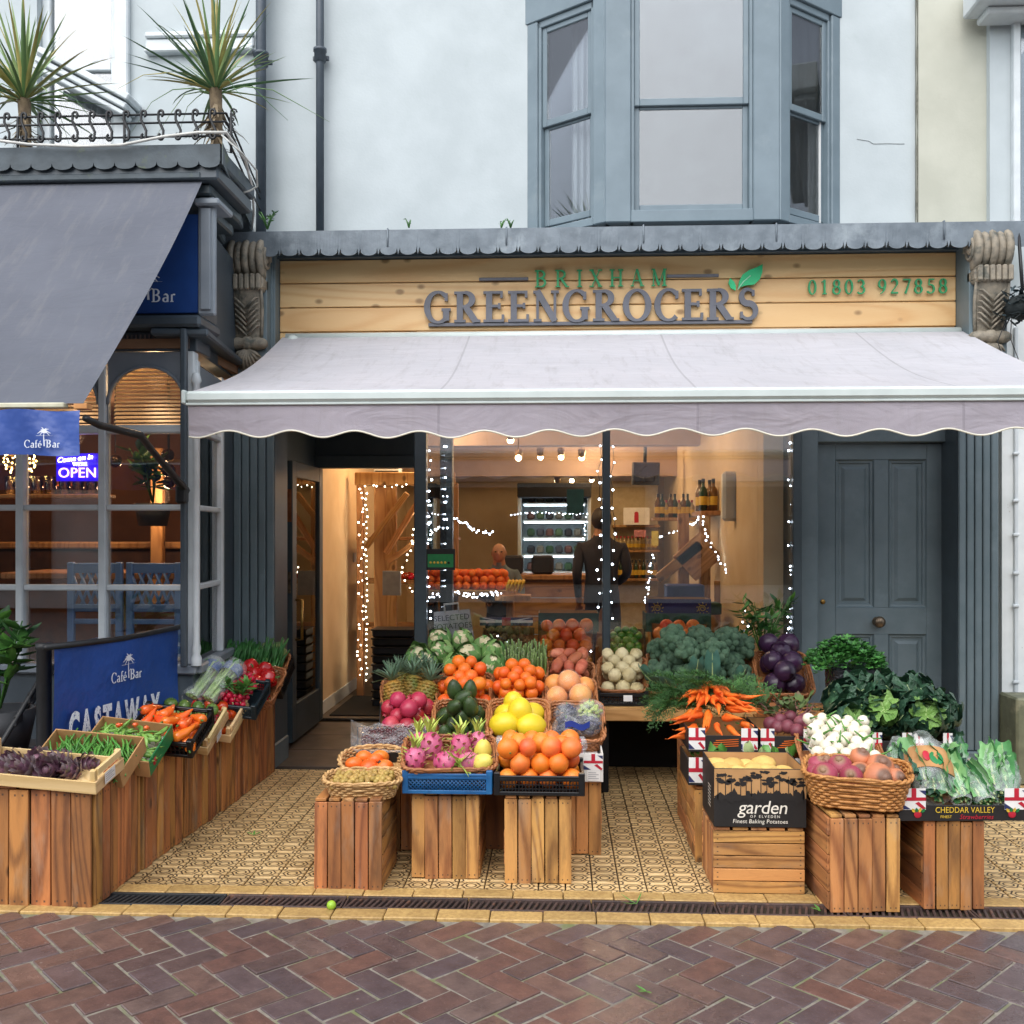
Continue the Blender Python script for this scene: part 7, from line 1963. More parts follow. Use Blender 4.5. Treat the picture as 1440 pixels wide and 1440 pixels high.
# white baby turnips
Mf, L = frame(1192, 1094, 4.27, 1172, 1027, 4.66)
wicker(Mf, .345, L, .07, 'orange wicker basket of white turnips behind the turnip basket', M_WICK, 7, .9, 5)
M_WT = pm('white_turnip_skin', '#e8e2d0', '#d8d0b8', .45, 9, rand=.04, c3='#c9c59a', scale3=6, lo3=.6, hi3=.8, sss=.05)
WT = prod('white_turnip', [M_WT, MLF[1]], lambda k: ball_mesh('white_turnip', M_WT, .029, 1, .9, .03, .05, 1.5, 14, 13, extra=lambda b, s: (b.tube([(0, 0, .024), (.004, 0, .05), (.012, 0, .08)], [.006, .004, .003], 5, None, 1), b.tube([(0, 0, -.024), (.002, 0, -.05)], [.004, .0005], 5)))(k), 3)
heap(WT, Mf @ T(0, 0, -.03), .33, L, .0285, 'white_turnip', 'small white turnip with green stem in the orange basket', 'turnip', 'white turnips in the basket', 3, 0, .3, lambda: RZ(rnd.uniform(0, 360)) @ RX(rnd.uniform(40, 130)), inset=.3)
# swedes and turnips
Mf, L = frame(1205, 1098, 3.93, 1203, 1066, 4.24)
wicker(Mf, .405, L, .125, 'golden wicker basket of purple turnips and orange swedes at the front right', M_WICKG, 4.5, .84, 10)
def swede_mat(name, lo, hi, neck):
    m, nt, b = new_mat(name)
    tc = nt.nodes.new('ShaderNodeTexCoord'); sp = nt.nodes.new('ShaderNodeSeparateXYZ'); nt.links.new(tc.outputs['Object'], sp.inputs[0])
    vec = coords(nt); n = ntex(nt, vec, 16, 4)
    g = mth(nt, 'ADD', sp.outputs[2], mth(nt, 'MULTIPLY', mth(nt, 'SUBTRACT', n, .5), .03))
    col = mixc(nt, ramp(nt, g, -.02, .012), lin(lo), lin(hi)); col = mixc(nt, ramp(nt, sp.outputs[2], .036, .046), col, lin(neck))
    h = nt.nodes.new('ShaderNodeHueSaturation'); oi = nt.nodes.new('ShaderNodeObjectInfo'); nt.links.new(ramp(nt, oi.outputs['Random'], 0, 1, .85, 1.12), h.inputs['Value']); nt.links.new(col, h.inputs['Color'])
    nt.links.new(h.outputs[0], b.inputs['Base Color']); setin(b, Roughness=.5); bumpn(nt, b, ntex(nt, vec, 60, 3), .3, .003)
    return m
M_TUR = swede_mat('purple_turnip_skin', '#cf9a92', '#943a4c', '#8a6a50'); M_SWE = swede_mat('orange_swede_skin', '#e39a5c', '#c47a55', '#7a5a48')
TU = prod('turnip', [M_TUR], lambda k: ball_mesh('turnip', M_TUR, .052, 1, .85, -.08, .06, 1.4, 18, 14, extra=lambda b, s: b.lathe([(.016, .04), (.013, .052), (0, .054)], 8))(k), 2)
SWD = prod('swede', [M_SWE], lambda k: ball_mesh('swede', M_SWE, .054, 1, .95, -.1, .08, 1.6, 18, 14, extra=lambda b, s: b.lathe([(.02, .045), (.016, .06), (0, .062)], 8))(k), 2)
for i, (kd, px, py, d, rx_, s) in enumerate((('t', 1160, 1090, 4.03, 50, 1.0), ('t', 1181, 1078, 4.12, 35, 1.0), ('t', 1197, 1092, 4.02, 65, .9), ('t', 1150, 1076, 4.14, 30, .8), ('t', 1162, 1076, 4.2, 20, .85), ('s', 1210, 1066, 4.16, 30, .8), ('s', 1209, 1087, 4.06, 60, .85), ('s', 1238, 1080, 4.1, 45, 1.05), ('s', 1234, 1093, 4.02, 80, 1.1), ('s', 1259, 1094, 4.03, 70, .75), ('t', 1222, 1100, 4.08, 40, .9), ('s', 1255, 1090, 4.12, 30, .8), ('t', 1178, 1098, 4.1, 50, .9), ('t', 1148, 1088, 4.08, 50, .8))):
    me = TU if kd == 't' else SWD
    inst('turnip' if kd == 't' else 'swede', me[i % 2], T(P(px, py, d)) @ RZ(rnd.uniform(-40, 40)) @ RX(rx_) @ S(s), ['flattened purple turnip at the front left of the golden basket', 'round red purple turnip in the middle of the pile', 'small purple turnip at the front of the golden basket', 'purple turnip at the left rim', 'purple turnip behind on the left of the pile', 'small brownish swede on top of the pile', 'swede in the middle of the golden basket', 'large pale swede at the back right of the basket', 'large orange swede at the front right', 'small swede at the right rim', 'turnip half hidden between the swedes', 'swede behind at the right rim', 'turnip half hidden in the middle', 'turnip tucked in at the left corner'][i], 'turnip' if kd == 't' else 'swede', 'turnips and swedes in the golden basket')
# savoy cabbages on two flag boxes
flag_box(1226, 1283, 1063, 4.52, .11, .34, 'flag printed box under the left savoy cabbages', strip=False)
flag_box(1285, 1340, 1063, 4.52, .11, .34, 'flag printed box under the right savoy cabbages', strip=False, lab=False)
M_SAV = [pm('savoy_outer_leaf', '#325540', '#264736', .5, 10, rand=.15, bump=1.2, bscale=38, bdist=.012, c3='#4a7350', scale3=7, lo3=.55, hi3=.75), pm('savoy_mid_leaf', '#31573d', '#264631', .5, 10, rand=.15, bump=1.2, bscale=38, bdist=.012, c3='#426a47', scale3=7), pm('savoy_inner_leaf', '#74994c', '#5c843f', .5, 10, rand=.1, bump=1.3, bscale=38, bdist=.012)]
SAL = [cupleaf(.17, .16, M_SAV[k % 2], 'leaf', .6, .016, 20 + k, 11, 12, rib=M_RIBG, full=True) for k in range(4)]
SAI = [cupleaf(.13, .13, M_SAV[2], 'leaf', .9, .01, 30 + k, 11, 11, rib=M_RIBG, full=True) for k in range(3)]
SAM = [cupleaf(.14, .14, M_SAV[1], 'leaf', .85, .014, 36 + k, 11, 11, rib=M_RIBG, full=True) for k in range(3)]
def savoy(M, label, seed):
    rr = random.Random(seed); t = thing('savoy_cabbage', label, 'savoy cabbage', M, 'savoy cabbages on the boxes')
    b = MB(); b.sphere(.055, 16, 11, None, 0, lambda v: v * (1 + .06 * noise.noise(v * 30))); b.build('heart', M_SAV[2 if seed in (62, 63, 68) else 1], t, T(0, 0, .03))
    for k in range(6): obj('leaf', (SAI if seed in (62, 63, 68) else SAM)[k % 3], t, RZ(k * 62 + rr.uniform(-10, 10)) @ T(0, .026, -.02) @ RX(rr.uniform(58, 76)))
    for k in range(10): obj('leaf', SAL[k % 4], t, RZ(k * 137.5 + rr.uniform(-10, 10)) @ T(0, .03, -.04) @ RX(rr.uniform(8, 52)) @ S(rr.uniform(.8, 1.1)))
for i, (px, py, d) in enumerate(((1180, 1000, 4.86), (1213, 1012, 4.74), (1246, 1010, 4.68), (1290, 1018, 4.66), (1200, 985, 5.0), (1242, 988, 4.92), (1285, 992, 4.85), (1312, 1008, 4.8), (1190, 1030, 4.66))):
    savoy(T(P(px, py, d)) @ RX(rnd.uniform(35, 65)) @ RY(rnd.uniform(-25, 25)), 'savoy cabbage ' + ['with broad dark leaves at the left of the heap', 'behind the white turnips', 'with a pale veined heart in the middle of the heap', 'bright green at the front right of the heap', 'at the back left beside the bagged crate', 'below the bagged crate', 'at the back right', 'at the right end of the heap', 'small and bright at the lower left of the heap'][i], 60 + i)
# parsley and wrapped crate
def herb(name, label, M, w, l, h, n, mats, ls, seed):
    rr = random.Random(seed); t = thing(name, label, 'herbs', M)
    b = MB()
    for k in range(n):
        x, y = rr.uniform(-1, 1), rr.uniform(-1, 1); zz = h * (1 - .75 * (x * x + y * y) / 1.6) * rr.uniform(.45, 1)
        s = ls * rr.uniform(.6, 1.2); Mx = T(x * w / 2, y * l / 2, zz) @ RZ(rr.uniform(0, 360)) @ RX(rr.uniform(-40, 50))
        for q in (-50, 0, 50): b.leaf(s, s * .6, Mx @ RZ(q), rr.randrange(len(mats)), .5, .2, 3)
    o = b.build('foliage', mats, t); o['kind'] = 'stuff'
    b = MB()
    for k in range(40): b.tube([(rr.uniform(-.3, .3) * w, rr.uniform(-.3, .3) * l, -.05), (rr.uniform(-.5, .5) * w, rr.uniform(-.5, .5) * l, h * .6)], .0018, 4)
    b.build('stems', mats[0], t).__setitem__('kind', 'stuff')
MPA = [pm('parsley_a', '#3f7d33', '#2f6829', .5, 14), pm('parsley_b', '#58984a', '#437f38', .5, 14), pm('parsley_c', '#2f5f2c', '#244e24', .5, 14)]
herb('parsley_bunch', 'big bunch of fresh green parsley by the grey door', T(P(1188, 945, 5.4)), .38, .3, .19, 1100, MPA, .028, 2)
def wrapped_crate():
    d = 5.25; x0, x1 = X(1172, d), X(1246, d); z0, z1 = Z(975, d), Z(940, d)
    t = thing('wrapped_crate', 'crate wrapped in shiny black plastic with a white label', 'crate', T((x0 + x1) / 2, D(d), z0) @ RZ(-6))
    w, h, l = x1 - x0, z1 - z0, .3
    b = MB()
    def f(u, v):
        a = 2 * math.pi * u; p = (w / 2 * math.copysign(abs(math.cos(a)) ** .3, math.cos(a)), l / 2 + l / 2 * math.copysign(abs(math.sin(a)) ** .3, math.sin(a)))
        k = 1 + .03 * noise.noise(V((p[0] * 30, p[1] * 30, v * 6)))
        return (p[0] * k, p[1] * k, h * v + .006 * noise.noise(V((p[0] * 20, p[1] * 20, 9 + v))))
    b.grid(60, 8, f, None, 0, True, True); b.add([(f(i / 30, 1)) for i in range(30)], [tuple(range(30))])
    b.build('plastic_wrap', pm('black_film', '#26282c', '#1b1d20', .22, 10, bump=1.0, bscale=35, bdist=.01), t)
    label_print(t, w * .08, h * .25, w * .3, h * .6, -.012)
wrapped_crate()
# bags of greens on the strawberry tray
def greens_tray():
    d = 3.98; x0, x1 = X(1262, d), X(1452, d); w = x1 - x0; z0 = Z(1147, d)
    M = T((x0 + x1) / 2, D(d), z0) @ RZ(3)
    t = carton(M, w, .36, .075, 'black strawberry tray with flag corners holding bagged greens', M_CARDB, M_CARD, fh=.062)
    flag_print(t, -w / 2 + .012, .045, .095, .085); flag_print(t, w / 2 - .105, .045, .095, .085)
    for s in (-1, 1):
        b = MB(); b.sphere(.016, 10, 7, T(s * (w / 2 - .075), -.002, .026) @ S(1, .12, .9)); b.build('berry_print', M_RED, t)
        for k in range(4):
            b = MB(); b.leaf(.02, .012, T(s * (w / 2 - .075) + (k - 1.5) * .009, -.005, .036) @ RY((k - 1.5) * 25) @ RX(90)); b.build('berry_leaf_print', M_GRN if k % 2 else M_YEL, t)
    obj('lettering', text_mesh('CHEDDAR VALLEY', .033, .0006, M_YEL, space=1.0), t, T(0, -.002, .033) @ UP @ S(.86, 1, 1))
    obj('lettering', text_mesh('FINEST', .015, .0006, M_YEL), t, T(-.075, -.002, .012) @ UP); obj('lettering', text_mesh('Strawberries', .026, .0006, M_RED, shear=.3), t, T(.045, -.002, .008) @ UP)
greens_tray()
M_BAGF = plastic('greens_bag_film', (.86, .93, .9), .2, .1)
M_GRE = [pm('spring_green_a', '#4f8a50', '#3a7340', .5, 12, bump=.5, bscale=30), pm('spring_green_b', '#7fae72', '#659a5c', .5, 12, bump=.5, bscale=30), pm('spring_green_c', '#355f48', '#284d3a', .5, 12, bump=.5, bscale=30)]
GRL = [cupleaf(.22, .075, M_GRE[k % 3], 'leaf', .12, .01, 50 + k, 7, 9, rib=M_RIBG) for k in range(5)]
def greens_bag(pxb, pyb, db, pxt, pyt, dt, rad, label, seed, band=False):
    a, c = P(pxb, pyb, db), P(pxt, pyt, dt); y = c - a; L = y.length; y.normalize()
    x = y.cross(V((0, -1, .35))).normalized(); z = x.cross(y)
    M = Matrix((x, y, z)).transposed().to_4x4(); M.translation = a
    t = thing('greens_bag', label, 'bag of greens', M, 'bags of greens on the strawberry tray'); rr = random.Random(seed)
    for k in range(24):
        obj('leaf', GRL[k % 5], t, T(rr.uniform(-.6, .6) * rad, rr.uniform(0, .04), rr.uniform(-.4, .6) * rad) @ RY(rr.uniform(0, 360)) @ RX(rr.uniform(0, 9)) @ S(L / .25 * rr.uniform(.68, .9)))
    b = MB()
    def f(u, v):
        th = 2 * math.pi * u; r_ = rad * (.55 + .6 * math.sin(math.pi * min(.97, v * .8 + .12))) * (1 - .55 * max(0, v - .75) * 3)
        n = 1 + .14 * noise.noise(V((math.cos(th) * 1.6, math.sin(th) * 1.6, v * 5 + seed)))
        return (r_ * n * math.cos(th), L * 1.06 * v - .01, r_ * n * math.sin(th) * .8)
    b.grid(28, 16, f, None, 0, True, True); b.build('plastic_bag', M_BAGF, t)
    if band:
        b = MB(); b.grid(16, 3, lambda u, v: tuple(V(f(u * .5, .28 + .34 * v)) * 1.0 + V((0, 0, .004)))); b.build('card_band', pm('kraft_band', '#b98a58', '#a5774a', .8, 10), t)
        b = MB(); b.sphere(.028, 14, 8, S(1, 1.3, .12)); b.build('band_logo', M_GRN, t, T(.008, L * .42, rad * .93)); b = MB(); b.sphere(.02, 12, 8, S(.8, 1.3, .12)); b.build('band_logo', M_RED, t, T(-.03, L * .44, rad * .9))
greens_bag(1312, 1118, 4.06, 1296, 1035, 4.3, .085, 'bag of dark greens with a brown paper band and red logo', 1, True)
greens_bag(1278, 1110, 4.2, 1262, 1040, 4.4, .06, 'bag of dark leaves beside the turnips', 2)
greens_bag(1352, 1125, 4.05, 1322, 1060, 4.28, .05, 'narrow cone shaped bag of greens in the middle of the tray', 3)
greens_bag(1388, 1128, 4.04, 1352, 1065, 4.28, .055, 'tapering bag of greens with pale stalks', 4)
greens_bag(1408, 1122, 4.08, 1398, 1050, 4.32, .075, 'round bag of light green leaves at the right end', 5)
greens_bag(1345, 1090, 4.25, 1340, 1040, 4.4, .05, 'bag of greens standing behind the cone shaped bag', 6)

# ================================================================== left hand display
lx0 = -1.80
for (d0, d1, w, h, lab) in ((3.86, 4.29, .52, .47, 'big reddish crate at the front of the left row, under the artichokes'), (4.31, 4.74, .5, .462, 'second crate of the left row, under the peas'), (4.76, 5.19, .42, .465, 'third crate of the left row, under the tomato trays'), (5.21, 5.64, .16, .48, 'fourth crate of the left row, under the radishes'), (5.66, 6.12, .22, .5, 'last crate of the left row beside the shop pilaster')):
    xr0 = -1.853 + (d0 - 3.86) * .04
    crate(T(xr0 - w / 2, D(d0), .003) @ RZ(-2.2), w, d1 - d0, h, lab, M_CRATER, side='V', n=6 if w > .3 else 3, ns=6, gap=.007, jit=.005)
def lframe(pxf, pyf, df, pxb, pyb, db, lean=9):
    a = P(pxf, pyf, df); r_ = ray(pxb, pyb); b_ = V((a.x + .012, D(db), CAMZ + r_.z * db / r_.y))
    y = b_ - a; L = y.length; y.normalize(); x = y.cross(V((0, 0, 1))).normalized(); z = x.cross(y)
    M = Matrix((x, y, z)).transposed().to_4x4(); M.translation = a
    return M @ RY(lean), L
# spring onions
Mf, L = lframe(350, 960, 5.93, 347, 918, 6.17, 0)
plastic_crate(Mf @ T(.02, .0, -.13), .34, .3, .09, 'black plastic crate under the spring onions', M_BLK)
wicker(Mf, .37, L, .06, 'orange wicker basket of spring onions beside the shop pilaster', M_WICK, 6.5, .9, 5)
M_SPR = [pm('spring_onion_white', '#e3e6cf', '#cfd8ae', .4, 10), pm('spring_onion_green', '#3f7a3c', '#2d632e', .45, 10, rand=.1)]
def springo(k):
    b = MB(); rr = random.Random(k)
    b.tube([(0, 0, 0), (0, .02, .006), (0, .08, .008)], [.004, .008, .006], 6)
    b.tube([(0, .08, .008), (0, .14, .01)], [.006, .007], 6, None, 1)
    for q in range(3): b.tube([(0, .13, .01), ((q - 1) * .01, .2, .015 + .008 * q), ((q - 1) * .02 + rr.uniform(-.01, .01), .28, .012 + rr.uniform(-.01, .02))], [.006, .0055, .004], 5, None, 1)
    return b
SPO = prod('spring_onion', M_SPR, springo, 3)
for k in range(64):
    inst('spring_onion', SPO[k % 3], Mf @ T(-.165 + .33 * (k % 16) / 15 + rnd.uniform(-.006, .006), .0 + rnd.uniform(-.02, .02), -.02 + .02 * (k // 16)) @ RX(12 + rnd.uniform(-4, 10)) @ RZ(rnd.uniform(-8, 8)) @ S(.95), 'long green spring onion lying in the basket by the pilaster', 'spring onion', 'spring onions in the basket')
# red peppers
Mf, L = lframe(344, 985, 5.58, 340, 938, 5.88, 6)
wicker(Mf, .30, L, .07, 'orange basket of red peppers in front of the spring onions', M_WICK, 6.5, .9, 5)
M_PEP = pm('red_pepper_skin', '#c81a1c', '#b01317', .18, 8, rand=.08, coat=.4)
def pepper(k):
    def f(v):
        a = math.atan2(v.y, v.x); rr_ = 1 + .1 * math.cos(4 * a + k) * (1 - v.z * v.z * .3); z = v.z * .05
        return V((v.x * .042 * rr_, v.y * .042 * rr_, z - .012 * math.exp(-8 * (v.x ** 2 + v.y ** 2)) * (1 if v.z > 0 else -.5)))
    b = MB(); b.sphere(1, 20, 11, None, 0, f); b.tube([(0, 0, .03), (.003, 0, .055), (.012, 0, .065)], [.007, .005, .006], 6, None, 1); return b
PP = prod('red_pepper', [M_PEP, M_STALK], pepper, 3)
heap(PP, Mf @ T(0, 0, -.045), .30, L, .043, 'red_pepper', 'shiny red pepper in the orange basket', 'pepper', 'red peppers in the basket', 2, 0, .2, lambda: RZ(rnd.uniform(0, 360)) @ RX(rnd.uniform(30, 110)), inset=.3)
# radishes
Mf, L = lframe(322, 992, 5.28, 325, 950, 5.55, 6)
plastic_crate(Mf @ T(.02, .0, -.08), .25, .27, .08, 'dark plastic crate of radishes', pm('teal_black_plastic', '#1c2c33', '#16242a', .35, 20))
M_RAD = pm('radish_skin', '#c81f3f', '#b3183a', .3, 10, rand=.1)
RA = prod('radish', [M_RAD, M_RIBG], lambda k: ball_mesh('radish', M_RAD, .0165, 1, 1.05, 0, .04, 1.5, 10, 11, extra=lambda b, s: b.tube([(0, 0, -.016), (.002, 0, -.032)], [.003, .0005], 4, None, 1))(k), 2)
heap(RA, Mf @ T(-.01, 0, -.02), .2, L - .03, .0165, 'radish', 'small pink red radish bunched in the dark crate', 'radish', 'radishes in the dark crate', 3, 0, .3, inset=.3)
leafy('radish_bunch', 'green radish leaves hanging over the right of the dark crate', 'leaves', P(337, 985, 5.3), .1, .09, 40, MLF[:2], .06, .03, 6, 14)
# celery bags
M_CEL = [pm('celery_stalk', '#b5cf8a', '#98b86c', .4, 9, stretch=(12, 12, .5)), pm('celery_leaf', '#5f9a4a', '#4a8238', .5, 12)]
def celery(M, label, seed):
    rr = random.Random(seed); t = thing('celery_bag', label, 'celery', M, 'bagged celery heads')
    for k in range(12):
        a = k * 2.4; r_ = .03 * math.sqrt(k / 12)
        b = MB(); b.tube([(r_ * math.cos(a), 0, r_ * math.sin(a)), (r_ * 1.2 * math.cos(a), .1, r_ * 1.2 * math.sin(a)), (r_ * 1.9 * math.cos(a), .24, r_ * 1.9 * math.sin(a))], [.011, .01, .006], 6); b.build('stalk', M_CEL[0], t)
        b = MB(); b.leaf(.05, .035, T(r_ * 1.9 * math.cos(a), .23, r_ * 1.9 * math.sin(a)) @ RY(rr.uniform(0, 360)), 0, .5, .2, 4); b.build('leaf', M_CEL[1], t)
    b = MB(); b.grid(24, 10, lambda u, v: ((.05 + .02 * v) * (1 + .12 * noise.noise(V((math.cos(6.28 * u) * 2, math.sin(6.28 * u) * 2, v * 5 + seed)))) * math.cos(6.283 * u), -.02 + .3 * v, (.045 + .02 * v) * math.sin(6.283 * u)), None, 0, True, True); b.build('plastic_bag', M_BAGF, t)
    b = MB(); b.grid(16, 3, lambda u, v: (.058 * math.cos(6.283 * u), .2 + .06 * v, .055 * math.sin(6.283 * u)), None, 0, True, True); b.build('printed_band', pm('celery_band%d' % seed, '#3d5f9a', '#2d4a80', .35, 9), t)
Mf, L = lframe(283, 985, 5.25, 290, 940, 5.52, 4)
carton(Mf @ T(0, 0, -.06), .19, L, .06, 'low carton of bagged celery by the cafe corner', M_CARDB, M_CARD)
celery(Mf @ T(-.05, .0, .02) @ RZ(-8) @ RX(6), 'bagged celery head nearest the cafe corner post', 1); celery(Mf @ T(.045, -.01, .02) @ RZ(-14) @ RX(8), 'bagged celery head beside the radishes', 2)
# tomatoes
M_TOM = pm('tomato_skin', '#d8371f', '#c52a18', .2, 7, rand=.15, hue=.02, coat=.3); M_TOMG = pm('green_tomato_skin', '#6f8a3c', '#55702f', .25, 7, rand=.2, hue=.02, coat=.3, c3='#8a6a3a', scale3=5, lo3=.6, hi3=.75)
def tom(m, nm, r):
    def mk(k):
        b = ball_mesh(nm, m, r, 1, .8, .12, .03, 1.3, 16, 12, 5, .02)(k)
        for i in range(5): b.leaf(r * .5, r * .16, T(0, 0, r * .66) @ RZ(i * 72) @ RX(8), 1, .4, .1, 3)
        return b
    return prod(nm, [m, M_STALK], mk, 2)
TR, TG = tom(M_TOM, 'tomato', .036), tom(M_TOMG, 'green_tomato', .036)
Mf, L = lframe(277, 1026, 5.12, 287, 980, 5.4)
wood_tray(Mf @ T(0, 0, -.06), .36, L, .075, 'pale wooden tray of red tomatoes')
heap(TR, Mf @ T(0, 0, -.055), .34, L, .036, 'tomato', 'red tomato in the pale wooden tray behind the green ones', 'tomato', 'tomatoes in the wooden tray', 2, 0, .15, inset=.3, orient=lambda: RZ(rnd.uniform(0, 360)) @ RX(rnd.uniform(0, 80)))
def tray_mark(Mf, w, l):
    t_ = None
Mf, L = lframe(244, 1043, 4.88, 256, 992, 5.16)
t = wood_tray(Mf @ T(0, 0, -.06), .35, L, .075, 'pale wooden tray of green and dark tomatoes')
heap(TG, Mf @ T(0, 0, -.055), .33, L, .036, 'green_tomato', 'greenish striped tomato in the wooden tray', 'tomato', 'green tomatoes in the wooden tray', 2, 0, .15, inset=.3, orient=lambda: RZ(rnd.uniform(0, 360)) @ RX(rnd.uniform(0, 80)))
label_print(t, .1, .015, .07, .045, -.012, T(.178, .09, 0) @ RZ(90) @ T(-.1, 0, 0))
# orange peppers in black crate
Mf, L = lframe(222, 1060, 4.5, 230, 1010, 4.76, 5)
plastic_crate(Mf @ T(0, 0, -.01), .33, L, .085, 'black plastic crate of pointed orange peppers', M_BLK, sp=.02)
M_OPEP = pm('orange_pepper_skin', '#f0742a', '#e8611c', .22, 8, rand=.1, hue=.012, coat=.35)
def ppep(k):
    b = MB(); n = 10; L_ = .14
    b.tube([(.012 * math.sin(q / n * 3 + k), .0, L_ * (.5 - q / n)) for q in range(n + 1)], [.024 * (1 - (q / n) ** 2) * (.7 if q == 0 else 1) * (1 + .06 * math.sin(q * 1.7 + k)) + .001 for q in range(n + 1)], 10)
    b.tube([(0, 0, L_ * .5), (.003, 0, L_ * .5 + .02)], [.006, .004], 6, None, 1); return b
OP = prod('pointed_pepper', [M_OPEP, M_STALK], ppep, 3)
for k in range(34):
    lay = k // 12
    inst('pointed_pepper', OP[k % 3], Mf @ T(-.105 + .21 * ((k % 12) % 4) / 3 + rnd.uniform(-.02, .02), .07 + .15 * ((k % 12) // 4) / 2, .035 + .028 * lay) @ RZ(rnd.uniform(-45, 45)) @ RX(90 + rnd.uniform(-25, 25)), 'glossy orange pointed pepper in the black crate', 'pepper', 'pointed orange peppers in the crate')
# peas and beans
M_POD = pm('pea_pod_skin', '#86b254', '#6a9a40', .4, 12, rand=.12); M_BEAN = pm('green_bean_skin', '#5a9440', '#467f33', .4, 14, rand=.14, hue=.012)
def pod(k):
    b = MB(); n = 8; b.tube([(.012 * math.sin(q / n * 3 + k * .4), 0, .085 * (q / n - .5)) for q in range(n + 1)], [.0105 * math.sin(math.pi * min(.98, max(.05, q / n))) ** .6 * (1 + .1 * math.sin(q * 3)) for q in range(n + 1)], 7, flat=.55); b.tube([(.01 * math.sin(3 + k * .4), 0, .042), (.012, 0, .056)], .0015, 4, None, 1); return b
def bean(k):
    b = MB(); n = 6; b.tube([(.018 * math.sin(q / n * 3.1) * (1 if k % 2 else -.5), .004 * math.sin(q + k), .14 * (q / n - .5)) for q in range(n + 1)], [.0015 + .0032 * math.sin(math.pi * min(.95, max(.08, q / n))) ** .5 for q in range(n + 1)], 5); return b
PD = prod('pea_pod', [M_POD, M_STALK], pod, 3); BN = prod('green_bean', [M_BEAN], bean, 3)
def lay_long(me, Mf, w, l, n, z0, thick, name, label, cat, group, main=90, spread=25):
    for k in range(n):
        u, v = rnd.uniform(-.5, .5), rnd.uniform(.06, .94)
        z = z0 + thick * (k / n) * (1 - 1.6 * u * u) + rnd.uniform(0, .004)
        inst(name, me[k % len(me)], Mf @ T(u * w, v * l, z) @ RZ(main + rnd.uniform(-spread, spread)) @ RX(90 + rnd.uniform(-12, 12)) @ RZ(rnd.uniform(0, 360)), label, cat, group)
Mf, L = lframe(158, 1076, 4.22, 168, 1022, 4.46, 7)
M_GCARD = pm('green_card', '#1f7a45', '#1a6c3c', .5, 9)
t = carton(Mf @ T(0, 0, -.045), .33, L, .085, 'brown carton of pea pods with a green end', M_CARD, M_CARD)
for o in t.children:
    if o.name.startswith('side_wall') and o.data.vertices[0].co.x > 0: o.data.materials[0] = M_GCARD
b = MB(); b.lathe([(.02, .0), (.02, .001), (0, .001)], 14, T(.166, .06, .045) @ RY(90)); b.build('red_sticker', M_RED, t)
b = MB(); b.grid(14, 10, lambda u, v: (-.155 + .31 * u, .01 + (L - .02) * v, .012 + .006 * noise.noise(V((u * 5, v * 5, 1))))); b.build('packing_sheet', M_CARDW, t)
lay_long(PD, Mf, .28, L * .95, 80, -.0, .045, 'pea_pod', 'pale green pea pod in the carton with the green end', 'pea pod', 'pea pods in the carton', 90, 70)
for k, (u, v) in enumerate(((-.05, .2), (.02, .21), (.08, .2))):
    inst('pointed_pepper', OP[k], Mf @ T(u, v, .06) @ RX(60) @ RZ(k * 40) @ S(.45), 'small orange pepper lying at the back of the pea carton', 'pepper', 'small peppers at the back of the peas')
Mf, L = lframe(106, 1092, 4.04, 120, 1040, 4.25, 5)
carton(Mf @ T(0, 0, -.04), .40, L, .08, 'brown carton of green beans behind the artichokes', M_CARD, M_CARD)
lay_long(BN, Mf, .32, L * .9, 230, -.02, .055, 'green_bean', 'slim green bean in the brown carton behind the artichokes', 'green bean', 'green beans in the carton', 20, 30)
# artichokes
Mf, L = lframe(40, 1104, 3.83, 64, 1068, 4.06, 4)
Mt = Mf @ T(0, 0, -.02)
t = wood_tray(Mt, .56, L, .085, 'pale wooden tray of purple artichokes at the front left')
label_print(t, .0, .02, .085, .05, -.006, T(.281, .1, 0) @ RZ(90) @ T(-.04, 0, 0)); 
b = MB(); b.add([(-.05, -.006, .075), (.07, -.006, .075), (.07, -.006, .08), (-.05, -.006, .08)], [(0, 1, 2, 3)], T(.281, .1, 0) @ RZ(90)); b.build('red_stripe', M_RED, t)
M_ART = [pm('artichoke_bract', '#7d5a68', '#5e3f50', .5, 14, rand=.3, c3='#7f8a5a', scale3=9, lo3=.58, hi3=.72), pm('artichoke_bract_green', '#93858a', '#84716f', .5, 14, rand=.1)]
def bract(k):
    b = MB(); b.leaf(.044, .036, None, 0, .15, .3, 5, 0, .8); return b.mesh('bract', M_ART[k])
BRC = [bract(0), bract(1)]
arts = []
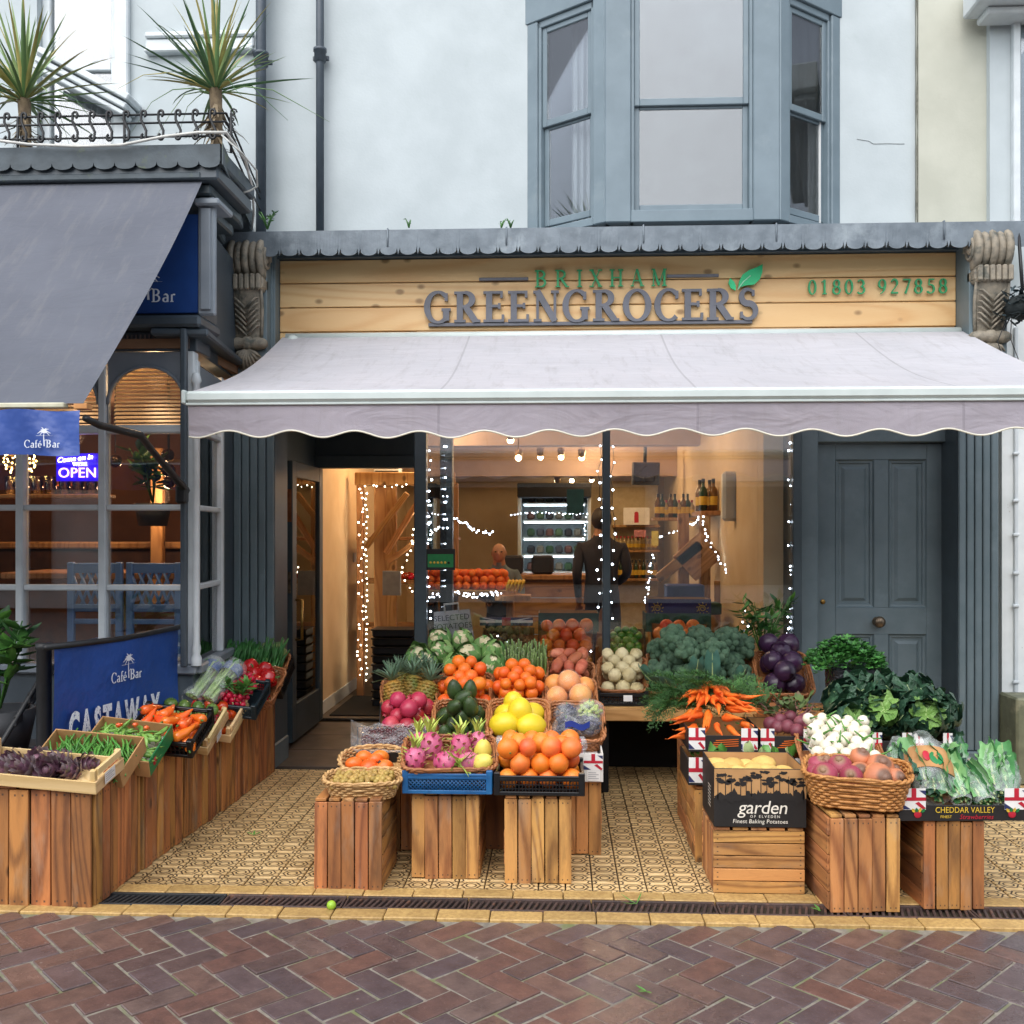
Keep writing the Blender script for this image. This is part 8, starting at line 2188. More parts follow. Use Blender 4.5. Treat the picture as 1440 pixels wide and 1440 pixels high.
for i, (px, py, d) in enumerate(((8, 1082, 3.97), (38, 1082, 3.93), (70, 1084, 3.92), (100, 1086, 3.95), (122, 1078, 4.05), (22, 1070, 4.06), (56, 1072, 4.06), (88, 1074, 4.05), (-20, 1080, 4.0))):
    t = thing('artichoke', ['purple artichoke near the left edge of the photo', 'purple artichoke at the front of the tray, second from the left', 'large artichoke in the middle of the tray front', 'artichoke at the front right of the tray', 'artichoke in the right corner beside the handle', 'artichoke at the back left of the tray', 'artichoke at the back middle of the tray', 'artichoke behind the front right one', 'artichoke cut off by the left edge'][i], 'artichoke', T(P(px, py, d)) @ RZ(rnd.uniform(-60, 60)) @ RX(rnd.uniform(50, 100)) @ S(rnd.uniform(.9, 1.1)), 'artichokes in the wooden tray')
    if i == 0:
        b = MB(); b.lathe([(0, -.035), (.025, -.03), (.034, 0), (.028, .03), (.012, .05), (0, .055)], 12); art_core = b.mesh('core', M_ART[0]); b = MB(); b.tube([(0, 0, -.03), (0, 0, -.085)], [.011, .01], 8); art_stem = b.mesh('stem', M_ART[1])
    obj('core', art_core, t); obj('stem', art_stem, t)
    for r_ in range(5):
        n = 9 - r_
        for k in range(n):
            z = -.03 + r_ * .016; rad = (.029, .035, .033, .027, .018)[r_]
            obj('bract', BRC[r_ % 2 if k % 4 else 1 - r_ % 2], t, T(0, 0, z) @ RZ(360 / n * (k + .5 * (r_ % 2))) @ T(0, rad * 1.02, 0) @ RX(44 + r_ * 9) @ S(1.1 - .06 * r_))
# stray leaves and bits on the ground
for k, (px, py, lab) in enumerate(((357, 1174, 'small green leaf lying on the tiles in front of the left crates'), (720 + 350 / 2, 1271, 'limp green stalk lying across the drain'), (720 + 866 / 2, 1280, 'scrap of leaf lying on the drain by the turnip crate'), (720 + 378 / 2, 1394, 'tiny yellow green scrap on the street bricks'))):
    p = G(px, py, .008); t = thing('fallen_leaf', lab, 'leaf', T(p) @ RZ(40 * k))
    for q in range(3):
        b = MB(); b.leaf(.04 if k != 1 else .08, .007 if k == 1 else .012, RZ(q * 70 - 60) @ RX(6), 0, .3, .2, 4); b.build('blade', MLF[1], t)
p = G(466, 1273, .02); b = MB(); b.sphere(.019, 12, 8); o = b.build('fallen_lime', pm('lime_skin_floor', '#9cc43a', '#86ad30', .4, 9), None, T(p)); tag(o, 'small bright green fruit lying on the drain grate', 'fruit')
# ================================================================== behind the shop window
def tilted_crate(px0, px1, pyf, df, pyb, db, label, m, depth=.07):
    pc = (px0 + px1) / 2; Mf, L = frame(pc, pyf, df, pc, pyb, db); w = X(px1, df) - X(px0, df)
    carton(Mf @ T(0, 0, -depth), w, L, depth + .01, label, m, M_CARD); return Mf, w, L
b = MB(); b.box((.3, D(6.62), .57), (2.3, .5, .04), None, 0, .004); o = b.build('window_shelf', M_OAK); tag(o, 'wooden shelf inside the shop window carrying tilted crates', 'shelf')
M_KIWI = pm('kiwi_skin', '#6f5f3a', '#5a4a2c', .85, 30, rand=.1); KW = prod('kiwi', [M_KIWI], ball_mesh('kiwi', M_KIWI, .028, 1, 1.2, 0, .03, 1, 12, 11), 2)
Mf, w, L = tilted_crate(678, 752, 926, 6.42, 884, 6.6, 'dark crate of kiwi fruit tilted up behind the glass', M_CARDB)
heap(KW, Mf @ T(0, 0, -.02), w, L, .029, 'kiwi', 'brown kiwi fruit in the crate behind the window glass', 'kiwi', 'kiwi fruit behind the glass', 2, -.02, .2, inset=.2)
t = thing('flag_card', 'union jack patterned card standing behind the kiwi crate', 'sign', T(P(712, 874, 6.66))); b = MB(); b.box((0, 0, 0), (.36, .008, .055)); b.build('card', M_NAVY, t)
for x0, m, w_ in ((-.18, M_PRW, .36), (-.03, M_RED, .06)):
    b = MB(); b.add([(x0, -.0045 - .001 * (m is M_RED), -.008 if m is M_PRW else -.027), (x0 + w_, -.0045 - .001 * (m is M_RED), -.008 if m is M_PRW else -.027), (x0 + w_, -.0045 - .001 * (m is M_RED), .01 if m is M_PRW else .027), (x0, -.0045 - .001 * (m is M_RED), .01 if m is M_PRW else .027)], [(0, 1, 2, 3)]); b.build('flag_stripe', m, t)
for s in (-1, 1):
    b = MB(); b.add([(s * .05, -.005, .0), (s * .17, -.005, .026), (s * .15, -.005, .027), (s * .04, -.005, .008)], [(0, 1, 2, 3)]); b.build('flag_stripe', M_PRW, t)
OR4 = orange_me(M_ORANGER, .044)
Mf, w, L = tilted_crate(756, 836, 938, 6.40, 878, 6.62, 'crate of large oranges tilted up behind the glass', M_CARDB)
heap(OR4, Mf @ T(0, 0, -.03), w, L, .0435, 'orange', 'large orange in the tilted crate behind the left window pane', 'orange', 'oranges in the left crate behind the glass', 2, -.02, .1, inset=.1)
M_LIME = pm('lime_skin', '#5f9a2e', '#4a8524', .35, 9, rand=.12); LM = prod('lime', [M_LIME], ball_mesh('lime', M_LIME, .027, 1, 1.1, .0, .03, 1, 12, 11), 2)
Mf, w, L = tilted_crate(852, 908, 926, 6.40, 886, 6.6, 'crate of limes tilted up behind the glass', M_CARDB)
heap(LM, Mf @ T(0, 0, -.02), w, L, .027, 'lime', 'green lime in the tilted crate behind the glass', 'lime', 'limes behind the glass', 2, -.02, .12, inset=.1)
Mf, w, L = tilted_crate(915, 996, 926, 6.40, 878, 6.62, 'crate of oranges tilted up behind the right pane above the broccoli', M_CARDB)
heap(OR4, Mf @ T(0, 0, -.03), w, L, .0435, 'orange', 'large orange in the tilted crate behind the right pane above the broccoli', 'orange', 'oranges in the right crate behind the glass', 2, -.02, .1, inset=.1)
# fruit boxes with sun spiral prints
M_BOXG = pm('dark_green_box', '#1f4a38', '#193d2e', .5, 8); M_BOXP = pm('violet_box', '#2d2760', '#251f52', .5, 8)
for i, (px0, px1, py0, py1, d, m) in enumerate(((757, 842, 884, 862, 6.75, M_BOXG), (908, 1000, 884, 862, 6.75, M_BOXG), (912, 1000, 862, 842, 6.85, M_BOXP))):
    w = X(px1, d) - X(px0, d); z0, z1 = Z(py0, d), Z(py1, d)
    t = carton(T((X(px0, d) + X(px1, d)) / 2, D(d), z0 - .02), w, .25, z1 - z0 + .02, ['dark green fruit box behind the left crate of oranges', 'dark green fruit box behind the right crate of oranges', 'violet fruit box with yellow sun spirals standing on the green one'][i], m, M_CARD)
    if i == 2:
        for s in (-1, 1):
            b = MB(); b.tube([(s * w * .36 + (.012 + .0022 * k) * math.cos(k * .6) * .55, -.003, .055 + (.012 + .0022 * k) * math.sin(k * .6) * .55) for k in range(18)], .003, 5)
            for q in range(9): b.tube([(s * w * .36 + .031 * math.cos(q * .7), -.003, .055 + .031 * math.sin(q * .7)), (s * w * .36 + .043 * math.cos(q * .7 + .15), -.003, .055 + .043 * math.sin(q * .7 + .15))], .003, 4)
            b.build('sun_print', M_YEL, t)
# white paper bag
def paper_bag():
    d = 6.42; p = P(641, 925, d)
    t = thing('paper_bag', 'white potato bag with a cut handle standing behind the window glass', 'bag', T(p.x, D(d), p.z) @ RY(-5))
    w, h = .27, .31
    b = MB()
    b.grid(20, 14, lambda u, v: ((u - .5) * w * (1 - .12 * v), -.035 * math.sin(math.pi * u) * (1 - v * .7) + .006 * noise.noise(V((u * 6, v * 6, 2))), h * v))
    b.grid(20, 14, lambda u, v: ((u - .5) * w * (1 - .12 * v), .05 + .03 * math.sin(math.pi * u) * (1 - v * .7) - .05 * v, h * v))
    b.build('bag_body', pm('white_paper', '#c9c8c8', '#b9b8ba', .75, 8, bump=.4, bscale=14), t)
    b = MB(); b.tube([(-.045, -.004, h - .01), (-.045, -.004, h + .045), (.045, -.004, h + .045), (.045, -.004, h - .01)], .008, 6); b.build('handle', M_CARDW, t)
    mk = pm('bag_ink', '#33343a', '#33343a', .6)
    obj('lettering', text_mesh('SELECTED', .052, .0006, mk), t, T(.0, -.042, .25) @ UP); obj('lettering', text_mesh('POTATOES', .052, .0006, mk), t, T(.0, -.045, .195) @ UP)
paper_bag()
# stickers on the glass
def sticker(px0, px1, py0, py1, d, m, label, frame_m=None, hole=False):
    x0, x1, z0, z1 = X(px0, d), X(px1, d), Z(py1, d), Z(py0, d)
    t = thing('window_sticker', label, 'sticker', T((x0 + x1) / 2, D(d), (z0 + z1) / 2))
    w, h = x1 - x0, z1 - z0
    b = MB(); b.box((0, 0, 0), (w, .003, h), None, 0, .001); b.build('backing', frame_m or m, t)
    if frame_m:
        b = MB(); b.box((0, -.002, -.008), (w * .88, .002, h * .62)); b.build('rating_panel', m, t)
        for k in range(6):
            b = MB(); b.lathe([(.008, 0), (.008, .001), (0, .001)], 10, T(-w * .34 + k * w * .125, -.003, -.02) @ RX(90)); b.build('rating_dot', M_YEL if k < 5 else M_CARDB, t)
        b = MB(); b.box((0, -.002, h * .38), (w * .7, .002, h * .12)); b.build('heading_band', M_CARDB, t)
sticker(599, 640, 772, 802, 6.285, M_GRN, 'green and black hygiene rating sticker low on the left of the glass', M_CARDB)
sticker(797, 821, 688, 722, 6.285, pm('dark_green_sticker', '#1f4534', '#183829', .5), 'square dark green sticker high on the glass')
# house plant at the window corner
leafy('window_plant', 'bushy green house plant at the right end of the shop window', 'plant', V((X(1072, 6.2), D(6.14), .70)), .40, .19, 120, MLF, .075, .03, 12, 77, pot=.13)
leafy('pepper_plant', 'small dark leafy plant beside the broccoli under the window', 'plant', V((X(1040, 6.22), D(6.17), .72)), .2, .12, 60, [MLF[2], MLF[0]], .06, .03, 7, 78, pot=.1)
b = MB(); b.box((0, 0, 0), (.5, .12, .06), None, 0, .004); o = b.build('plant_shelf', M_OAK, None, T(X(1060, 6.2), D(6.17), .55)); tag(o, 'short wooden ledge carrying the window plants', 'shelf')
# ---- interior furniture
def fridge():
    d = 10.8; x0, x1 = X(733, d), X(826, d); w = x1 - x0; h = Z(700, d) - .0
    t = thing('display_fridge', 'open display fridge with lit white shelves at the back of the shop', 'fridge', T((x0 + x1) / 2, D(d), 0))
    m = pm('fridge_white', '#c9d2d2', '#b9c4c4', .4, 6)
    b = MB(); b.box((0, .58, h / 2), (w, .04, h), None, 0, .004); b.build('back_panel', m, t)
    for s in (-1, 1): b = MB(); b.box((s * (w / 2 + .02), .3, h / 2), (.04, .6, h), None, 0, .006); b.build('side_panel', m, t)
    b = MB(); b.box((0, .25, h + .08), (w + .08, .7, .16), None, 0, .01); b.build('canopy', M_DARK, t)
    M_TUBE = emit('fridge_tube', '#e8f4ff', 9)
    for k in range(6):
        z = Z(785, d) + k * .19 - .35
        b = MB(); b.box((0, .32, z), (w - .02, .46, .02), None, 0, .003); sh = b.build('shelf', m, t)
        b = MB(); b.box((0, .09, z - .018), (w - .06, .012, .012)); b.build('tube_light', M_TUBE, sh)
        for q in range(6):
            col = ['#2f4a2c', '#3a3a3d', '#5e3a30', '#4b6240', '#27272a', '#6d6656'][(q + k * 2) % 6]
            nm = 'fridge_goods_' + col[1:]
            mm = bpy.data.materials.get(nm) or pm(nm, col, None, .5, 12)
            b = MB(); b.box((0, 0, .05), (.085, .16, .09), None, 0, .02); o = b.build('food_pack', mm, None, T((x0 + x1) / 2 - w / 2 + .1 + q * (w - .2) / 5, D(d) + .26, z + .012)); tag(o, 'packet of chilled food on a lit fridge shelf', 'food packet', 'packets in the display fridge')
fridge()
def counter():
    d = 9.6; t = thing('wooden_counter', 'plank fronted wooden shop counter before the fridge', 'counter', T(X(770, d), D(d), 0))
    h = Z(812, d); w = X(848, d) - X(690, d)
    b = MB(); b.box((0, .25, h), (w + .1, .6, .05), None, 0, .008); b.build('counter_top', M_OAK, t)
    for k in range(6): obj('plank', slat_me(round(h / 6 - .008, 3), .02, round(w, 3), M_OAK, 'plank'), t, T(0, 0, h / 6 * (k + .5) - .02) @ RY(90))
    for q, (x, c, l) in enumerate(((-.35, '#33333a', 'dark till standing on the left of the counter'), (-.05, '#2a2a2e', 'black card reader box on the middle of the counter'))):
        b = MB(); b.box((0, 0, .09), (.22, .2, .18), None, 0, .02); o = b.build('till', pm('till_%d' % q, c, None, .4), None, T(X(770, d) + x, D(d) + .2, h + .03)); tag(o, l, 'till')
counter()
# oranges and bananas heaped on a stand at the left
t = thing('display_stand', 'wooden stand with heaped oranges seen through the left of the window', 'stand', T(X(668, 8.6), D(8.6), 0))
b = MB(); b.box((0, .2, .98), (.72, .45, .05), None, 0, .006); b.build('stand_top', M_OAK, t)
for s in (-1, 1): b = MB(); b.box((s * .3, .2, .48), (.06, .35, .95), None, 0, .006); b.build('stand_leg', M_OAK, t)
heap(OR2, T(X(668, 8.6), D(8.6) + .0, 1.0), .66, .4, .036, 'orange', 'small orange heaped on the wooden stand inside the shop', 'orange', 'oranges on the stand inside', 3, 0, .25, inset=.5)
M_BAN = pm('banana_skin', '#d9b63a', '#c6a22f', .5, 9); b = MB()
for k in range(5): b.tube([(.03 * k + .03 * math.sin(q * .5), .06 * math.cos(q * .5) - .05, .02 + .09 * math.sin(q * .5)) for q in range(6)], [.006, .016, .018, .018, .014, .005], 7)
o = b.build('banana_hand', M_BAN, None, T(P(712, 835, 8.5)) ); tag(o, 'hand of bananas lying by the heaped oranges inside the shop', 'bananas')
b = MB(); b.box((.06, .0, -.03), (.3, .3, .04)); o = b.build('wooden_board', M_OAK, None, T(P(712, 835, 8.5))); tag(o, 'small board under the bananas inside the shop', 'board')
# left rack behind the open door
def rack(x0, x1, d, posts, label, braces, shelves):
    t = thing('oak_rack', label, 'rack', T(0, D(d), 0))
    for px, w in posts:
        b = MB(); b.box((X(px, d), .0, .98), (w, .07, 1.96), None, 0, .006); b.build('post', M_OAK, t)
    b = MB(); b.box(((x0 + x1) / 2, .0, 2.0), (x1 - x0, .1, .12), None, 0, .008); b.build('top_beam', M_OAK, t)
    for a, c in braces:
        p, q = P(*a, d), P(*c, d); v = q - p; b = MB(); b.box((0, 0, v.length / 2), (.05, .05, v.length), None, 0, .006)
        b.build('brace', M_OAK, t, T(p.x, -.09, p.z) @ RY(math.degrees(math.atan2(v.x, v.z))))
    for z, dp in shelves:
        b = MB(); b.box(((x0 + x1) / 2, .28, z), (x1 - x0, dp, .03), None, 0, .004); b.build('shelf', M_OAK, t)
    return t
d = 9.0
rack(X(500, d), X(640, d), d, ((507, .06), (536, .12), (551, .09), (640, .06)), 'oak timber rack with sloping braces seen through the open door', (((517, 770), (575, 694)), ((545, 778), (590, 706)), ((548, 790), (600, 752))), ((1.05, .5), (.62, .5), (1.45, .5)))
for k in range(6):
    for q, (px, z) in enumerate(((562, 1.07), (572, 1.07), (583, 1.07))):
        pass
TRI = TR
for k in range(14): inst('tomato', TR[k % 2], T(X(560 + k * 5, d), D(d) + .12 + .07 * (k % 3), 1.10) @ rrot(), 'red tomato on the oak rack shelf behind the door', 'tomato', 'tomatoes on the oak rack')
for k in range(9):
    z = .03 + k * .075; b = MB(); b.box((0, 0, 0), (.36, .26, .066), None, 0, .012); b.box((0, 0, .03), (.38, .28, .012), None, 0, .004)
    o = b.build('stacking_crate', M_BLK if k % 2 else pm('grey_black_plastic%d' % k, '#24262c', '#1d1f24', .4), None, T(X(556, 8.5), D(8.5), z + .012)); tag(o, 'dark folded plastic crate in the stack inside the doorway', 'crate', 'stack of folded crates inside the doorway')
b = MB(); b.box((0, 0, 0), (.17, .02, .22), None, 0, .003); o = b.build('price_board', pm('pale_board', '#8f9499', '#7f8489', .6), None, T(P(551, 820, 8.8)) @ RZ(-8)); tag(o, 'grey price board hanging on the oak rack', 'board')
t = thing('wall_heater', 'white slatted heater unit high above the doorway rack', 'heater', T(P(544, 667, 9.3)))
b = MB(); b.box((0, .06, 0), (.26, .12, .17), None, 0, .01); b.build('casing', M_WPAINT, t)
for k in range(5): b = MB(); b.box((0, -.004, -.06 + k * .03), (.22, .006, .01)); b.build('vent_slat', M_BLACK, t)
b = MB(); b.box((0, 0, 0), (.012, .09, .09), None, 0, .003); o = b.build('light_switch', M_WPAINT, None, T(-1.922, D(9.3), P(498, 784, 9.3).z)); tag(o, 'white light switch on the wall inside the door', 'switch')
# television
t = thing('television', 'dark television hanging below the shop ceiling at the right', 'television', T(P(908, 666, 10.6)) @ RZ(12) @ RX(8))
b = MB(); b.box((0, 0, 0), (.30, .05, .24), None, 0, .008); b.build('casing', M_BLACK, t); b = MB(); b.box((0, -.027, 0), (.27, .004, .21)); b.build('screen', pm('tv_screen', '#1b2030', '#161a28', .12), t); b = MB(); b.tube([(0, .04, .1), (0, .06, .42)], .02, 8); b.build('mount', M_BLACK, t)
# bottle shelves at the back right
def bottle_me(m, mc, h=.27, r=.036):
    b = MB(); b.lathe([(0, 0), (r, .002), (r, h * .6), (r * .85, h * .68), (r * .38, h * .78), (r * .36, h * .97), (0, h * .97)], 12); b.lathe([(r * .4, h * .86), (r * .42, h), (0, h * 1.001)], 10, None, 1); b.lathe([(r * 1.01, h * .18), (r * 1.01, h * .45)], 12, None, 2); return b.mesh('bottle', [m, mc, M_YEL])
BOT = [bottle_me(pm('amber_bottle', '#7a5418', '#5e3f12', .15), M_CARDB), bottle_me(pm('green_bottle', '#26452c', '#1d3622', .15), M_CARDB), bottle_me(pm('pale_bottle', '#b9a67a', '#a08d62', .2), M_RED, .2, .032)]
d = 11.6
t = thing('bottle_shelf', 'wall shelf with small bottles and printed posters at the back right', 'shelf', T(X(895, d), D(d), 0)); w = X(930, d) - X(864, d)
for z in (Z(775, d), Z(815, d), Z(740, d)):
    b = MB(); b.box((0, .12, z), (w, .26, .03), None, 0, .004); b.build('shelf_board', M_OAK, t)
b = MB(); b.box((0, .26, 1.2), (w, .03, 1.9), None, 0, .004); b.build('back_board', pm('pale_back', '#c9b896', '#bba984', .8), t)
for k in range(11): inst('bottle', BOT[2], T(X(895, d) - w / 2 + .05 + k * (w - .1) / 10, D(d) + .06, Z(775, d) + .016) @ S(.8), 'small pale bottle on the upper board of the back shelf', 'bottle', 'small bottles on the upper back shelf')
for k in range(11): inst('bottle', BOT[k % 2], T(X(895, d) - w / 2 + .05 + k * (w - .1) / 10, D(d) + .06, Z(815, d) + .016) @ S(.8), 'small dark bottle on the lower board of the back shelf', 'bottle', 'small dark bottles on the lower back shelf')
for i, (px, py, w_, h_, m, l) in enumerate(((895, 726, .3, .2, M_PRW, 'white poster with a red figure on the back shelf'), (900, 750, .14, .08, pm('pink_card', '#c98a90', '#b97a80', .6), 'pink card on the edge of the back shelf'), (921, 757, .08, .17, pm('yellow_card', '#d9cf6a', '#c9bf5a', .6), 'yellow card at the right of the back shelf'))):
    t = thing('poster', l, 'poster', T(P(px, py, 11.5))); b = MB(); b.box((0, 0, 0), (w_, .01, h_)); b.build('sheet', m, t)
    if i == 0:
        b = MB(); b.sphere(.025, 10, 7, T(0, -.006, .03) @ S(1, .1, 1)); b.box((0, -.007, -.03), (.05, .003, .09), None, 0, .001); b.build('red_figure', M_RED, t)
# right hand wine rack with sloping boards
d = 8.3
t = thing('wine_rack', 'wooden rack with bottles on top along the right wall of the shop', 'rack', T(0, D(d), 0))
xa, xb = X(985, d), X(1062, d)
b = MB(); b.box(((xa + xb) / 2, .25, Z(722, d)), (xb - xa, .6, .04), None, 0, .006); b.build('top_board', M_OAK, t)
for px in (962, 992, 1040): b = MB(); b.box((X(px, d), .05, Z(722, d) / 2), (.09, .07, Z(722, d)), None, 0, .006); b.build('post', M_OAK, t)
for (pa, pb, ww) in (((925, 815), (985, 765), .09), ((962, 800), (1000, 765), .28)):
    p, q = P(*pa, d), P(*pb, d); v = q - p; b = MB(); b.box((0, 0, v.length / 2), (ww, .04, v.length), None, 0, .005); b.build('sloping_board', M_OAK, t, T(p.x, .0, p.z) @ RY(math.degrees(math.atan2(v.x, v.z))))
for k in range(7): obj('plank', slat_me(.048, .02, .26, M_OAK, 'plank'), t, T(X(1008, d) + k * .052, -.02, Z(838, d)))
b = MB(); b.box((X(1040, d) - .05, .2, Z(855, d)), (.5, .5, .03), None, 0, .004); b.build('lower_shelf', M_OAK, t)
for k in range(8): inst('bottle', BOT[0] if k % 3 else BOT[1], T(xa + .03 + (k % 4) * .085, D(d) + .05 + .2 * (k // 4), Z(722, d) + .022), 'wine bottle with amber body on top of the wooden rack', 'bottle', 'bottles on top of the wine rack')
for k in range(9): inst('bottle', BOT[k % 3], T(X(925 + k * 6, 9.6), D(9.6), Z(728, 9.6) + .0) @ S(.85), 'mixed bottle on the long shelf behind the wine rack', 'bottle', 'mixed bottles on the long shelf')
b = MB(); b.box((X(948, 9.6), D(9.6), Z(728, 9.6) - .016), (X(980, 9.6) - X(918, 9.6), .24, .03), None, 0, .003); o = b.build('long_shelf', M_OAK); tag(o, 'long narrow shelf with mixed bottles behind the wine rack', 'shelf')
b = MB(); b.box((0, 0, 0), (.17, .09, .38), None, 0, .045); o = b.build('wall_speaker', M_WPAINT, None, T(P(1031, 698, 7.6))); tag(o, 'tall white rounded wall unit at the right of the shop', 'wall unit')
for i, (px, py, d, w_, h_, c) in enumerate(((962, 832, 8.0, .3, .12, '#2b3f86'), (940, 850, 8.2, .34, .08, '#3a2e6a'), (985, 855, 7.8, .3, .09, '#274a3a'), (840, 830, 9.2, .2, .1, '#5a3322'))):
    b = MB(); b.box((0, 0, 0), (w_, .2, h_), None, 0, .01); o = b.build('produce_box', pm('box_tint%d' % i, c, None, .6, 8), None, T(P(px, py, d))); tag(o, ['blue produce box stacked low at the right of the shop', 'violet produce box under the blue one', 'green produce box in front of the wine rack', 'brown box on the floor by the dark clad person'][i], 'box')
    z = o.location.z - h_ / 2
    b = MB(); b.box((o.location.x, o.location.y, z / 2), (w_ - .02, .2, max(.05, z - .004)), None, 0, .006); q = b.build('box_plinth', M_OAK); tag(q, ['wooden plinth under the blue produce box', 'wooden plinth under the violet produce box', 'wooden plinth under the green produce box', 'wooden plinth under the brown box'][i], 'plinth')
# ---- people inside the shop
def person(label, loc, rz, joints, rad, colour_fn, mats, hair, face=True):
    t = thing('person', label, 'person', T(loc) @ RZ(rz), None)
    names = list(joints); idx = {n: i for i, n in enumerate(names)}
    ed = [('pelvis', 'waist'), ('waist', 'chest'), ('chest', 'neck'), ('neck', 'skull'), ('skull', 'crown')]
    for s in 'LR': ed += [('chest', 'sh' + s), ('sh' + s, 'el' + s), ('el' + s, 'wr' + s), ('wr' + s, 'palm' + s), ('pelvis', 'hip' + s), ('hip' + s, 'kn' + s), ('kn' + s, 'an' + s), ('an' + s, 'toe' + s)]
    vs = [joints[n] for n in names]; rs = [rad[n.rstrip('LR') if n[-1] in 'LR' and n[:-1] in rad else n] for n in names]
    edges = [(idx[a], idx[b_]) for a, b_ in ed]
    for s in 'LR':
        p, w = V(joints['palm' + s]), V(joints['wr' + s]); dr = (p - w).normalized(); sd = dr.cross(V((0, 1, 0))).normalized()
        for k, (o, L_) in enumerate(((-.03, .065), (-.01, .078), (.01, .074), (.03, .058))):
            a = p + sd * o + dr * .012; m_ = a + dr * L_ * .5 + V((0, -.008, 0)); e = a + dr * L_ + V((0, -.022, 0))
            i0 = len(vs); vs += [tuple(a), tuple(m_), tuple(e)]; rs += [.0095, .0085, .007]; edges += [(idx['palm' + s], i0), (i0, i0 + 1), (i0 + 1, i0 + 2)]
        a = p + sd * -.035 - dr * .02; e = a + sd * -.03 + dr * .03; i0 = len(vs); vs += [tuple(a), tuple(e)]; rs += [.011, .008]; edges += [(idx['palm' + s], i0), (i0, i0 + 1)]
    me = bpy.data.meshes.new('body'); me.from_pydata(vs, edges, [])
    o = bpy.data.objects.new('body', me); COL.objects.link(o)
    md = o.modifiers.new('skin', 'SKIN'); md.branch_smoothing = .6
    for i, r_ in enumerate(rs):
        me.skin_vertices[0].data[i].radius = r_ if isinstance(r_, tuple) else (r_, r_)
    me.skin_vertices[0].data[0].use_root = True
    o.modifiers.new('sub', 'SUBSURF').levels = 2
    dg = bpy.context.evaluated_depsgraph_get(); m2 = bpy.data.meshes.new_from_object(o.evaluated_get(dg)); bpy.data.objects.remove(o)
    m2.materials.clear()
    for m in mats: m2.materials.append(m)
    for p in m2.polygons: p.use_smooth = True; p.material_index = colour_fn(p.center, joints)
    m2.name = 'body'; obj('body', m2, t)
    hd = V(joints['skull'])
    b = MB(); b.sphere(.085, 18, 12, T(hd + V((0, -.012, .035))) @ S(.92, 1.08, 1.25)); b.sphere(.018, 8, 6, T(hd + V((0, -.105, .03))) @ S(.8, 1, 1.3))
    for s in (-1, 1): b.sphere(.02, 8, 6, T(hd + V((s * .08, 0, .03))) @ S(.4, .8, 1.4))
    b.build('head', mats[0], t)
    b = MB()
    for s in (-1, 1): b.sphere(.011, 8, 6, T(hd + V((s * .032, -.093, .05))) @ S(1.2, .5, .7))
    b.box((0, -.096, -.015), (.045, .008, .008)); b.build('face_features', M_DARK, t)
    if hair:
        b = MB(); b.sphere(.094, 18, 12, T(hd + V((0, .008, .052))) @ S(.95, 1.08, 1.15), 0, lambda v: V((v.x, max(v.y, -.062 if v.z > .0 else -.01), v.z))); b.build('hair', hair, t)
    return t
RADS = {'pelvis': (.16, .13), 'waist': (.155, .125), 'chest': (.175, .135), 'neck': .06, 'skull': .07, 'crown': .05, 'sh': .06, 'el': .044, 'wr': .03, 'palm': (.038, .018), 'hip': .09, 'kn': .06, 'an': .042, 'toe': .035}
def pose(lean, elL, wrL, elR, wrR, h=1.0):
    J = {'pelvis': (0, 0, .95), 'waist': (0, -lean * .3, 1.1), 'chest': (0, -lean * .8, 1.33), 'neck': (0, -lean * 1.1, 1.47), 'skull': (0, -lean * 1.25 - .01, 1.56), 'crown': (0, -lean * 1.3, 1.67),
         'shL': (-.185, -lean, 1.39), 'shR': (.185, -lean, 1.39), 'elL': elL, 'elR': elR, 'wrL': wrL, 'wrR': wrR}
    for s, e, w in (('L', elL, wrL), ('R', elR, wrR)): v = (V(w) - V(e)).normalized(); J['palm' + s] = tuple(V(w) + v * .07)
    for s, x in (('L', -.1), ('R', .1)): J['hip' + s] = (x, 0, .88); J['kn' + s] = (x * 1.05, -.01, .5); J['an' + s] = (x * 1.1, .02, .09); J['toe' + s] = (x * 1.3, -.13, .04)
    return J
M_SKIN = pm('skin_tone', '#b98a6c', '#a97a5e', .5, 12, sss=.1); M_BLKC = pm('dark_clothing', '#2d2b33', '#232128', .85, 14); M_JEAN = pm('dark_trousers', '#25283a', '#1d2030', .85, 14); M_TSH = pm('grey_blue_shirt', '#7c8a90', '#6c7a80', .85, 10)
def col_dark(c, J):
    if c.z > 1.46: return 0
    if min((c - V(J['palmL'])).length, (c - V(J['palmR'])).length) < .115: return 0
    return 1 if c.z > .9 else 2
def col_tee(c, J):
    if c.z > 1.47: return 0
    for s in 'LR':
        if (c - V(J['palm' + s])).length < .13 or (c - V(J['wr' + s])).length < .17: return 0
    return 1 if c.z > .9 else 2
J = pose(.03, (-.225, .03, 1.14), (-.14, -.18, 1.04), (.215, .05, 1.13), (.2, -.04, .9))
person('person in dark clothes standing with their back to the window beside the mullion', (X(846, 8.6), D(8.6), .012), 178, J, RADS, col_dark, [M_SKIN, M_BLKC, M_JEAN], pm('dark_hair', '#2a1f1a', '#1f1613', .6, 30))
J = pose(.12, (-.26, -.12, 1.14), (-.14, -.32, 1.08), (.26, -.12, 1.14), (.14, -.32, 1.08))
t = person('bald person in a grey blue shirt leaning over the counter behind the kiwi crate', (X(703, 9.15), D(9.15), -.21), 0, J, RADS, col_tee, [M_SKIN, M_TSH, M_JEAN], None)
t.location.z = .012; t.scale = (.82, .82, .82)

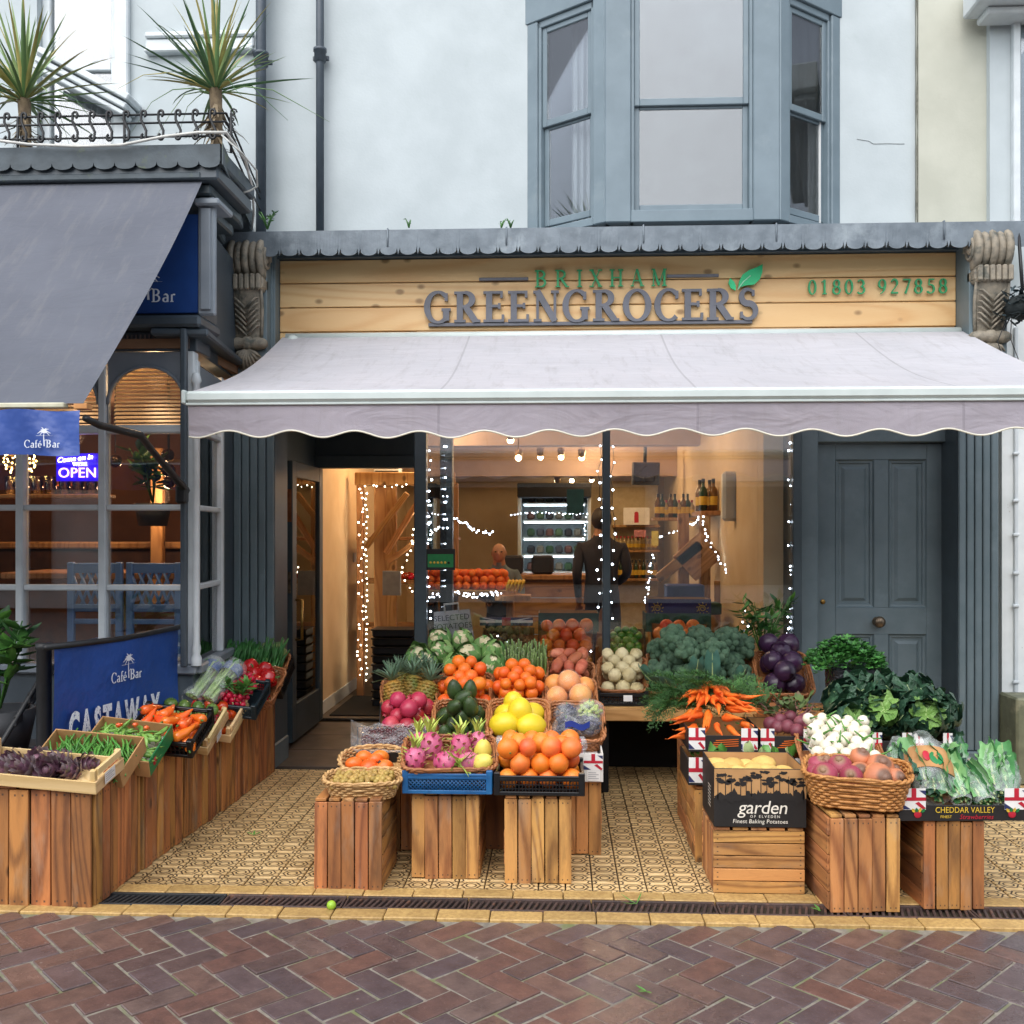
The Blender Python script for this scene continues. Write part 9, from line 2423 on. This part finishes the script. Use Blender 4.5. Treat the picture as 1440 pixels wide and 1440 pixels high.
# ================================================================== fairy lights
M_FL = emit('fairy_light', '#e6f0ff', 16); M_FLW = emit('warm_fairy_light', '#fff0d0', 14)
b = MB(); b.sphere(.0058, 8, 5); FLM = b.mesh('bulb', M_FL); b = MB(); b.sphere(.0062, 8, 5); FLW = b.mesh('bulb', M_FLW)
M_WIRE = pm('lamp_wire', '#2b2b28', '#22221f', .6)
def lights(label, pts, n, me=FLM, jit=.018, seed=0):
    rr = random.Random(seed + n); P3 = [V(p) for p in pts]
    t = thing('fairy_lights', label, 'fairy lights', T(P3[0]), 'strings of fairy lights')
    seg = [(b_ - a).length for a, b_ in zip(P3, P3[1:])]; tot = sum(seg)
    path = []
    for k in range(n):
        s = tot * (k + .5) / n; i = 0
        while i < len(seg) - 1 and s > seg[i]: s -= seg[i]; i += 1
        p = P3[i].lerp(P3[i + 1], s / seg[i]) + V((rr.uniform(-jit, jit), rr.uniform(-.008, .008), rr.uniform(-jit, jit)))
        path.append(p - P3[0]); obj('bulb', me, t, T(p - P3[0]) @ S(rr.uniform(.7, 1.25)))
    b = MB(); b.tube([q + V((0, .008, 0)) for q in path], .0022, 4); b.build('cord', M_WIRE, t)
dg_ = 6.34
lights('fairy lights down the left edge of the shop window', [P(606, 625, dg_), P(604, 880, dg_)], 17, seed=1)
lights('fairy lights on the dark post just inside the window', [P(626, 620, 7.7), P(627, 730, 7.7), P(624, 880, 7.7)], 22, seed=2)
lights('second fairy light string on the dark post inside the window', [P(617, 622, 7.72), P(618, 725, 7.72)], 14, seed=22)
lights('fairy lights down the left side of the window mullion', [P(844, 622, dg_), P(843, 860, dg_)], 14, seed=3)
lights('fairy lights down the right side of the window mullion', [P(862, 622, dg_), P(861, 880, dg_)], 13, seed=4)
lights('fairy lights down the right edge of the shop window', [P(1111, 620, dg_), P(1113, 700, dg_), P(1110, 900, dg_)], 30, seed=5)
lights('fairy light swag across the left of the shop interior', [P(630, 722, 8.4), P(665, 745, 8.4), P(695, 750, 8.4)], 32, seed=6)
lights('fairy lights along the fridge canopy', [P(716, 725, 10.7), P(745, 721, 10.7), P(825, 723, 10.7), P(821, 760, 10.7)], 30, jit=.01, seed=7)
lights('fairy light swag below the bottles on the right', [P(925, 757, 8.9), P(955, 745, 8.9), P(990, 728, 8.3), P(994, 760, 8.2), P(1022, 800, 8.0), P(1046, 850, 7.8), P(1052, 885, 7.8)], 50, seed=8)
lights('fairy lights draped under the heaped oranges inside', [P(632, 830, 8.3), P(660, 838, 8.3), P(705, 834, 8.3)], 34, seed=9)
lights('low fairy light string at the right of the shop', [P(918, 780, 8.6), P(912, 820, 8.6), P(908, 850, 8.4), P(945, 846, 8.4)], 24, seed=10)
lights('warm fairy lights down the left rack post by the doorway', [P(507, 680, 8.9), P(509, 780, 8.9), P(505, 955, 8.9)], 30, FLW, .03, seed=11)
lights('second warm string down the rack post by the doorway', [P(515, 690, 8.92), P(516, 960, 8.92)], 34, FLW, .008, seed=12)
lights('warm fairy lights across the rack beam above the doorway', [P(512, 681, 8.9), P(545, 684, 8.9), P(590, 683, 8.9), P(584, 745, 8.9), P(562, 815, 8.8), P(590, 838, 8.8)], 30, FLW, .02, seed=13)
lights('fairy lights lying along the bottom of the left pane', [P(688, 895, dg_), P(720, 905, dg_), P(772, 928, dg_), P(840, 915, dg_)], 9, seed=14)
lights('fairy lights hanging over the window plant', [P(1046, 858, 6.36), P(1052, 905, 6.36), P(1095, 912, 6.36), P(1108, 880, 6.36)], 12, seed=15)
